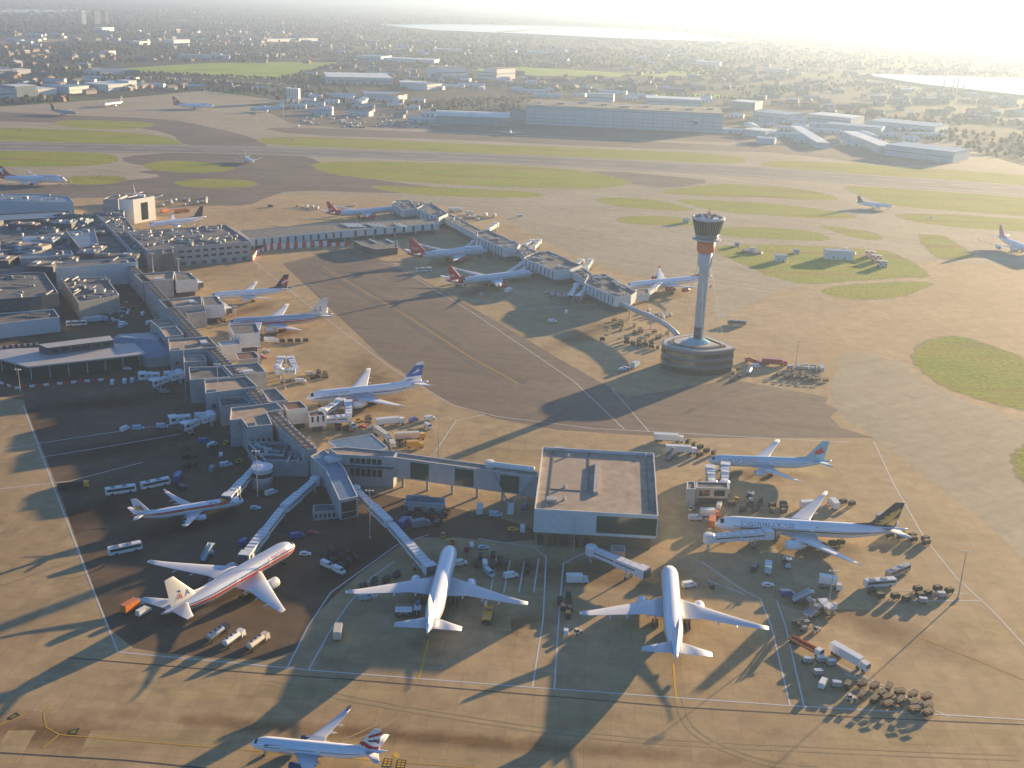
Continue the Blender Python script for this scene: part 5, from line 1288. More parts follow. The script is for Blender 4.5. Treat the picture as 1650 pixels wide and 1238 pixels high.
# ================================================================== light masts
def mast(lab, base, h, z0=0, group=None, arms=3):
    p = G(*base, z0); r = thing('light_mast', lab, 'light mast', (p.x, p.y, z0), 0, group)
    mb = MB(); mb.tube((0, 0, 0), (0, 0, h), .24, .12, 10); mb.build('pole', PIPE, r)
    mb = MB(); mb.box((0, 0, .4), (.8, .8, .8)); mb.build('base', WALL, r)
    mb = MB(); mb.bar((-1.5, 0, h), (1.5, 0, h), .2, .2); mb.build('crossarm', PIPE, r)
    for x in np.linspace(-1.3, 1.3, arms):
        mb = MB(); mb.box((x, -.25, h+.15), (.6, .5, .35)); mb.build('lamp', WALLW, r)
for lab, base, h, z0 in [('tall lone light mast by the baggage carts at right', (1543, 966), 19, 0), ('light mast on the roof wing nearest the office block', (247, 439), 13, 11.4), ('second light mast on the roof by the office block', (288, 438), 9, 11.4),
 ('light mast by the navy-finned jet stand', (380, 519), 10, 0), ('light mast standing before the shaded bridge pair', (300, 645), 30, 0), ('light mast at the block with the light well', (353, 655), 22, 0),
 ('sunlit light mast at the empty white bridge pair', (459, 627), 13, 0), ('light mast on the pier wing above the empty bridges', (416, 582), 8, 8), ('light mast in front of the small round tower', (415, 800), 20, 0),
 ('light mast right of the wedge gatehouse', (596, 868), 20, 0), ('light mast in front of the lounge building', (924, 887), 13, 0), ('light mast between two jets beyond the white catering truck', (1335, 978), 14, 0),
 ('hazy light mast by the containers right of the tower', (1282, 590), 15, 0), ('light mast at the end of the office block', (415, 428), 6, 0), ('light mast on the vehicle park by the covered bridge', (706, 745), 22, 0),
 ('light mast below the first lounge block', (795, 418), 14, 0), ('light mast below the second lounge block', (876, 450), 15, 0), ('light mast beside the raised gate room', (1150, 805), 14, 0), ('light mast by the pavilion corner', (33, 632), 12, 0),
 ('light mast far off beside the pale blue far jet', (457, 192), 30, 0), ('light mast far off in the cargo yard', (415, 210), 24, 0)]:
    mast(lab, base, h, z0)

# ================================================================== vehicles
VC = dict(white=mat('vehicle_white', (.70, .71, .70), .35, coat=.3), cream=mat('vehicle_cream', (.62, .56, .44), .4, coat=.3), blue=mat('vehicle_blue', (.04, .09, .28), .35, coat=.3), dark=mat('vehicle_dark', (.03, .032, .04), .35, coat=.3),
          red=mat('vehicle_red', (.45, .03, .025), .35, coat=.3), yellow=mat('vehicle_yellow', (.65, .36, .02), .4, coat=.3), orange=mat('vehicle_orange', (.68, .20, .03), .4, coat=.3), silver=mat('vehicle_silver', (.42, .43, .45), .3, .4, coat=.3),
          grey=mat('vehicle_grey', (.22, .23, .25), .45, coat=.2), green=mat('vehicle_green', (.05, .16, .10), .4, coat=.3), pale=mat('vehicle_pale_blue', (.40, .52, .60), .4, coat=.3))
CHASS = mat('chassis_dark', (.04, .04, .042), .7)
TARP = mat('dark_tarpaulin', (.035, .038, .034), .8, 0, .3, 1.0)
ALU = mat('container_alloy', (.50, .52, .53), .35, .5, .1, 1.5)
def V_parts(kind):
    """list of (name, builder, material key, list of sub-parts); x is forward"""
    out = []
    def part(name, mb, m, sub=()): out.append((name, mb, m, sub))
    def wheels(xs, w, r=.42):
        for x in xs:
            for s in (1, -1):
                mb = MB(); mb.tube((x, s*(w-.28), r), (x, s*w, r), r, n=10); part('wheel', mb, RUBBER)
    def prof(pts, w, taper=.12):
        """side outline (x, z) drawn out to a body of width w"""
        mb = MB(); n = len(pts); zt = max(z for _, z in pts)
        P = [(x, s*(w/2-(taper if z > zt*.6 else 0)), z) for s in (1, -1) for x, z in pts]
        F = [tuple(range(n)), tuple(range(2*n-1, n-1, -1))]+[(i, n+i, n+(i+1) % n, (i+1) % n) for i in range(n)]
        return mb.add(P, F)
    def glass(x0, x1, z0, z1, w):
        mb = MB(); mb.box(((x0+x1)/2, 0, (z0+z1)/2), (x1-x0, w, z1-z0)); return mb
    if kind == 'car':
        part('body', prof([(-2.1, .35), (2.1, .35), (2.15, .75), (1.1, .95), (.4, 1.42), (-1.3, 1.45), (-2.1, 1.0)], 1.75), 'c')
        part('window', glass(-1.25, .45, 1.0, 1.36, 1.62), GLASS); wheels((-1.3, 1.3), .88, .32)
    elif kind == 'van':
        part('body', prof([(-2.7, .4), (2.6, .4), (2.7, 1.1), (1.9, 1.35), (1.2, 2.25), (-2.7, 2.3)], 2.0), 'c')
        mb = MB(); mb.add([(1.93, -.85, 1.38), (1.93, .85, 1.38), (1.24, .8, 2.2), (1.24, -.8, 2.2)], [(0, 1, 2, 3)]); part('windscreen', mb, GLASS)
        part('window', glass(.2, 1.3, 1.4, 2.0, 1.86), GLASS); wheels((-1.7, 1.7), 1.0, .36)
    elif kind == 'bus':
        part('body', prof([(-6, .4), (5.8, .4), (6, 1.6), (5.8, 3.1), (-5.9, 3.1), (-6, 2.6)], 2.55, .08), 'c')
        for s in (1, -1):
            mb = MB(); mb.box((0, s*1.24, 2.15), (10.8, .1, .95)); part('window', mb, GLASS)
        mb = MB(); mb.box((5.93, 0, 2.1), (.14, 2.2, 1.3)); part('windscreen', mb, GLASS)
        for x in (-3, 1.5): mb = MB(); mb.box((x, 0, 3.2), (1.8, 1.5, .25)); part('roof_hatch', mb, PLANT)
        wheels((-3.4, 3.6), 1.28, .5)
    elif kind == 'box truck':
        part('cab', prof([(2.0, .6), (3.9, .6), (4.0, 1.5), (3.6, 2.6), (2.0, 2.6)], 2.3), 'k')
        mb = MB(); mb.add([(4.0, -1, 1.55), (4.0, 1, 1.55), (3.66, .9, 2.5), (3.66, -.9, 2.5)], [(0, 1, 2, 3)]); part('windscreen', mb, GLASS)
        mb = MB(); mb.box((-1.1, 0, 2.2), (5.8, 2.5, 2.7)); part('cargo_box', mb, 'c')
        mb = MB(); mb.box((-.2, 0, .7), (7.4, 1.2, .35)); part('chassis', mb, CHASS); wheels((-2.6, 2.9), 1.2, .48)
    elif kind == 'tanker':
        part('cab', prof([(2.6, .6), (4.6, .6), (4.7, 1.5), (4.4, 2.7), (2.6, 2.7)], 2.4), 'k')
        mb = MB(); mb.add([(4.72, -1, 1.6), (4.72, 1, 1.6), (4.46, .9, 2.6), (4.46, -.9, 2.6)], [(0, 1, 2, 3)]); part('windscreen', mb, GLASS)
        mb = MB(); rg = [[(x, 1.2*k*math.cos(t), 2.05+.95*k*math.sin(t)) for t in np.linspace(0, 2*PI, 16, endpoint=False)] for x, k in ((-4.6, .6), (-4.4, 1), (2.2, 1), (2.4, .7))]; mb.loft(rg); part('tank', mb, 'c')
        for x in (-3, -1, 1): mb = MB(); mb.revolve([(.4, 0), (.4, .25), (.02, .3)], 8, (x, 0, 2.95)); part('hatch', mb, CHASS)
        mb = MB(); mb.box((-.1, 0, .75), (9, 1.2, .4)); part('chassis', mb, CHASS); wheels((-3.4, -2.2, 3.5), 1.22, .5)
    elif kind == 'articulated lorry':
        part('cab', prof([(4.6, .6), (6.9, .6), (7.0, 1.5), (6.8, 3.1), (4.6, 3.3)], 2.45), 'k')
        mb = MB(); mb.box((7.0, 0, 2.2), (.12, 2.1, 1)); part('windscreen', mb, GLASS)
        mb = MB(); mb.box((-1.6, 0, 2.55), (11.6, 2.55, 2.8)); part('trailer', mb, 'c')
        mb = MB(); mb.box((0, 0, .85), (13, 1.1, .4)); part('chassis', mb, CHASS); wheels((-6.2, -5.0, -3.8, 3.6, 5.8), 1.24, .5)
    elif kind == 'flat truck':
        part('cab', prof([(4.0, .6), (6.1, .6), (6.2, 1.5), (5.9, 2.8), (4.0, 2.8)], 2.45), 'k')
        mb = MB(); mb.box((6.2, 0, 2.1), (.12, 2.1, .9)); part('windscreen', mb, GLASS)
        mb = MB(); mb.box((-1.2, 0, 1.25), (10, 2.5, .3)); part('deck', mb, CHASS)
        for s in (1, -1): mb = MB(); mb.box((-1.2, s*1.2, 1.75), (10, .1, .7)); part('side_board', mb, 'c')
        mb = MB(); mb.box((0, 0, .8), (11, 1.1, .4)); part('chassis', mb, CHASS); wheels((-5.2, -4, 4.8), 1.24, .5)
    elif kind == 'tug':
        mb = MB(); mb.box((0, 0, .75), (3.0, 1.6, .8)); part('body', mb, 'c')
        mb = MB(); mb.box((-.4, 0, 1.95), (1.3, 1.45, .12)); part('roof', mb, 'c'); part('window', glass(-.95, .15, 1.15, 1.88, 1.35), GLASS); wheels((-1, 1), .85, .38)
    elif kind == 'loader':
        mb = MB(); mb.box((0, 0, .9), (8.5, 3.0, .5)); part('chassis', mb, CHASS)
        mb = MB(); mb.box((-1.4, 0, 2.5), (5.6, 3.2, .3)); part('main_deck', mb, 'c')
        mb = MB(); mb.box((3.2, 0, 3.3), (2.2, 3.2, .3)); part('bridge_deck', mb, 'c')
        for s in (1, -1):
            mb = MB(); mb.bar((-3.4, s*1.2, 1.1), (.8, s*1.2, 2.4), .2, .25); mb.bar((.8, s*1.2, 1.1), (-3.4, s*1.2, 2.4), .2, .25); mb.bar((3, s*1.2, 1.1), (3, s*1.2, 3.2), .25, .25); part('scissor_lift', mb, PIPE)
            mb = MB(); mb.bar((-4.2, s*1.6, 3.2), (4.2, s*1.6, 3.9), .08, .08); part('handrail', mb, PIPE)
        mb = MB(); mb.box((3.3, 1.2, 4.2), (1.2, .9, 1.6)); part('cab', mb, 'k'); wheels((-3, 3), 1.5, .45)
    elif kind == 'stairs':
        mb = MB(); mb.box((0, 0, .8), (6.5, 2.0, .4)); part('chassis', mb, CHASS)
        mb = MB(); mb.bar((-3, 0, 1.1), (2.8, 0, 4.6), 1.7, .4); part('flight', mb, 'c')
        for s in (1, -1): mb = MB(); mb.bar((-3, s*.9, 2.0), (2.8, s*.9, 5.5), .08, .5); part('side_panel', mb, 'c')
        mb = MB(); mb.box((3.4, 0, 4.7), (1.6, 2, .2)); part('landing', mb, 'c'); mb = MB(); mb.box((2.9, 0, 1.6), (1.2, 1.8, 1.3)); part('cab', mb, 'k'); wheels((-2.4, 2.4), 1.05, .4)
    elif kind == 'catering truck':
        part('cab', prof([(2.2, .6), (4.1, .6), (4.2, 1.5), (3.8, 2.5), (2.2, 2.5)], 2.4), 'k')
        mb = MB(); mb.add([(4.2, -1, 1.55), (4.2, 1, 1.55), (3.86, .9, 2.4), (3.86, -.9, 2.4)], [(0, 1, 2, 3)]); part('windscreen', mb, GLASS)
        mb = MB(); mb.box((-1, 0, 3.9), (6.4, 2.6, 2.6)); part('cargo_box', mb, 'c')
        for s in (1, -1): mb = MB(); mb.bar((-3.2, s*1, .9), (1.2, s*1, 2.6), .2, .2); mb.bar((1.2, s*1, .9), (-3.2, s*1, 2.6), .2, .2); part('scissor_lift', mb, PIPE)
        mb = MB(); mb.box((-.2, 0, .75), (7.8, 1.6, .35)); part('chassis', mb, CHASS); mb = MB(); mb.box((3, 0, 2.75), (1.9, 2.4, .15)); part('platform', mb, PIPE); wheels((-2.6, 3), 1.22, .48)
    return out
VPROTO = {}
def vehicle(kind, color, loc, hd, lab, group=None, cab=None):
    key = (kind, color, cab)
    r = thing(kind.replace(' ', '_').replace('stairs', 'boarding_stairs').replace('loader', 'cargo_loader').replace('tug', 'baggage_tug'), lab, {'stairs': 'boarding stairs', 'loader': 'cargo loader', 'tug': 'baggage tug'}.get(kind, kind), loc, hd, group)
    if key not in VPROTO:
        VPROTO[key] = []
        for name, mb, m, sub in V_parts(kind):
            mm = VC[color] if m == 'c' else VC[cab or color] if m == 'k' else m
            o = mb.build(name, mm, r); VPROTO[key].append((name, o.data))
    else:
        for name, me in VPROTO[key]: child(name, me, r)
    return r
PLACED = []
def obb(x, y, l, w, h):
    c, s = math.cos(h), math.sin(h)
    return [(x+a*c-b*s, y+a*s+b*c) for a, b in ((-l/2, -w/2), (l/2, -w/2), (l/2, w/2), (-l/2, w/2))]
def clear(B):
    for A in PLACED:
        if abs(A[0][0]-B[0][0])+abs(A[0][1]-B[0][1]) > 40: continue
        hit = True
        for P in (A, B):
            for i in (0, 1):
                nx, ny = P[i+1][1]-P[i][1], P[i][0]-P[i+1][0]
                a = [p[0]*nx+p[1]*ny for p in A]; b = [p[0]*nx+p[1]*ny for p in B]
                if max(a) < min(b) or max(b) < min(a): hit = False
        if hit: return False
    return True
def settle(x, y, l, w, h, tries=60):
    """the nearest free place on the apron, so that no two vehicles stand in each other"""
    for k in range(tries):
        r_ = .45*k; t = 2.4*k; B = obb(x+r_*math.cos(t), y+r_*math.sin(t), l+.3, w+.3, h)
        if clear(B): PLACED.append(B); return x+r_*math.cos(t), y+r_*math.sin(t)
    return None
VDIM = {'car': (4.4, 1.9), 'van': (5.6, 2.1), 'bus': (12.2, 2.7), 'box truck': (8.3, 2.6), 'tanker': (9.6, 2.6), 'articulated lorry': (14.6, 2.6), 'flat truck': (12.6, 2.6), 'tug': (3.2, 1.8), 'loader': (9, 3.4), 'stairs': (7.6, 2.2), 'catering truck': (8.6, 2.7)}
def hd(x, y, ang):
    a = G(x, y); b = G(x+6*math.cos(R(ang)), y-6*math.sin(R(ang))); return math.atan2(b.y-a.y, b.x-a.x)
def veh(kind, color, x, y, ang, lab, cab=None, group=None):
    p = G(x, y); h = hd(x, y, ang); q = settle(p.x, p.y, *VDIM[kind], h)
    if q: return vehicle(kind, color, (*q, .046), h, lab, group, cab)
VL = [
 ('bus', 'white', 202, 890, 12, 'white minibus standing alone left of the silver striped jet'), ('bus', 'white', 195, 795, 8, 'left of two white coaches above the red-banded jet', 'dark'), ('bus', 'white', 246, 786, 12, 'right of two white coaches above the red-banded jet', 'dark'),
 ('flat truck', 'dark', 119, 787, 4, 'dark flat truck with a yellow cab parked alone at the left', 'yellow'), ('box truck', 'blue', 283, 776, 60, 'dark blue box truck in the shade beside the right white coach'), ('van', 'dark', 292, 789, 150, 'dark van with its nose to the blue box truck'),
 ('tanker', 'silver', 351, 1026, 35, 'silver tanker, leftmost of three in a row under the silver jet', 'dark'), ('tanker', 'white', 377, 1035, 36, 'white tanker, middle of three in a row under the silver jet'), ('tanker', 'cream', 416, 1040, 36, 'cream tanker, rightmost of three in a row under the silver jet'),
 ('box truck', 'orange', 214, 983, 30, 'orange box truck by the left tailplane of the silver jet', 'cream'), ('van', 'white', 232, 989, 30, 'white van beside the orange box truck'), ('stairs', 'pale', 334, 902, 40, 'pale blue boarding stairs by the wing root of the silver jet'),
 ('van', 'white', 527, 914, -25, 'upper white van at the dark block of carts left of the middle jet'), ('van', 'white', 546, 923, -25, 'lower white van at the dark block of carts left of the middle jet'), ('box truck', 'cream', 545, 1024, 80, 'cream box truck parked between two clearway lines', 'cream'),
 ('loader', 'white', 657, 993, 0, 'white cargo loader left of the flaring tail of the middle jet', 'blue'), ('loader', 'yellow', 786, 999, 75, 'yellowish cargo loader under the right wing of the middle jet', 'cream'), ('van', 'pale', 590, 966, 10, 'pale van beneath the left wing tip of the middle jet'),
 ('box truck', 'white', 930, 940, 0, 'white box truck between the two big white jets', 'pale'), ('van', 'white', 1110, 946, 10, 'white van right of the nose of the right-hand white jet'), ('car', 'dark', 1147, 946, 100, 'dark car on the road right of the right-hand white jet'),
 ('car', 'white', 912, 1020, 90, 'white car on the clearway line below the white box truck'), ('tug', 'cream', 921, 1018, 20, 'cream baggage tug below the left wing of the right-hand jet'), ('van', 'white', 823, 931, 10, 'white van parked among marked bays under the lounge'),
 ('van', 'white', 781, 912, 100, 'white van in the bays right of the middle jet nose'), ('van', 'pale', 788, 925, -40, 'pale van driving diagonally past the marked bays'), ('box truck', 'white', 773, 826, 85, 'white box truck, left of the pair under the bridge props'), ('box truck', 'white', 823, 826, 85, 'white box truck at the foot of the bridge props', 'blue'),
 ('van', 'pale', 806, 832, 0, 'pale van between the two trucks under the bridge props'), ('van', 'blue', 845, 820, 80, 'small blue van closest to the lounge wall'), ('van', 'white', 842, 855, 90, 'white van by the blue lounge wall'), ('car', 'yellow', 828, 856, 0, 'yellow car by the blue lounge wall'),
 ('car', 'white', 760, 880, 90, 'white car ahead of the nose of the middle jet'), ('box truck', 'blue', 652, 848, 40, 'dark blue box truck by the bend of the right jet bridge', 'white'), ('box truck', 'grey', 678, 850, 10, 'grey box truck in the yard of the right jet bridge'), ('van', 'dark', 702, 848, 45, 'dark van in the yard of the right jet bridge'),
 ('van', 'white', 741, 911, 10, 'white van beside the right cheek of the middle jet'), ('tug', 'red', 752, 888, 60, 'red baggage tug ahead of the middle jet'), ('car', 'pale', 771, 882, 0, 'pale car parked below the lounge road'), ('tug', 'yellow', 714, 866, 80, 'yellow baggage tug at the nose of the middle jet'), ('tug', 'orange', 729, 876, 80, 'orange pushback tug right at the nose of the middle jet'),
 ('catering truck', 'white', 1337, 950, -10, 'white catering truck with its box raised, right of the jet with gold bird'), ('bus', 'white', 1417, 945, 4, 'shorter white coach, nearer of two by the carts at right', 'dark'), ('bus', 'silver', 1446, 926, 22, 'silver coach, farther of two by the carts at right', 'dark'),
 ('stairs', 'pale', 1290, 972, 0, 'pale boarding stairs in the equipment clump at right'), ('loader', 'white', 1331, 985, -50, 'white cargo loader on the edge of the equipment clump at right'), ('loader', 'grey', 1307, 995, 40, 'grey cargo loader in the middle of the equipment clump'), ('stairs', 'grey', 1287, 1012, -40, 'grey boarding stairs at the lower end of the equipment clump'), ('tug', 'cream', 1315, 1018, 30, 'cream baggage tug below the equipment clump'), ('van', 'blue', 1268, 960, 0, 'violet blue van above the equipment clump'),
 ('flat truck', 'orange', 1298, 1047, -28, 'long open-sided truck with a white cab at lower right', 'white'), ('articulated lorry', 'white', 1369, 1068, -30, 'white articulated lorry at lower right', 'white'),
 ('van', 'white', 1326, 1105, 60, 'white van turned askew at the head of the lower row'), ('tug', 'cream', 1370, 1128, 0, 'cream tug at the left end of the big cart cluster'),
 ('box truck', 'white', 1303, 819, 6, 'white box truck half behind the far wing of the longest jet', 'pale'), ('box truck', 'white', 1342, 817, 130, 'white truck right of the far wing of the longest jet'), ('van', 'grey', 1418, 835, 40, 'grey van left of the navy fin with gold bird'), ('box truck', 'pale', 1237, 920, 85, 'pale box truck in the shadow under the longest jet'), ('stairs', 'pale', 1266, 912, -65, 'pale boarding stairs in the shadow under the longest jet'), ('van', 'dark', 1216, 918, 60, 'dark van in the shadow under the longest jet'), ('car', 'white', 1237, 945, 0, 'white car on the shaded road below the longest jet'),
 ('box truck', 'white', 1144, 833, 0, 'pale truck left of the nose of the longest jet', 'orange'), ('box truck', 'orange', 1147, 846, 80, 'orange-red truck just left of the nose of the longest jet'), ('articulated lorry', 'white', 1078, 712, -3, 'upper of two long white lorries beside the square lounge'), ('articulated lorry', 'white', 1098, 731, -3, 'lower of two long white lorries beside the square lounge'), ('stairs', 'grey', 1080, 741, 35, 'grey boarding stairs between the lorries and the lounge'),
 ('van', 'white', 1169, 798, 40, 'white van under the gate room by the ice blue jet'), ('van', 'white', 1158, 818, 70, 'white van farther below the gate room'), ('tug', 'yellow', 1129, 806, 0, 'yellow tug in the dark equipment by the gate room'), ('tug', 'yellow', 1187, 808, 60, 'yellow tug among dark carts by the gate room'), ('stairs', 'pale', 1208, 806, -70, 'pale boarding stairs in the shade of the ice blue jet'), ('van', 'white', 1120, 838, 0, 'white van near the left edge of the gate equipment'), ('tug', 'cream', 1114, 823, 30, 'cream tug beside the lounge corner road'),
 ('car', 'white', 1002, 597, 0, 'left of two white cars at the foot of the tower podium'), ('car', 'white', 1010, 597, 0, 'right of two white cars at the foot of the tower podium'), ('box truck', 'pale', 1024, 592, 30, 'pale truck by the left end of the tower podium'), ('flat truck', 'red', 1214, 586, -20, 'red crane truck right of the tower podium'), ('articulated lorry', 'red', 1248, 589, -4, 'long red lorry right of the tower podium'), ('van', 'white', 1218, 592, 0, 'white van in front of the long red lorry'), ('tanker', 'pale', 1207, 602, 60, 'pale round tank vehicle right of the tower podium'),
 ('bus', 'grey', 1187, 524, -3, 'grey coach with a long shadow behind the tower podium'), ('bus', 'white', 683, 438, 3, 'white minibus between the two red-finned jets'), ('van', 'pale', 838, 350, 8, 'lone van on the bare apron beyond the diagonal pier'), ('box truck', 'white', 1062, 453, 20, 'white truck behind the jet with red engines'),
 ('articulated lorry', 'white', 629, 685, 6, 'big white box lorry on the apron by the blue-banded jet', 'white'), ('van', 'blue', 655, 681, 20, 'dark blue van right of the big white box lorry'), ('van', 'white', 692, 677, 10, 'white van at the right end of the sunny lorry park'), ('van', 'white', 690, 690, -30, 'second white van at the right end of the sunny lorry park'), ('articulated lorry', 'cream', 617, 707, -35, 'cream lorry slanting behind the blue sheet shed roof', 'white'), ('articulated lorry', 'cream', 661, 709, 3, 'long cream lorry in the sunny lorry park', 'yellow'), ('box truck', 'cream', 633, 724, -70, 'cream box truck at the corner of the covered bridge'), ('box truck', 'yellow', 669, 722, 0, 'yellow truck just above the covered bridge'), ('car', 'red', 584, 690, 0, 'red car near the blue-banded jet'), ('van', 'pale', 568, 689, -40, 'pale van near the double bridge of the blue-banded jet'), ('tug', 'yellow', 578, 680, 30, 'yellow tug under the blue-banded jet'), ('car', 'white', 608, 688, 0, 'white car left of the big white box lorry'),
 ('car', 'white', 405, 573, 0, 'white car above the empty bridge pair, left one'), ('car', 'white', 414, 573, 10, 'white car above the empty bridge pair, right one'), ('car', 'silver', 429, 568, 0, 'silver car beyond the empty bridge pair'), ('car', 'red', 424, 578, 0, 'red car on the brown roofed yard of the pier'), ('van', 'white', 485, 617, 0, 'white van at the stand of the empty bridge pair'), ('van', 'cream', 500, 605, 0, 'cream van by the carts of the empty bridge pair'),
 ('box truck', 'white', 437, 553, 0, 'white truck heading a row of carts below the silver docked jet'),
 ('box truck', 'white', 312, 427, 4, 'white and red truck in front of the office block', 'red'), ('bus', 'pale', 385, 420, 4, 'pale coach under the right end of the office block'),
 ('bus', 'white', 124, 525, 3, 'white coach in the dark service yard'), ('articulated lorry', 'pale', 155, 520, 6, 'pale lorry in the dark service yard'), ('van', 'green', 168, 511, 0, 'turquoise van in the dark service yard'), ('van', 'white', 230, 508, 60, 'white van nearest the pier in the service yard'), ('van', 'white', 239, 523, 40, 'white van by the low gate block in the yard'), ('van', 'pale', 197, 528, 20, 'pale van at the front of the service yard'), ('van', 'white', 199, 524, 0, 'white van at the front of the service yard'),
 ('van', 'white', 181, 619, 80, 'white van left of the shaded bridge pair, standing apart'), ('van', 'white', 201, 617, 80, 'first of two vans beside the shaded bridge pair'), ('van', 'pale', 213, 616, 80, 'second of two vans beside the shaded bridge pair'), ('car', 'white', 206, 596, 0, 'white car under the edge of the pavilion'), ('van', 'white', 202, 694, 25, 'white van on the shaded stand line at left'), ('van', 'pale', 218, 691, 5, 'pale van on the shaded stand line at left'), ('van', 'pale', 262, 690, 0, 'pale van left of the second shaded bridge pair'), ('van', 'grey', 265, 634, 0, 'grey van below the shaded bridge pair'),
 ('van', 'white', 343, 720, 25, 'white van below the second shaded bridge pair'), ('van', 'pale', 364, 752, 10, 'pale van by the folded jet bridge'), ('van', 'grey', 349, 758, 60, 'grey van by the folded jet bridge'), ('tug', 'yellow', 386, 746, 20, 'yellow tug by the small round tower'), ('car', 'white', 356, 734, 90, 'white car below the second shaded bridge pair'), ('van', 'blue', 330, 714, 0, 'blue van below the second shaded bridge pair'), ('tug', 'yellow', 364, 716, 45, 'yellow tug below the second shaded bridge pair'),
 ('box truck', 'orange', 266, 343, 10, 'left of two orange lorries beside the white block', 'orange'), ('articulated lorry', 'orange', 293, 343, 6, 'right of two orange lorries beside the white block', 'orange'), ('car', 'red', 504, 861, 0, 'small red car on the dark apron under the V of bridges'), ('van', 'blue', 479, 867, 10, 'blue van on the dark apron near the silver jet nose'), ('van', 'blue', 394, 877, 30, 'blue van left of the sunlit bridge end'), ('car', 'white', 492, 895, 0, 'white car right of the silver jet nose'), ('van', 'white', 437, 797, 20, 'white van below the folded bridge tower'), ('car', 'pale', 412, 821, 0, 'pale car right of the red-banded jet nose'),
 ('box truck', 'white', 820, 472, 20, 'white truck on the shaded apron behind the four-engined jet'), ('catering truck', 'white', 824, 450, -15, 'white catering truck raised at the nose of the four-engined jet', 'blue'), ('catering truck', 'white', 742, 462, -12, 'white catering truck behind the red fin of the four-engined jet'), ('tug', 'white', 775, 477, 0, 'white tug under the wing of the four-engined jet'), ('van', 'white', 912, 505, 80, 'white van on the shaded apron below the diagonal pier'), ('van', 'white', 890, 520, 0, 'second white van on the shaded apron below the diagonal pier'),
 ('box truck', 'white', 653, 331, 90, 'white truck by the far jet at the pier tip'), ('van', 'white', 571, 332, 90, 'white van catching the sun behind the far jet'), ('van', 'dark', 436, 334, 0, 'lone dark car on the bare apron beyond the long walkway'), ('tug', 'orange', 479, 334, 0, 'orange tug left of the far red-finned jet'),
 ('articulated lorry', 'white', 735, 341, 0, 'white lorry beyond the first lounge block'), ('box truck', 'white', 757, 346, 0, 'white truck beyond the first lounge block'), ('box truck', 'white', 783, 349, 50, 'white truck catching the sun beyond the first lounge block'), ('box truck', 'cream', 797, 350, 60, 'cream truck catching the sun beyond the first lounge block'),
 ('tug', 'white', 113, 294, 0, 'white tow tug at the nose of the red-finned jumbo at left'), ('van', 'white', 471, 226, 0, 'tiny red and white van by the runway grass', 'red'),
]
for t in VL:
    k, c, x, y, a, lab = t[:6]; veh(k, c, x, y, a, lab, t[6] if len(t) > 6 else None)

# carts, containers and dollies: one mesh each, only a few pixels in the photo
CARTM = {}
def cart_mesh(kind):
    if kind in CARTM: return CARTM[kind]
    mb = MB()
    mb.box((0, 0, .55), (3.3, 1.7, .16), 0, 1)
    for x in (-1.1, 1.1):
        for s in (1, -1): mb.tube((x, s*.6, .25), (x, s*.78, .25), .25, n=8, mi=1)
    mb.bar((1.65, 0, .5), (2.2, 0, .3), .1, .1, 1)
    if kind == 'dark':
        P = [(-1.5, .64), (1.5, .64), (1.6, 1.7), (1.2, 2.15), (-1.2, 2.15), (-1.6, 1.7)]
        n = len(P); mb.add([(x, .85, z) for x, z in P]+[(x, -.85, z) for x, z in P], [tuple(range(n))[::-1], tuple(range(n, 2*n))]+[(i, (i+1) % n, n+(i+1) % n, n+i) for i in range(n)], 0)
    elif kind == 'frame':
        for x in (-1.5, 1.5):
            for s in (.8, -.8): mb.bar((x, s, .6), (x, s, 2.0), .1, .1, 1)
        mb.box((0, 0, 2.05), (3.2, 1.75, .1), 0, 0); mb.box((0, 0, .95), (2.7, 1.3, .6), 0, 2)
    else:
        P = [(-1.2, .64), (1.2, .64), (1.5, 1.1), (1.5, 2.2), (-1.2, 2.2)]
        n = len(P); mb.add([(x, .78, z) for x, z in P]+[(x, -.78, z) for x, z in P], [tuple(range(n))[::-1], tuple(range(n, 2*n))]+[(i, (i+1) % n, n+(i+1) % n, n+i) for i in range(n)], 0)
    o = mb.build('baggage_cart', [{'dark': TARP, 'frame': mat('cart_brown', (.032, .03, .028), .7), 'alloy': ALU}[kind], CHASS, mat('suitcases', (.09, .045, .035), .8, 0, .8, 3)])
    me = o.data; bpy.data.objects.remove(o); CARTM[kind] = me; return me
crnd = random.Random(12)
def carts(kind, pts, lab, group, ang=0, jit=8):
    for x, y in pts:
        p = G(x, y); h = hd(x, y, ang+crnd.uniform(-jit, jit)); q = settle(p.x, p.y, 3.4, 1.75, h, 5)
        if not q: continue
        o = bpy.data.objects.new('baggage_cart', cart_mesh(kind)); COL.objects.link(o)
        o.location = (*q, .046); o.rotation_euler.z = h; tag(o, lab, 'baggage cart', group)
def row(x0, y0, x1, y1, n): return [(x0+(x1-x0)*i/max(1, n-1), y0+(y1-y0)*i/max(1, n-1)) for i in range(n)]
def blob(x0, y0, x1, y1, n, sp):
    """up to n places in loose files along a slanting band, never closer than a cart's own size"""
    xm, ym = (x0+x1)/2, (y0+y1)/2; pm = 1/(G(xm+1, ym)-G(xm, ym)).length; py = 1/(G(xm, ym+1)-G(xm, ym)).length
    st, sv = 3.9*pm, max(2.5*py, 1.5); ln = math.hypot(x1-x0, y1-y0); lanes = max(1, round(2*sp/sv)); cols = max(1, int(ln/st)); cells = []
    for j in range(lanes):
        for i in range(cols+1): u = i/cols; cells.append((x0+(x1-x0)*u, y0+(y1-y0)*u+(j-(lanes-1)/2)*sv))
    crnd.shuffle(cells); q = cells[:n]
    return [(x+crnd.uniform(-.05, .05)*st, y+crnd.uniform(-.05, .05)*sv) for x, y in q]
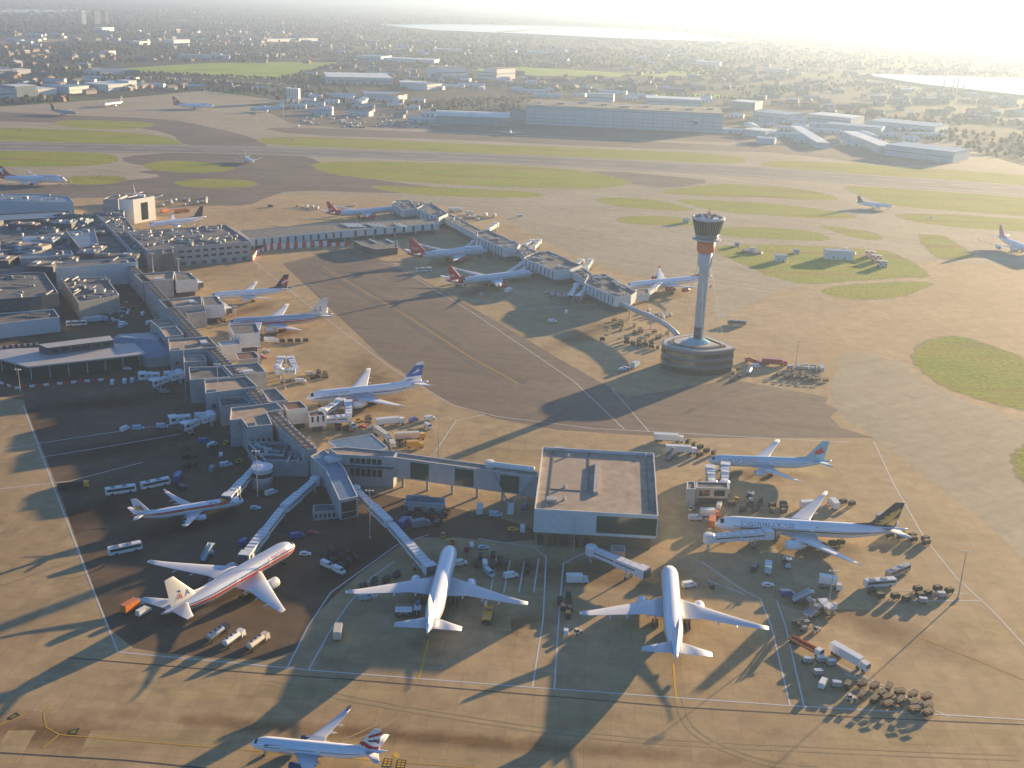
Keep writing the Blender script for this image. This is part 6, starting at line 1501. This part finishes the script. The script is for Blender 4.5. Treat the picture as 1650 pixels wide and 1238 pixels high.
carts('frame', blob(1366, 1113, 1492, 1139, 36, 16), 'framed baggage cart in the big triangular cluster at lower right', 'baggage carts in the triangular cluster', 35, 30)
carts('alloy', [(1300, 1069), (1319, 1071), (1338, 1073), (1317, 1089)], 'alloy container cart in the short row beneath the open truck', 'alloy carts beneath the open truck', 0)
carts('alloy', [(1345, 1105), (1367, 1106), (1389, 1106)], 'alloy container cart in the file above the big cart cluster', 'alloy carts above the cluster', 0)
carts('dark', [(1440, 1116), (1462, 1124), (1474, 1137), (1494, 1144), (1400, 1128)], 'black covered cart on the edge of the big lower right cluster', 'covered carts on the edge of the lower cluster', 20)
carts('dark', [(1442, 965), (1458, 967), (1478, 953), (1494, 960), (1510, 952), (1527, 954), (1482, 964)], 'black covered cart in the row near the tall lone mast', 'covered carts near the tall lone mast', 10)
carts('alloy', [(1484, 970), (1515, 963)], 'alloy container cart standing by the black carts near the tall mast', 'alloy carts near the tall mast', 0)
carts('dark', [(1405, 957), (1452, 1002-35), (1416, 962)], 'dark cart in the long shadow of the coaches', 'carts in the coach shadow', 0)
carts('dark', blob(1432, 862, 1490, 874, 9, 5), 'dark rounded cart under the tail of the longest jet', 'carts under the tail with the gold bird', 10)
carts('dark', row(1325, 884, 1352, 880, 3)+[(1358, 812), (1372, 815), (1350, 822)], 'dark cart beside the far wing or belly of the longest jet', 'carts round the longest jet', 15)
carts('dark', blob(1225, 818, 1262, 822, 9, 8), 'dark cart in the shade pool of the ice blue jet', 'carts in the shade of the ice blue jet', 30, 40)
carts('frame', blob(1160, 815, 1215, 822, 9, 9), 'open cart in the clutter below the gate room', 'open carts below the gate room', 10, 40)
carts('dark', [(1108, 714), (1118, 720), (1128, 724), (1138, 730), (1150, 733), (1126, 735)], 'dark cart between the long white lorries and the ice blue jet', 'carts by the long white lorries', 30, 30)
carts('dark', [(916, 965), (917, 975), (918, 985), (915, 995), (910, 972), (909, 984)], 'dark cart in the double file between the two white jets', 'double file of carts between the white jets', 90)
carts('dark', [(545+14*i-11*j, 886+8*i+7*j) for i in range(3) for j in range(3)], 'black cart in the tight dark block left of the middle jet', 'tight block of black carts', -35, 3)
carts('frame', blob(585, 955, 640, 930, 8, 8), 'open cart in the shade above the left wing of the middle jet', 'open carts above the middle jet wing', 40, 40)
carts('alloy', blob(880, 476, 930, 479, 12, 4), 'alloy container cart in the pale train below the diagonal pier', 'pale train of alloy carts', 4)
carts('frame', blob(990, 525, 1075, 545, 16, 8), 'open cart on the sunny apron under the curved footbridge', 'carts under the curved footbridge', 20, 50)
carts('dark', blob(970, 545, 1060, 560, 12, 6), 'dark cart in the shade under the curved footbridge', 'dark carts under the curved footbridge', 10, 40)
carts('alloy', blob(1045, 505, 1080, 512, 8, 6), 'alloy cart catching sun behind the curved footbridge', 'alloy carts behind the footbridge', 30, 40)
carts('alloy', blob(1272, 593, 1322, 596, 12, 3), 'alloy container in the upper row right of the tower', 'upper container row right of the tower', 0)
carts('frame', blob(1255, 606, 1330, 612, 18, 4), 'open cart in the lower row right of the tower', 'lower cart row right of the tower', 0, 20)
carts('dark', [(1172, 600), (1182, 605), (1192, 610), (1190, 598)], 'dark cart by the right end of the tower podium', 'carts at the podium end', 0, 40)
carts('dark', row(446, 553, 496, 552, 9), 'dark cart in the straight line behind a white truck', 'straight line of carts behind the truck', 3, 3)
carts('alloy', row(457, 617, 480, 614, 5), 'alloy cart in the short row under the empty bridge pair', 'short row under the empty bridges', 5)
carts('frame', blob(498, 605, 524, 609, 9, 5), 'open cart by the empty bridge pair', 'open carts by the empty bridge pair', 5, 40)
carts('frame', blob(545, 690, 565, 694, 8, 5)+[(594, 683), (600, 686), (590, 678)], 'open cart under the nose of the blue-banded jet', 'open carts by the blue-banded jet', 10, 40)
carts('frame', blob(340, 515, 372, 520, 9, 4), 'open cart between the navy-finned and the silver docked jets', 'open carts between two docked jets', 5, 40)
carts('dark', blob(300, 742, 358, 735, 12, 18), 'dark cart in the deep shade left of the round tower', 'carts in deep shade left of the round tower', 20, 60)
carts('frame', blob(642, 713, 690, 690, 8, 10), 'open cart among the lorries of the sunny park', 'open carts in the sunny lorry park', 20, 60)
carts('alloy', blob(262, 330, 332, 325, 22, 5), 'white container in the sunlit field beside the white block', 'white containers beside the white block', 8, 20)
carts('alloy', blob(486, 335, 512, 336, 7, 2), 'container in the row left of the far red-finned jet', 'containers left of the far jet', 0, 20)
carts('alloy', blob(720, 348, 770, 352, 10, 4), 'container in the clutter beyond the first lounge block', 'containers beyond the first lounge block', 0, 40)
carts('frame', blob(655, 830, 715, 838, 10, 8), 'open cart in the yard below the covered bridge', 'open carts below the covered bridge', 10, 60)
carts('frame', blob(775, 905, 850, 915, 10, 10), 'open cart in the marked bays below the lounge', 'open carts in the marked bays', 80, 30)
for lab, grp, pts, ang, cols in [('car parked in the row along the office block', 'cars along the office block', row(300, 424, 400, 417, 11), 5, ('white', 'silver', 'dark', 'blue')),
                 ('car parked in the shaded service yard', 'cars in the shaded service yard', blob(178, 515, 205, 497, 12, 10), 10, ('white', 'silver', 'dark', 'pale'))]:
    for i, (x, y) in enumerate(pts): veh('car', cols[i % 4], x, y, ang+(90 if i % 3 else 0), lab, None, grp)

for x, y, lab in ((24, 263, 'small white taxiway sign on the left edge island'), (137, 290, 'small white sign on the grass before the red-finned jumbo'), (163, 285, 'white and red sign on the grass before the red-finned jumbo'), (326, 291, 'small pale sign at the back of the slim oval island'), (347, 296, 'small pale sign at the front of the slim oval island'), (34, 210, 'yellow sign on the grass beyond the runway at left'), (218, 205, 'pale sign on the small grass oval beyond the taxiway'), (1500, 352, 'pale sign on the right edge grass strip')):
    p = G(x, y); r = thing('taxiway_sign', lab, 'sign', (p.x, p.y, .02), .1)
    mb = MB(); mb.box((0, 0, 1.1), (3.4, .35, 1.2)); mb.build('panel', VC['yellow'] if 'yellow' in lab else WALLW, r)
    for s in (1, -1): mb = MB(); mb.box((s*1.2, 0, .25), (.2, .2, .5)); mb.build('leg', CHASS, r)
# ================================================================== beyond the runway
FACB = mat('hangar_panel', (.46, .53, .55), .6, 0, .06, .08)
ROOFW = mat('white_sheet_roof', (.66, .66, .63), .45, 0, .08, .06)
BRICK = mat('brick_far', (.30, .20, .15), .9, 0, .2, .1)
def farbox(name, lab, cat, x0, y0, x1, y1, h, depth, wall=FACB, roof=ROOFG, bands=(), pitch=0, group=None, nwin=0):
    """front foot from pixel x0,y0 to x1,y1; the building runs back by depth"""
    a, b = G(x0, y0), G(x1, y1); d = (b-a).normalized(); n = Vector((-d.y, d.x, 0))
    if n.y < 0: n = -n
    poly = [a.xy, b.xy, (b+n*depth).xy, (a+n*depth).xy]; c = (a+b)/2+n*depth/2
    r = thing(name, lab, cat, (c.x, c.y, 0), 0, group); L = Local(r)
    mb = MB(); mb.prism(poly, 0, h); L.part(mb, 'wall', wall)
    if pitch:
        mb = MB(); e = n*depth/2; o = d*1.0; P = []
        for u in np.linspace(0, 1, 9):
            zz = h+.2+pitch*math.sin(PI*u); q0, q1 = a-o+n*(depth*u*1.02-depth*.01), b+o+n*(depth*u*1.02-depth*.01); P += [(q0.x, q0.y, zz), (q1.x, q1.y, zz)]
        F = [(2*i, 2*i+1, 2*i+3, 2*i+2) for i in range(8)]; F += [tuple(range(0, 18, 2))[::-1], tuple(range(1, 18, 2))]
        mb.add(P, F); L.part(mb, 'roof', roof)
    else:
        q = inset([Vector(p) for p in poly], -.4); mb = MB(); mb.prism(q, h, h+.9); L.part(mb, 'roof', roof)
    for (z0, z1, m_) in bands:
        mb = MB(); p = a-n*.15+d*1.5; q = b-n*.15-d*1.5; mb.bar((p.x, p.y, (z0+z1)/2), (q.x, q.y, (z0+z1)/2), .5, z1-z0, 0); L.part(mb, 'cladding_band', m_)
    for i in range(nwin):
        u0, u1 = (i+.15)/nwin, (i+.85)/nwin; p, q = a.lerp(b, u0)-n*.1, a.lerp(b, u1)-n*.1; mb = MB(); mb.bar((p.x, p.y, h*.38), (q.x, q.y, h*.38), .5, h*.7); L.part(mb, 'hangar_door', mat('hangar_door', (.22, .28, .32), .5))
    return r, L, a, b, n
DPAN = mat('hangar_panel_dark', (.20, .26, .30), .5, .1)
r, L, a, b, n = farbox('hangar', 'huge pale blue-grey hangar with a red and blue ribbon emblem at its right end', 'hangar', 847, 200, 1163, 215, 30, 110, FACB, ROOFG, [(26.5, 27.4, DPAN), (4.5, 5.2, DPAN), (10, 10.5, DPAN), (16, 16.5, DPAN)])
d = (b-a).normalized()
for m_, z0, pts in ((REDP, 0, [(.735, 20.5), (.80, 20.2), (.875, 17.6), (.83, 19.0), (.78, 19.4)]), (DKBLUE, 0, [(.80, 17.2), (.85, 16.6), (.88, 15.0), (.872, 12.5), (.845, 11.0), (.865, 13.2), (.85, 15.2)])):
    mb = MB(); P = [a.lerp(b, u)-n*.45 for u, _ in pts]; mb.add([(p.x, p.y, z) for p, (_, z) in zip(P, pts)], [tuple(range(len(pts)))[::-1]]); L.part(mb, 'emblem', m_)
for i in range(1, 20):
    p = a.lerp(b, i/20)-n*.3; mb = MB(); mb.bar((p.x, p.y, .2), (p.x, p.y, 26), .5, .5); L.part(mb, 'panel_joint', DPAN)
for i in range(9):
    p = a.lerp(b, (i+.5)/9)+n*crnd.uniform(20, 90); mb = MB(); mb.box((p.x, p.y, 32), (crnd.uniform(6, 16), 8, 3)); L.part(mb, 'roof_unit', PLANTL)
farbox('hangar', 'low annexe joined to the left end of the huge hangar', 'hangar', 822, 194, 847, 199, 18, 70, DPAN, ROOFG)
r, L, a, b, n = farbox('hangar', 'smaller hangar under a bright white curved roof, left of the huge hangar', 'hangar', 702, 200, 820, 204, 13, 60, DPAN, ROOFW, [], 5.5, None, 8)
FB = [
 ('warehouse', 'long pale warehouse with a white roof edge and white end wall', 527, 135, 633, 137, 14, 150, FACB, ROOFW), ('hotel', 'tallest pale hotel slab of the far hotel pair', 702, 127, 752, 126, 26, 40, WALLW, ROOFG), ('hotel', 'left low wing of the far pale hotel', 768, 127, 800, 129, 16, 40, FACB, ROOFG), ('hotel', 'right twin block of the far pale hotel', 800, 129, 830, 127, 26, 40, WALLW, ROOFG),
 ('warehouse', 'blue shed before the dark woods', 575, 98, 614, 100, 14, 90, FACB, ROOFB), ('warehouse', 'long thin far shed right of the blue shed', 615, 99, 700, 103, 10, 60, WALLW, ROOFW), ('warehouse', 'white gabled shed right of the long warehouse', 646, 140, 690, 141, 9, 50, WALLW, ROOFW), ('warehouse', 'white-ended shed below the hotel', 688, 146, 712, 144, 12, 50, WALLW, ROOFB),
 ('warehouse', 'blue-roofed depot before the grass curve', 588, 160, 650, 161, 9, 60, FACB, ROOFB), ('building', 'red-roofed end house of the blue depot', 642, 162, 656, 160, 9, 20, WALLW, mat('red_tile_roof', (.40, .13, .07), .9)),
 ('warehouse', 'pale office shed behind the huge hangar', 946, 163, 988, 165, 14, 40, WALLW, ROOFB), ('warehouse', 'flat shed with pale roof behind the huge hangar', 1040, 168, 1130, 172, 12, 60, FACB, ROOFW), ('warehouse', 'sunlit white-roofed depot right behind the huge hangar', 1178, 175, 1216, 178, 14, 50, DPAN, ROOFW),
 ('warehouse', 'first hazy cargo shed right of the huge hangar', 1212, 193, 1266, 199, 14, 60, FACB, ROOFB), ('warehouse', 'second hazy cargo shed with a white roof edge', 1300, 196, 1370, 203, 13, 60, FACB, ROOFW), ('warehouse', 'third hazy cargo shed, longest of the row', 1395, 207, 1505, 218, 13, 70, FACB, ROOFB), ('warehouse', 'pale sloping cargo shed nearest the reservoir', 1425, 250, 1535, 263, 14, 60, FACB, ROOFB),
 ('warehouse', 'low pale shed close to the right end of the huge hangar', 1196, 218, 1232, 222, 9, 40, FACB, ROOFW), ('warehouse', 'smaller low shed nearer the runway right of the huge hangar', 1218, 231, 1248, 233, 7, 30, FACB, ROOFB), ('warehouse', 'diagonal hazy cargo shed in the middle of the right cargo yard', 1355, 222, 1416, 247, 10, 24, FACB, ROOFW), ('warehouse', 'left diagonal hazy cargo shed in the right cargo yard', 1290, 212, 1335, 240, 8, 18, FACB, ROOFW), ('warehouse', 'hazy long shed behind the diagonal cargo sheds', 1330, 210, 1420, 217, 10, 40, FACB, ROOFB),
 ('warehouse', 'blue-grey cargo shed at the far left edge', -40, 160, 28, 158, 14, 60, FACB, ROOFB), ('warehouse', 'sunlit two-storey cargo shed near the far left edge', 26, 157, 60, 155, 18, 40, DPAN, ROOFW), ('warehouse', 'pale low cargo shed in the far left row', 62, 154, 92, 152, 10, 50, WALLW, ROOFW), ('warehouse', 'blue cargo shed in the far left row', 112, 152, 144, 149, 12, 50, FACB, ROOFB), ('warehouse', 'green-tinted cargo shed in the far left row', 175, 148, 212, 145, 12, 60, FACB, ROOFW), ('warehouse', 'rounded pale shed at the end of the far left row', 208, 145, 221, 144, 16, 30, WALLW, ROOFW), ('warehouse', 'white shed beyond the far left cargo row', 28, 120, 50, 119, 9, 40, WALLW, ROOFW), ('warehouse', 'long pale shed at the left edge beyond the cargo row', -40, 122, 22, 120, 12, 50, WALLW, ROOFB),
 ('warehouse', 'blue glass roofed depot before the bright field', 155, 122, 215, 120, 9, 50, FACB, ROOFB), ('warehouse', 'bright white shed in the far town, left one', 225, 73, 243, 72, 10, 40, WALLW, ROOFW), ('warehouse', 'bright white shed in the far town, right one', 280, 70, 306, 69, 10, 40, WALLW, ROOFW), ('warehouse', 'sunlit house front in the far dark woods', 176, 90, 187, 89, 12, 30, WALLW, BRICK), ('warehouse', 'long white depot in the far woods above the bright field', 430, 68, 512, 66, 9, 40, WALLW, ROOFW), ('warehouse', 'grey shed row above the bright field', 290, 94, 370, 96, 9, 40, FACB, ROOFB), ('warehouse', 'white shed high in the far town', 165, 51, 184, 50, 14, 40, WALLW, ROOFW),
 ('warehouse', 'pale depot under the first reservoir', 700, 84, 745, 85, 10, 40, WALLW, ROOFW), ('warehouse', 'small pale depot in the hazy woods', 1120, 104, 1160, 106, 10, 40, WALLW, ROOFW), ('warehouse', 'blue hazy depot in the right woods', 1230, 116, 1268, 118, 10, 40, FACB, ROOFB), ('warehouse', 'faint depot in front of the right reservoir', 1450, 149, 1470, 150, 9, 30, WALLW, ROOFW)]
for nm, lab, x0, y0, x1, y1, h, dp, w_, rf in FB: farbox(nm, lab, nm, x0, y0, x1, y1, h, dp, w_, rf, [(h*.45, h*.6, DPAN)] if h > 10 else ())
for x, lab in ((136, 'first of three pale tower blocks on the far left skyline, the brightest'), (158, 'second of three pale tower blocks on the far left skyline'), (173, 'thinnest of three tower blocks on the far left skyline')):
    wd = 7 if x < 150 else 9 if x < 170 else 5
    r, L, a, b, n = farbox('tower_block', lab, 'tower block', x-wd/2, 39, x+wd/2, 39, 62, 20, WALLW if x < 150 else WALL, ROOFG)
    for k in range(9):
        p, q = a-n*.3, b-n*.3; mb = MB(); mb.bar((p.x, p.y, 6+6*k), (q.x, q.y, 6+6*k), .5, 2.2); L.part(mb, 'window_band', DPAN)
# white radar building on legs
p = G(473, 166); r = thing('radar_tower', 'white box tower on pale legs among the far cargo yards', 'tower', (p.x, p.y, 0)); L = Local(r)
mb = MB(); mb.box((p.x, p.y, 17), (22, 18, 18)); L.part(mb, 'tower_room', WALLW)
for i in (-1, 0, 1):
    for j in (-1, 1): mb = MB(); mb.box((p.x+i*10, p.y+j*7, 4), (2.5, 2.5, 8)); L.part(mb, 'leg', WALLW)
for i in range(5): mb = MB(); mb.box((p.x-10+i*5, p.y-9.1, 17), (1, .4, 17)); L.part(mb, 'fin', DPAN)
# slender chimneys in front of the reservoir
for k, (x, h) in enumerate(((1519, 34), (1535, 40), (1541, 40), (1551, 36))):
    p = G(x, 151); r = thing('chimney', ['leftmost hazy chimney before the right reservoir', 'second hazy chimney before the right reservoir', 'third hazy chimney before the right reservoir', 'rightmost hazy chimney before the right reservoir'][k], 'chimney', (p.x, p.y, 0))
    mb = MB(); mb.tube((0, 0, 0), (0, 0, h), 2.2, 1.4, 12); mb.build('shaft', WALL, r); mb = MB(); mb.tube((0, 0, h), (0, 0, h+1.5), 1.7, 1.7, 12); mb.build('cap', DPAN, r)

# --- helper: points of the countryside --------------------------------
def polyw(px): return np.array([G(*p).xy[:] for p in px])
def in_poly(P, X, Y):
    c = np.zeros(len(X), bool); n = len(P)
    for i in range(n):
        x0, y0 = P[i]; x1, y1 = P[i-1]
        k = ((y0 > Y) != (y1 > Y)) & (X < (x1-x0)*(Y-y0)/((y1-y0) if y1 != y0 else 1e-9)+x0); c ^= k
    return c
NOGO = [polyw(af), polyw([(165, 104), (330, 101), (545, 103), (500, 116), (455, 128), (395, 131), (330, 121), (190, 120)]), polyw([(745, 110), (840, 107), (1015, 117), (1005, 127), (860, 124)]), polyw([(600, 39), (850, 39), (1000, 44), (1220, 68), (1120, 70), (830, 59), (690, 52)]),
        polyw([(1370, 118), (1480, 121), (1580, 124), (1900, 132), (1900, 185), (1650, 162), (1580, 152), (1490, 142)]), polyw([(240, 118), (330, 119), (400, 129), (640, 145), (640, 150), (400, 138), (250, 126)]), polyw([(560, 140), (830, 140), (850, 200), (1180, 220), (1550, 270), (1560, 255), (1180, 150), (850, 150), (840, 165), (560, 168)]), polyw([(-5, 60), (115, 60), (115, 73), (-5, 73)])]
lat = RNG.random((64, 64))
def vnoise(X, Y, s):
    u, v = X/s+17, Y/s+9; i, j = np.floor(u).astype(int), np.floor(v).astype(int); fu, fv = u-i, v-j; fu = fu*fu*(3-2*fu); fv = fv*fv*(3-2*fv)
    g = lambda a, b: lat[a % 64, b % 64]
    return (g(i, j)*(1-fu)+g(i+1, j)*fu)*(1-fv)+(g(i, j+1)*(1-fu)+g(i+1, j+1)*fu)*fv
def country(n, y0, y1, thr, sharp=1.0):
    Y = y0+(y1-y0)*RNG.random(n)**sharp; X = (RNG.random(n)-.5)*(Y*1.05+500)+Y*.01
    f = vnoise(X/2.6, Y, 420)*.6+vnoise(X/2.2, Y, 130)*.4; k = f > thr
    for P in NOGO: k &= ~in_poly(P, X, Y)
    return X[k], Y[k]
# --- woods ---------------------------------------------------------------
ico = bpy.data.meshes.new('t'); bmm = bmesh.new(); bmesh.ops.create_icosphere(bmm, subdivisions=1, radius=1); bmm.to_mesh(ico); bmm.free()
iv = np.array([v.co[:] for v in ico.vertices]); it = np.array([p.vertices[:] for p in ico.polygons]); bpy.data.meshes.remove(ico)
def woods(name, lab, X, Y, hmin, hmax, m_, blobs=2):
    n = len(X); h = hmin+(hmax-hmin)*RNG.random(n); vs, fs = [], []; base = 0
    for b_ in range(blobs):
        r_ = h*(.30+.22*RNG.random(n)); cx = X+(RNG.random(n)-.5)*h*.8*(b_ > 0); cy = Y+(RNG.random(n)-.5)*h*.8*(b_ > 0); cz = h*(.52-.12*b_+.1*RNG.random(n))
        jit = 1+.5*(RNG.random((n, len(iv), 1))-.5)
        v = iv[None]*jit*np.stack([r_, r_, r_*1.15], -1)[:, None, :]+np.stack([cx, cy, cz], -1)[:, None, :]
        vs.append(v.reshape(-1, 3)); fs.append((it[None]+(np.arange(n)*len(iv))[:, None, None]+base).reshape(-1, 3)); base += n*len(iv)
    v = np.concatenate(vs); f = np.concatenate(fs); me = bpy.data.meshes.new(name)
    me.vertices.add(len(v)); me.vertices.foreach_set('co', v.astype(np.float32).ravel()); me.loops.add(f.size); me.loops.foreach_set('vertex_index', f.astype(np.int32).ravel())
    me.polygons.add(len(f)); me.polygons.foreach_set('loop_start', np.arange(0, f.size, 3, dtype=np.int32)); me.update(calc_edges=True); me.materials.append(m_)
    o = bpy.data.objects.new(name, me); COL.objects.link(o); tag(o, lab, 'woods', kind='stuff')
TREE = mat('winter_woods', (.068, .064, .044), 1, 0, .4, .012, spec=.1)
X, Y = country(11000, 1650, 4200, .50); woods('woods', 'dark winter woods between the fields and houses beyond the airport', X, Y, 5, 10, TREE)
X, Y = country(14000, 4200, 11000, .46, 1.2); woods('woods', 'hazy far woods toward the reservoirs', X, Y, 6, 13, TREE, 1)
# hedges near the airport fence
hx = []
for a_, b_, k_ in (((180, 117), (455, 128), 160), ((455, 126), (545, 105), 60), ((560, 104), (760, 112), 90), ((840, 160), (700, 165), 60), ((830, 140), (1190, 160), 200), ((850, 128), (1100, 140), 150), ((400, 135), (330, 148), 40)):
    A_, B_ = G(*a_), G(*b_)
    for t in RNG.random(k_): p = A_.lerp(B_, t); hx.append((p.x+RNG.normal()*9, p.y+RNG.normal()*16))
hx = np.array(hx); woods('woods', 'hedgerow trees along the field and car park edges', hx[:, 0], hx[:, 1], 3, 7, TREE)
# --- houses ----------------------------------------------------------------
HR = [mat('tile_roof_red', (.26, .11, .07), .9), mat('tile_roof_brown', (.15, .10, .08), .9), mat('slate_roof', (.13, .135, .15), .95)]
HW = [mat('render_grey', (.26, .25, .24), .9), BRICK, mat('render_cream', (.32, .29, .24), .9)]
HM = []
for k in range(6):
    mb = MB(); w_, d_, h_ = ((9, 8, 5.5), (16, 8, 5.5), (28, 9, 6))[k % 3]
    mb.box((0, 0, h_/2), (w_, d_, h_)); e = .5
    P = [(-w_/2-e, -d_/2-e, h_), (w_/2+e, -d_/2-e, h_), (w_/2+e, d_/2+e, h_), (-w_/2-e, d_/2+e, h_), (-w_/2-e, 0, h_+3.2), (w_/2+e, 0, h_+3.2)]
    mb.add(P, [(0, 1, 5, 4), (2, 3, 4, 5), (1, 2, 5), (3, 0, 4), (3, 2, 1, 0)], 1)
    for s in (-.25, .25): mb.box((s*w_, -d_/2-.02, 3.4), (1.6, .12, 1.4), 0, 2)
    mb.box((w_*.3, .6, h_+3.4), (.9, .9, 1.6), 0, 0)
    o = mb.build('house', [HW[k % 3], HR[(k*2+1) % 3], GLASS]); HM.append(o.data); bpy.data.objects.remove(o)
X, Y = country(1500, 1750, 6000, .0, 1.6); f = vnoise(X/2.6, Y, 420)*.6+vnoise(X/2.2, Y, 130)*.4; k_ = np.where(f < .52)[0][:230]
for i in k_:
    o = bpy.data.objects.new('house', HM[int(RNG.integers(6))]); COL.objects.link(o); s_ = 1.0
    o.location = (X[i], Y[i], -.1); o.rotation_euler.z = float(RNG.choice([0, .3, 1.5, -.4, 1.2])); o.scale = (s_, s_, s_)
    tag(o, 'small pitched-roof house scattered in the suburbs beyond the airport', 'house', 'houses of the suburbs')
# the streets beyond the nearest houses, too many to count: one mass
X, Y = country(9000, 2200, 9500, .0, 1.25); f = vnoise(X/2.6, Y, 420)*.6+vnoise(X/2.2, Y, 130)*.4; k_ = np.where(f < .56)[0][:1700]
mb = MB()
for i in k_:
    w_, d_, h_ = float(RNG.uniform(10, 40)), float(RNG.uniform(8, 16)), float(RNG.uniform(5, 9)); rz = float(RNG.choice([0, .1, 1.5, -.4, .5])); x, y = X[i], Y[i]
    mb.box((x, y, h_/2), (w_, d_, h_), rz, int(RNG.choice([0, 0, 1, 2, 2]))); ca, sa = math.cos(rz), math.sin(rz)
    P = [(x+a*ca-b_*sa, y+a*sa+b_*ca, z) for a, b_, z in ((-w_/2, -d_/2, h_), (w_/2, -d_/2, h_), (w_/2, d_/2, h_), (-w_/2, d_/2, h_), (-w_/2, 0, h_+2.6), (w_/2, 0, h_+2.6))]
    mb.add(P, [(0, 1, 5, 4), (2, 3, 4, 5), (1, 2, 5), (3, 0, 4)], int(RNG.choice([3, 4, 5, 5, 6])))
tag(mb.build('town', [WALLD, BRICK, mat('render_drab', (.22, .20, .18), .9), HR[0], HR[1], HR[2], FACB]), 'far streets of small roofs melting into the haze', 'town', kind='stuff')
# low sheds of the cargo yards
SM = []
for k in range(4):
    mb = MB(); w_, d_, h_ = ((26, 14, 6), (40, 18, 7), (18, 12, 5), (60, 16, 6))[k]
    mb.box((0, 0, h_/2), (w_, d_, h_)); P = [(-w_/2, -d_/2, h_+.05), (w_/2, -d_/2, h_+.05), (w_/2, d_/2, h_+.05), (-w_/2, d_/2, h_+.05), (-w_/2, 0, h_+1.8), (w_/2, 0, h_+1.8)]
    mb.add(P, [(0, 1, 5, 4), (2, 3, 4, 5), (1, 2, 5), (3, 0, 4)], 1)
    for s in (-.3, 0, .3): mb.box((s*w_, -d_/2-.03, 1.8), (3.2, .12, 3.4), 0, 2)
    o = mb.build('yard_shed', [(WALLW, FACB, WALL, FACB)[k], (ROOFW, ROOFB, ROOFG, ROOFW)[k], DPAN]); SM.append(o.data); bpy.data.objects.remove(o)
def scatter(x0, y0, x1, y1, n, sp):
    out = []; t = 0
    while len(out) < n and t < 3000:
        t += 1; u, v = crnd.random(), crnd.uniform(-1, 1); x, y = x0+(x1-x0)*u, y0+(y1-y0)*u+v*sp; p = G(x, y)
        if all((p-q).length > 52 for q, _ in out): out.append((p, (x, y)))
    return [c for _, c in out]
def yard(lab, grp, x0, y0, x1, y1, n, sp):
    for x, y in scatter(x0, y0, x1, y1, n, sp):
        o = bpy.data.objects.new('yard_shed', SM[crnd.randrange(4)]); COL.objects.link(o); p = G(x, y); o.location = (p.x, p.y, 0); o.rotation_euler.z = crnd.choice([0, 0, .1, 1.57, -.3]); tag(o, lab, 'shed', grp)
yard('low shed in the crowded yards left of the white-roofed hangar', 'sheds left of the white-roofed hangar', 480, 168, 690, 182, 26, 16)
yard('low shed in the hazy cargo yard right of the huge hangar', 'sheds right of the huge hangar', 1180, 200, 1500, 232, 26, 18)
yard('low shed behind the huge hangar', 'sheds behind the huge hangar', 860, 152, 1180, 164, 14, 6)
yard('low shed in the yards between the warehouse and the hotel', 'sheds below the hotel', 640, 132, 860, 140, 16, 10)
yard('low shed in the far left cargo yards', 'sheds of the far left yards', 10, 138, 260, 136, 14, 8)
yard('depot roof in the hazy town below the long reservoir', 'depots below the long reservoir', 520, 78, 1200, 96, 34, 14)
yard('depot roof in the far left town', 'depots of the far left town', 10, 62, 480, 66, 26, 16)
# parked cars and lorries far off: one small mesh each
CM = []
for c_ in ('white', 'silver', 'dark', 'blue', 'red', 'cream'):
    mb = MB(); P = [(-2.1, .2), (2.1, .2), (2.15, .75), (1.1, .95), (.4, 1.42), (-1.3, 1.45), (-2.1, 1.0)]; n = len(P)
    mb.add([(x, s*.88, z) for s in (1, -1) for x, z in P], [tuple(range(n)), tuple(range(2*n-1, n-1, -1))]+[(i, n+i, n+(i+1) % n, (i+1) % n) for i in range(n)])
    mb.box((-.4, 0, 1.2), (1.7, 1.79, .3), 0, 1); o = mb.build('parked_car', [VC[c_], GLASS]); CM.append(o.data); bpy.data.objects.remove(o)
def park(lab, grp, pts, s=1.0):
    for x, y in pts:
        p = G(x, y); h = crnd.choice([0, 1.57])
        if not settle(p.x, p.y, 4.4*s, 1.9*s, h, 1): continue
        o = bpy.data.objects.new('parked_car', CM[crnd.choice([0, 0, 0, 1, 1, 2, 3, 4, 5])]); COL.objects.link(o); o.location = (p.x, p.y, .03); o.rotation_euler.z = h; o.scale = (s, s, s); tag(o, lab, 'car', grp)
park('car in the long curved car park below the bright field', 'cars below the bright field', [(x+crnd.uniform(-1, 1), 124+(x-230)*.055+dy) for x in range(232, 500, 5) for dy in (0, 1.6)], 1.15)
park('car in the packed car park behind the white-roofed hangar', 'cars behind the white-roofed hangar', [(x+crnd.uniform(-1, 1), y+(x-730)*.03) for y in (163, 166, 169, 172, 175) for x in range(720, 830, 7)])
park('lorry or car crowded along the far apron edge', 'vehicles along the far apron edge', [(crnd.uniform(480, 680), crnd.uniform(186, 207)) for _ in range(70)], 1.7)
park('vehicle in the hazy cargo yard at right', 'vehicles in the hazy right yard', [(crnd.uniform(1290, 1480), crnd.uniform(215, 238)) for _ in range(40)], 1.7)
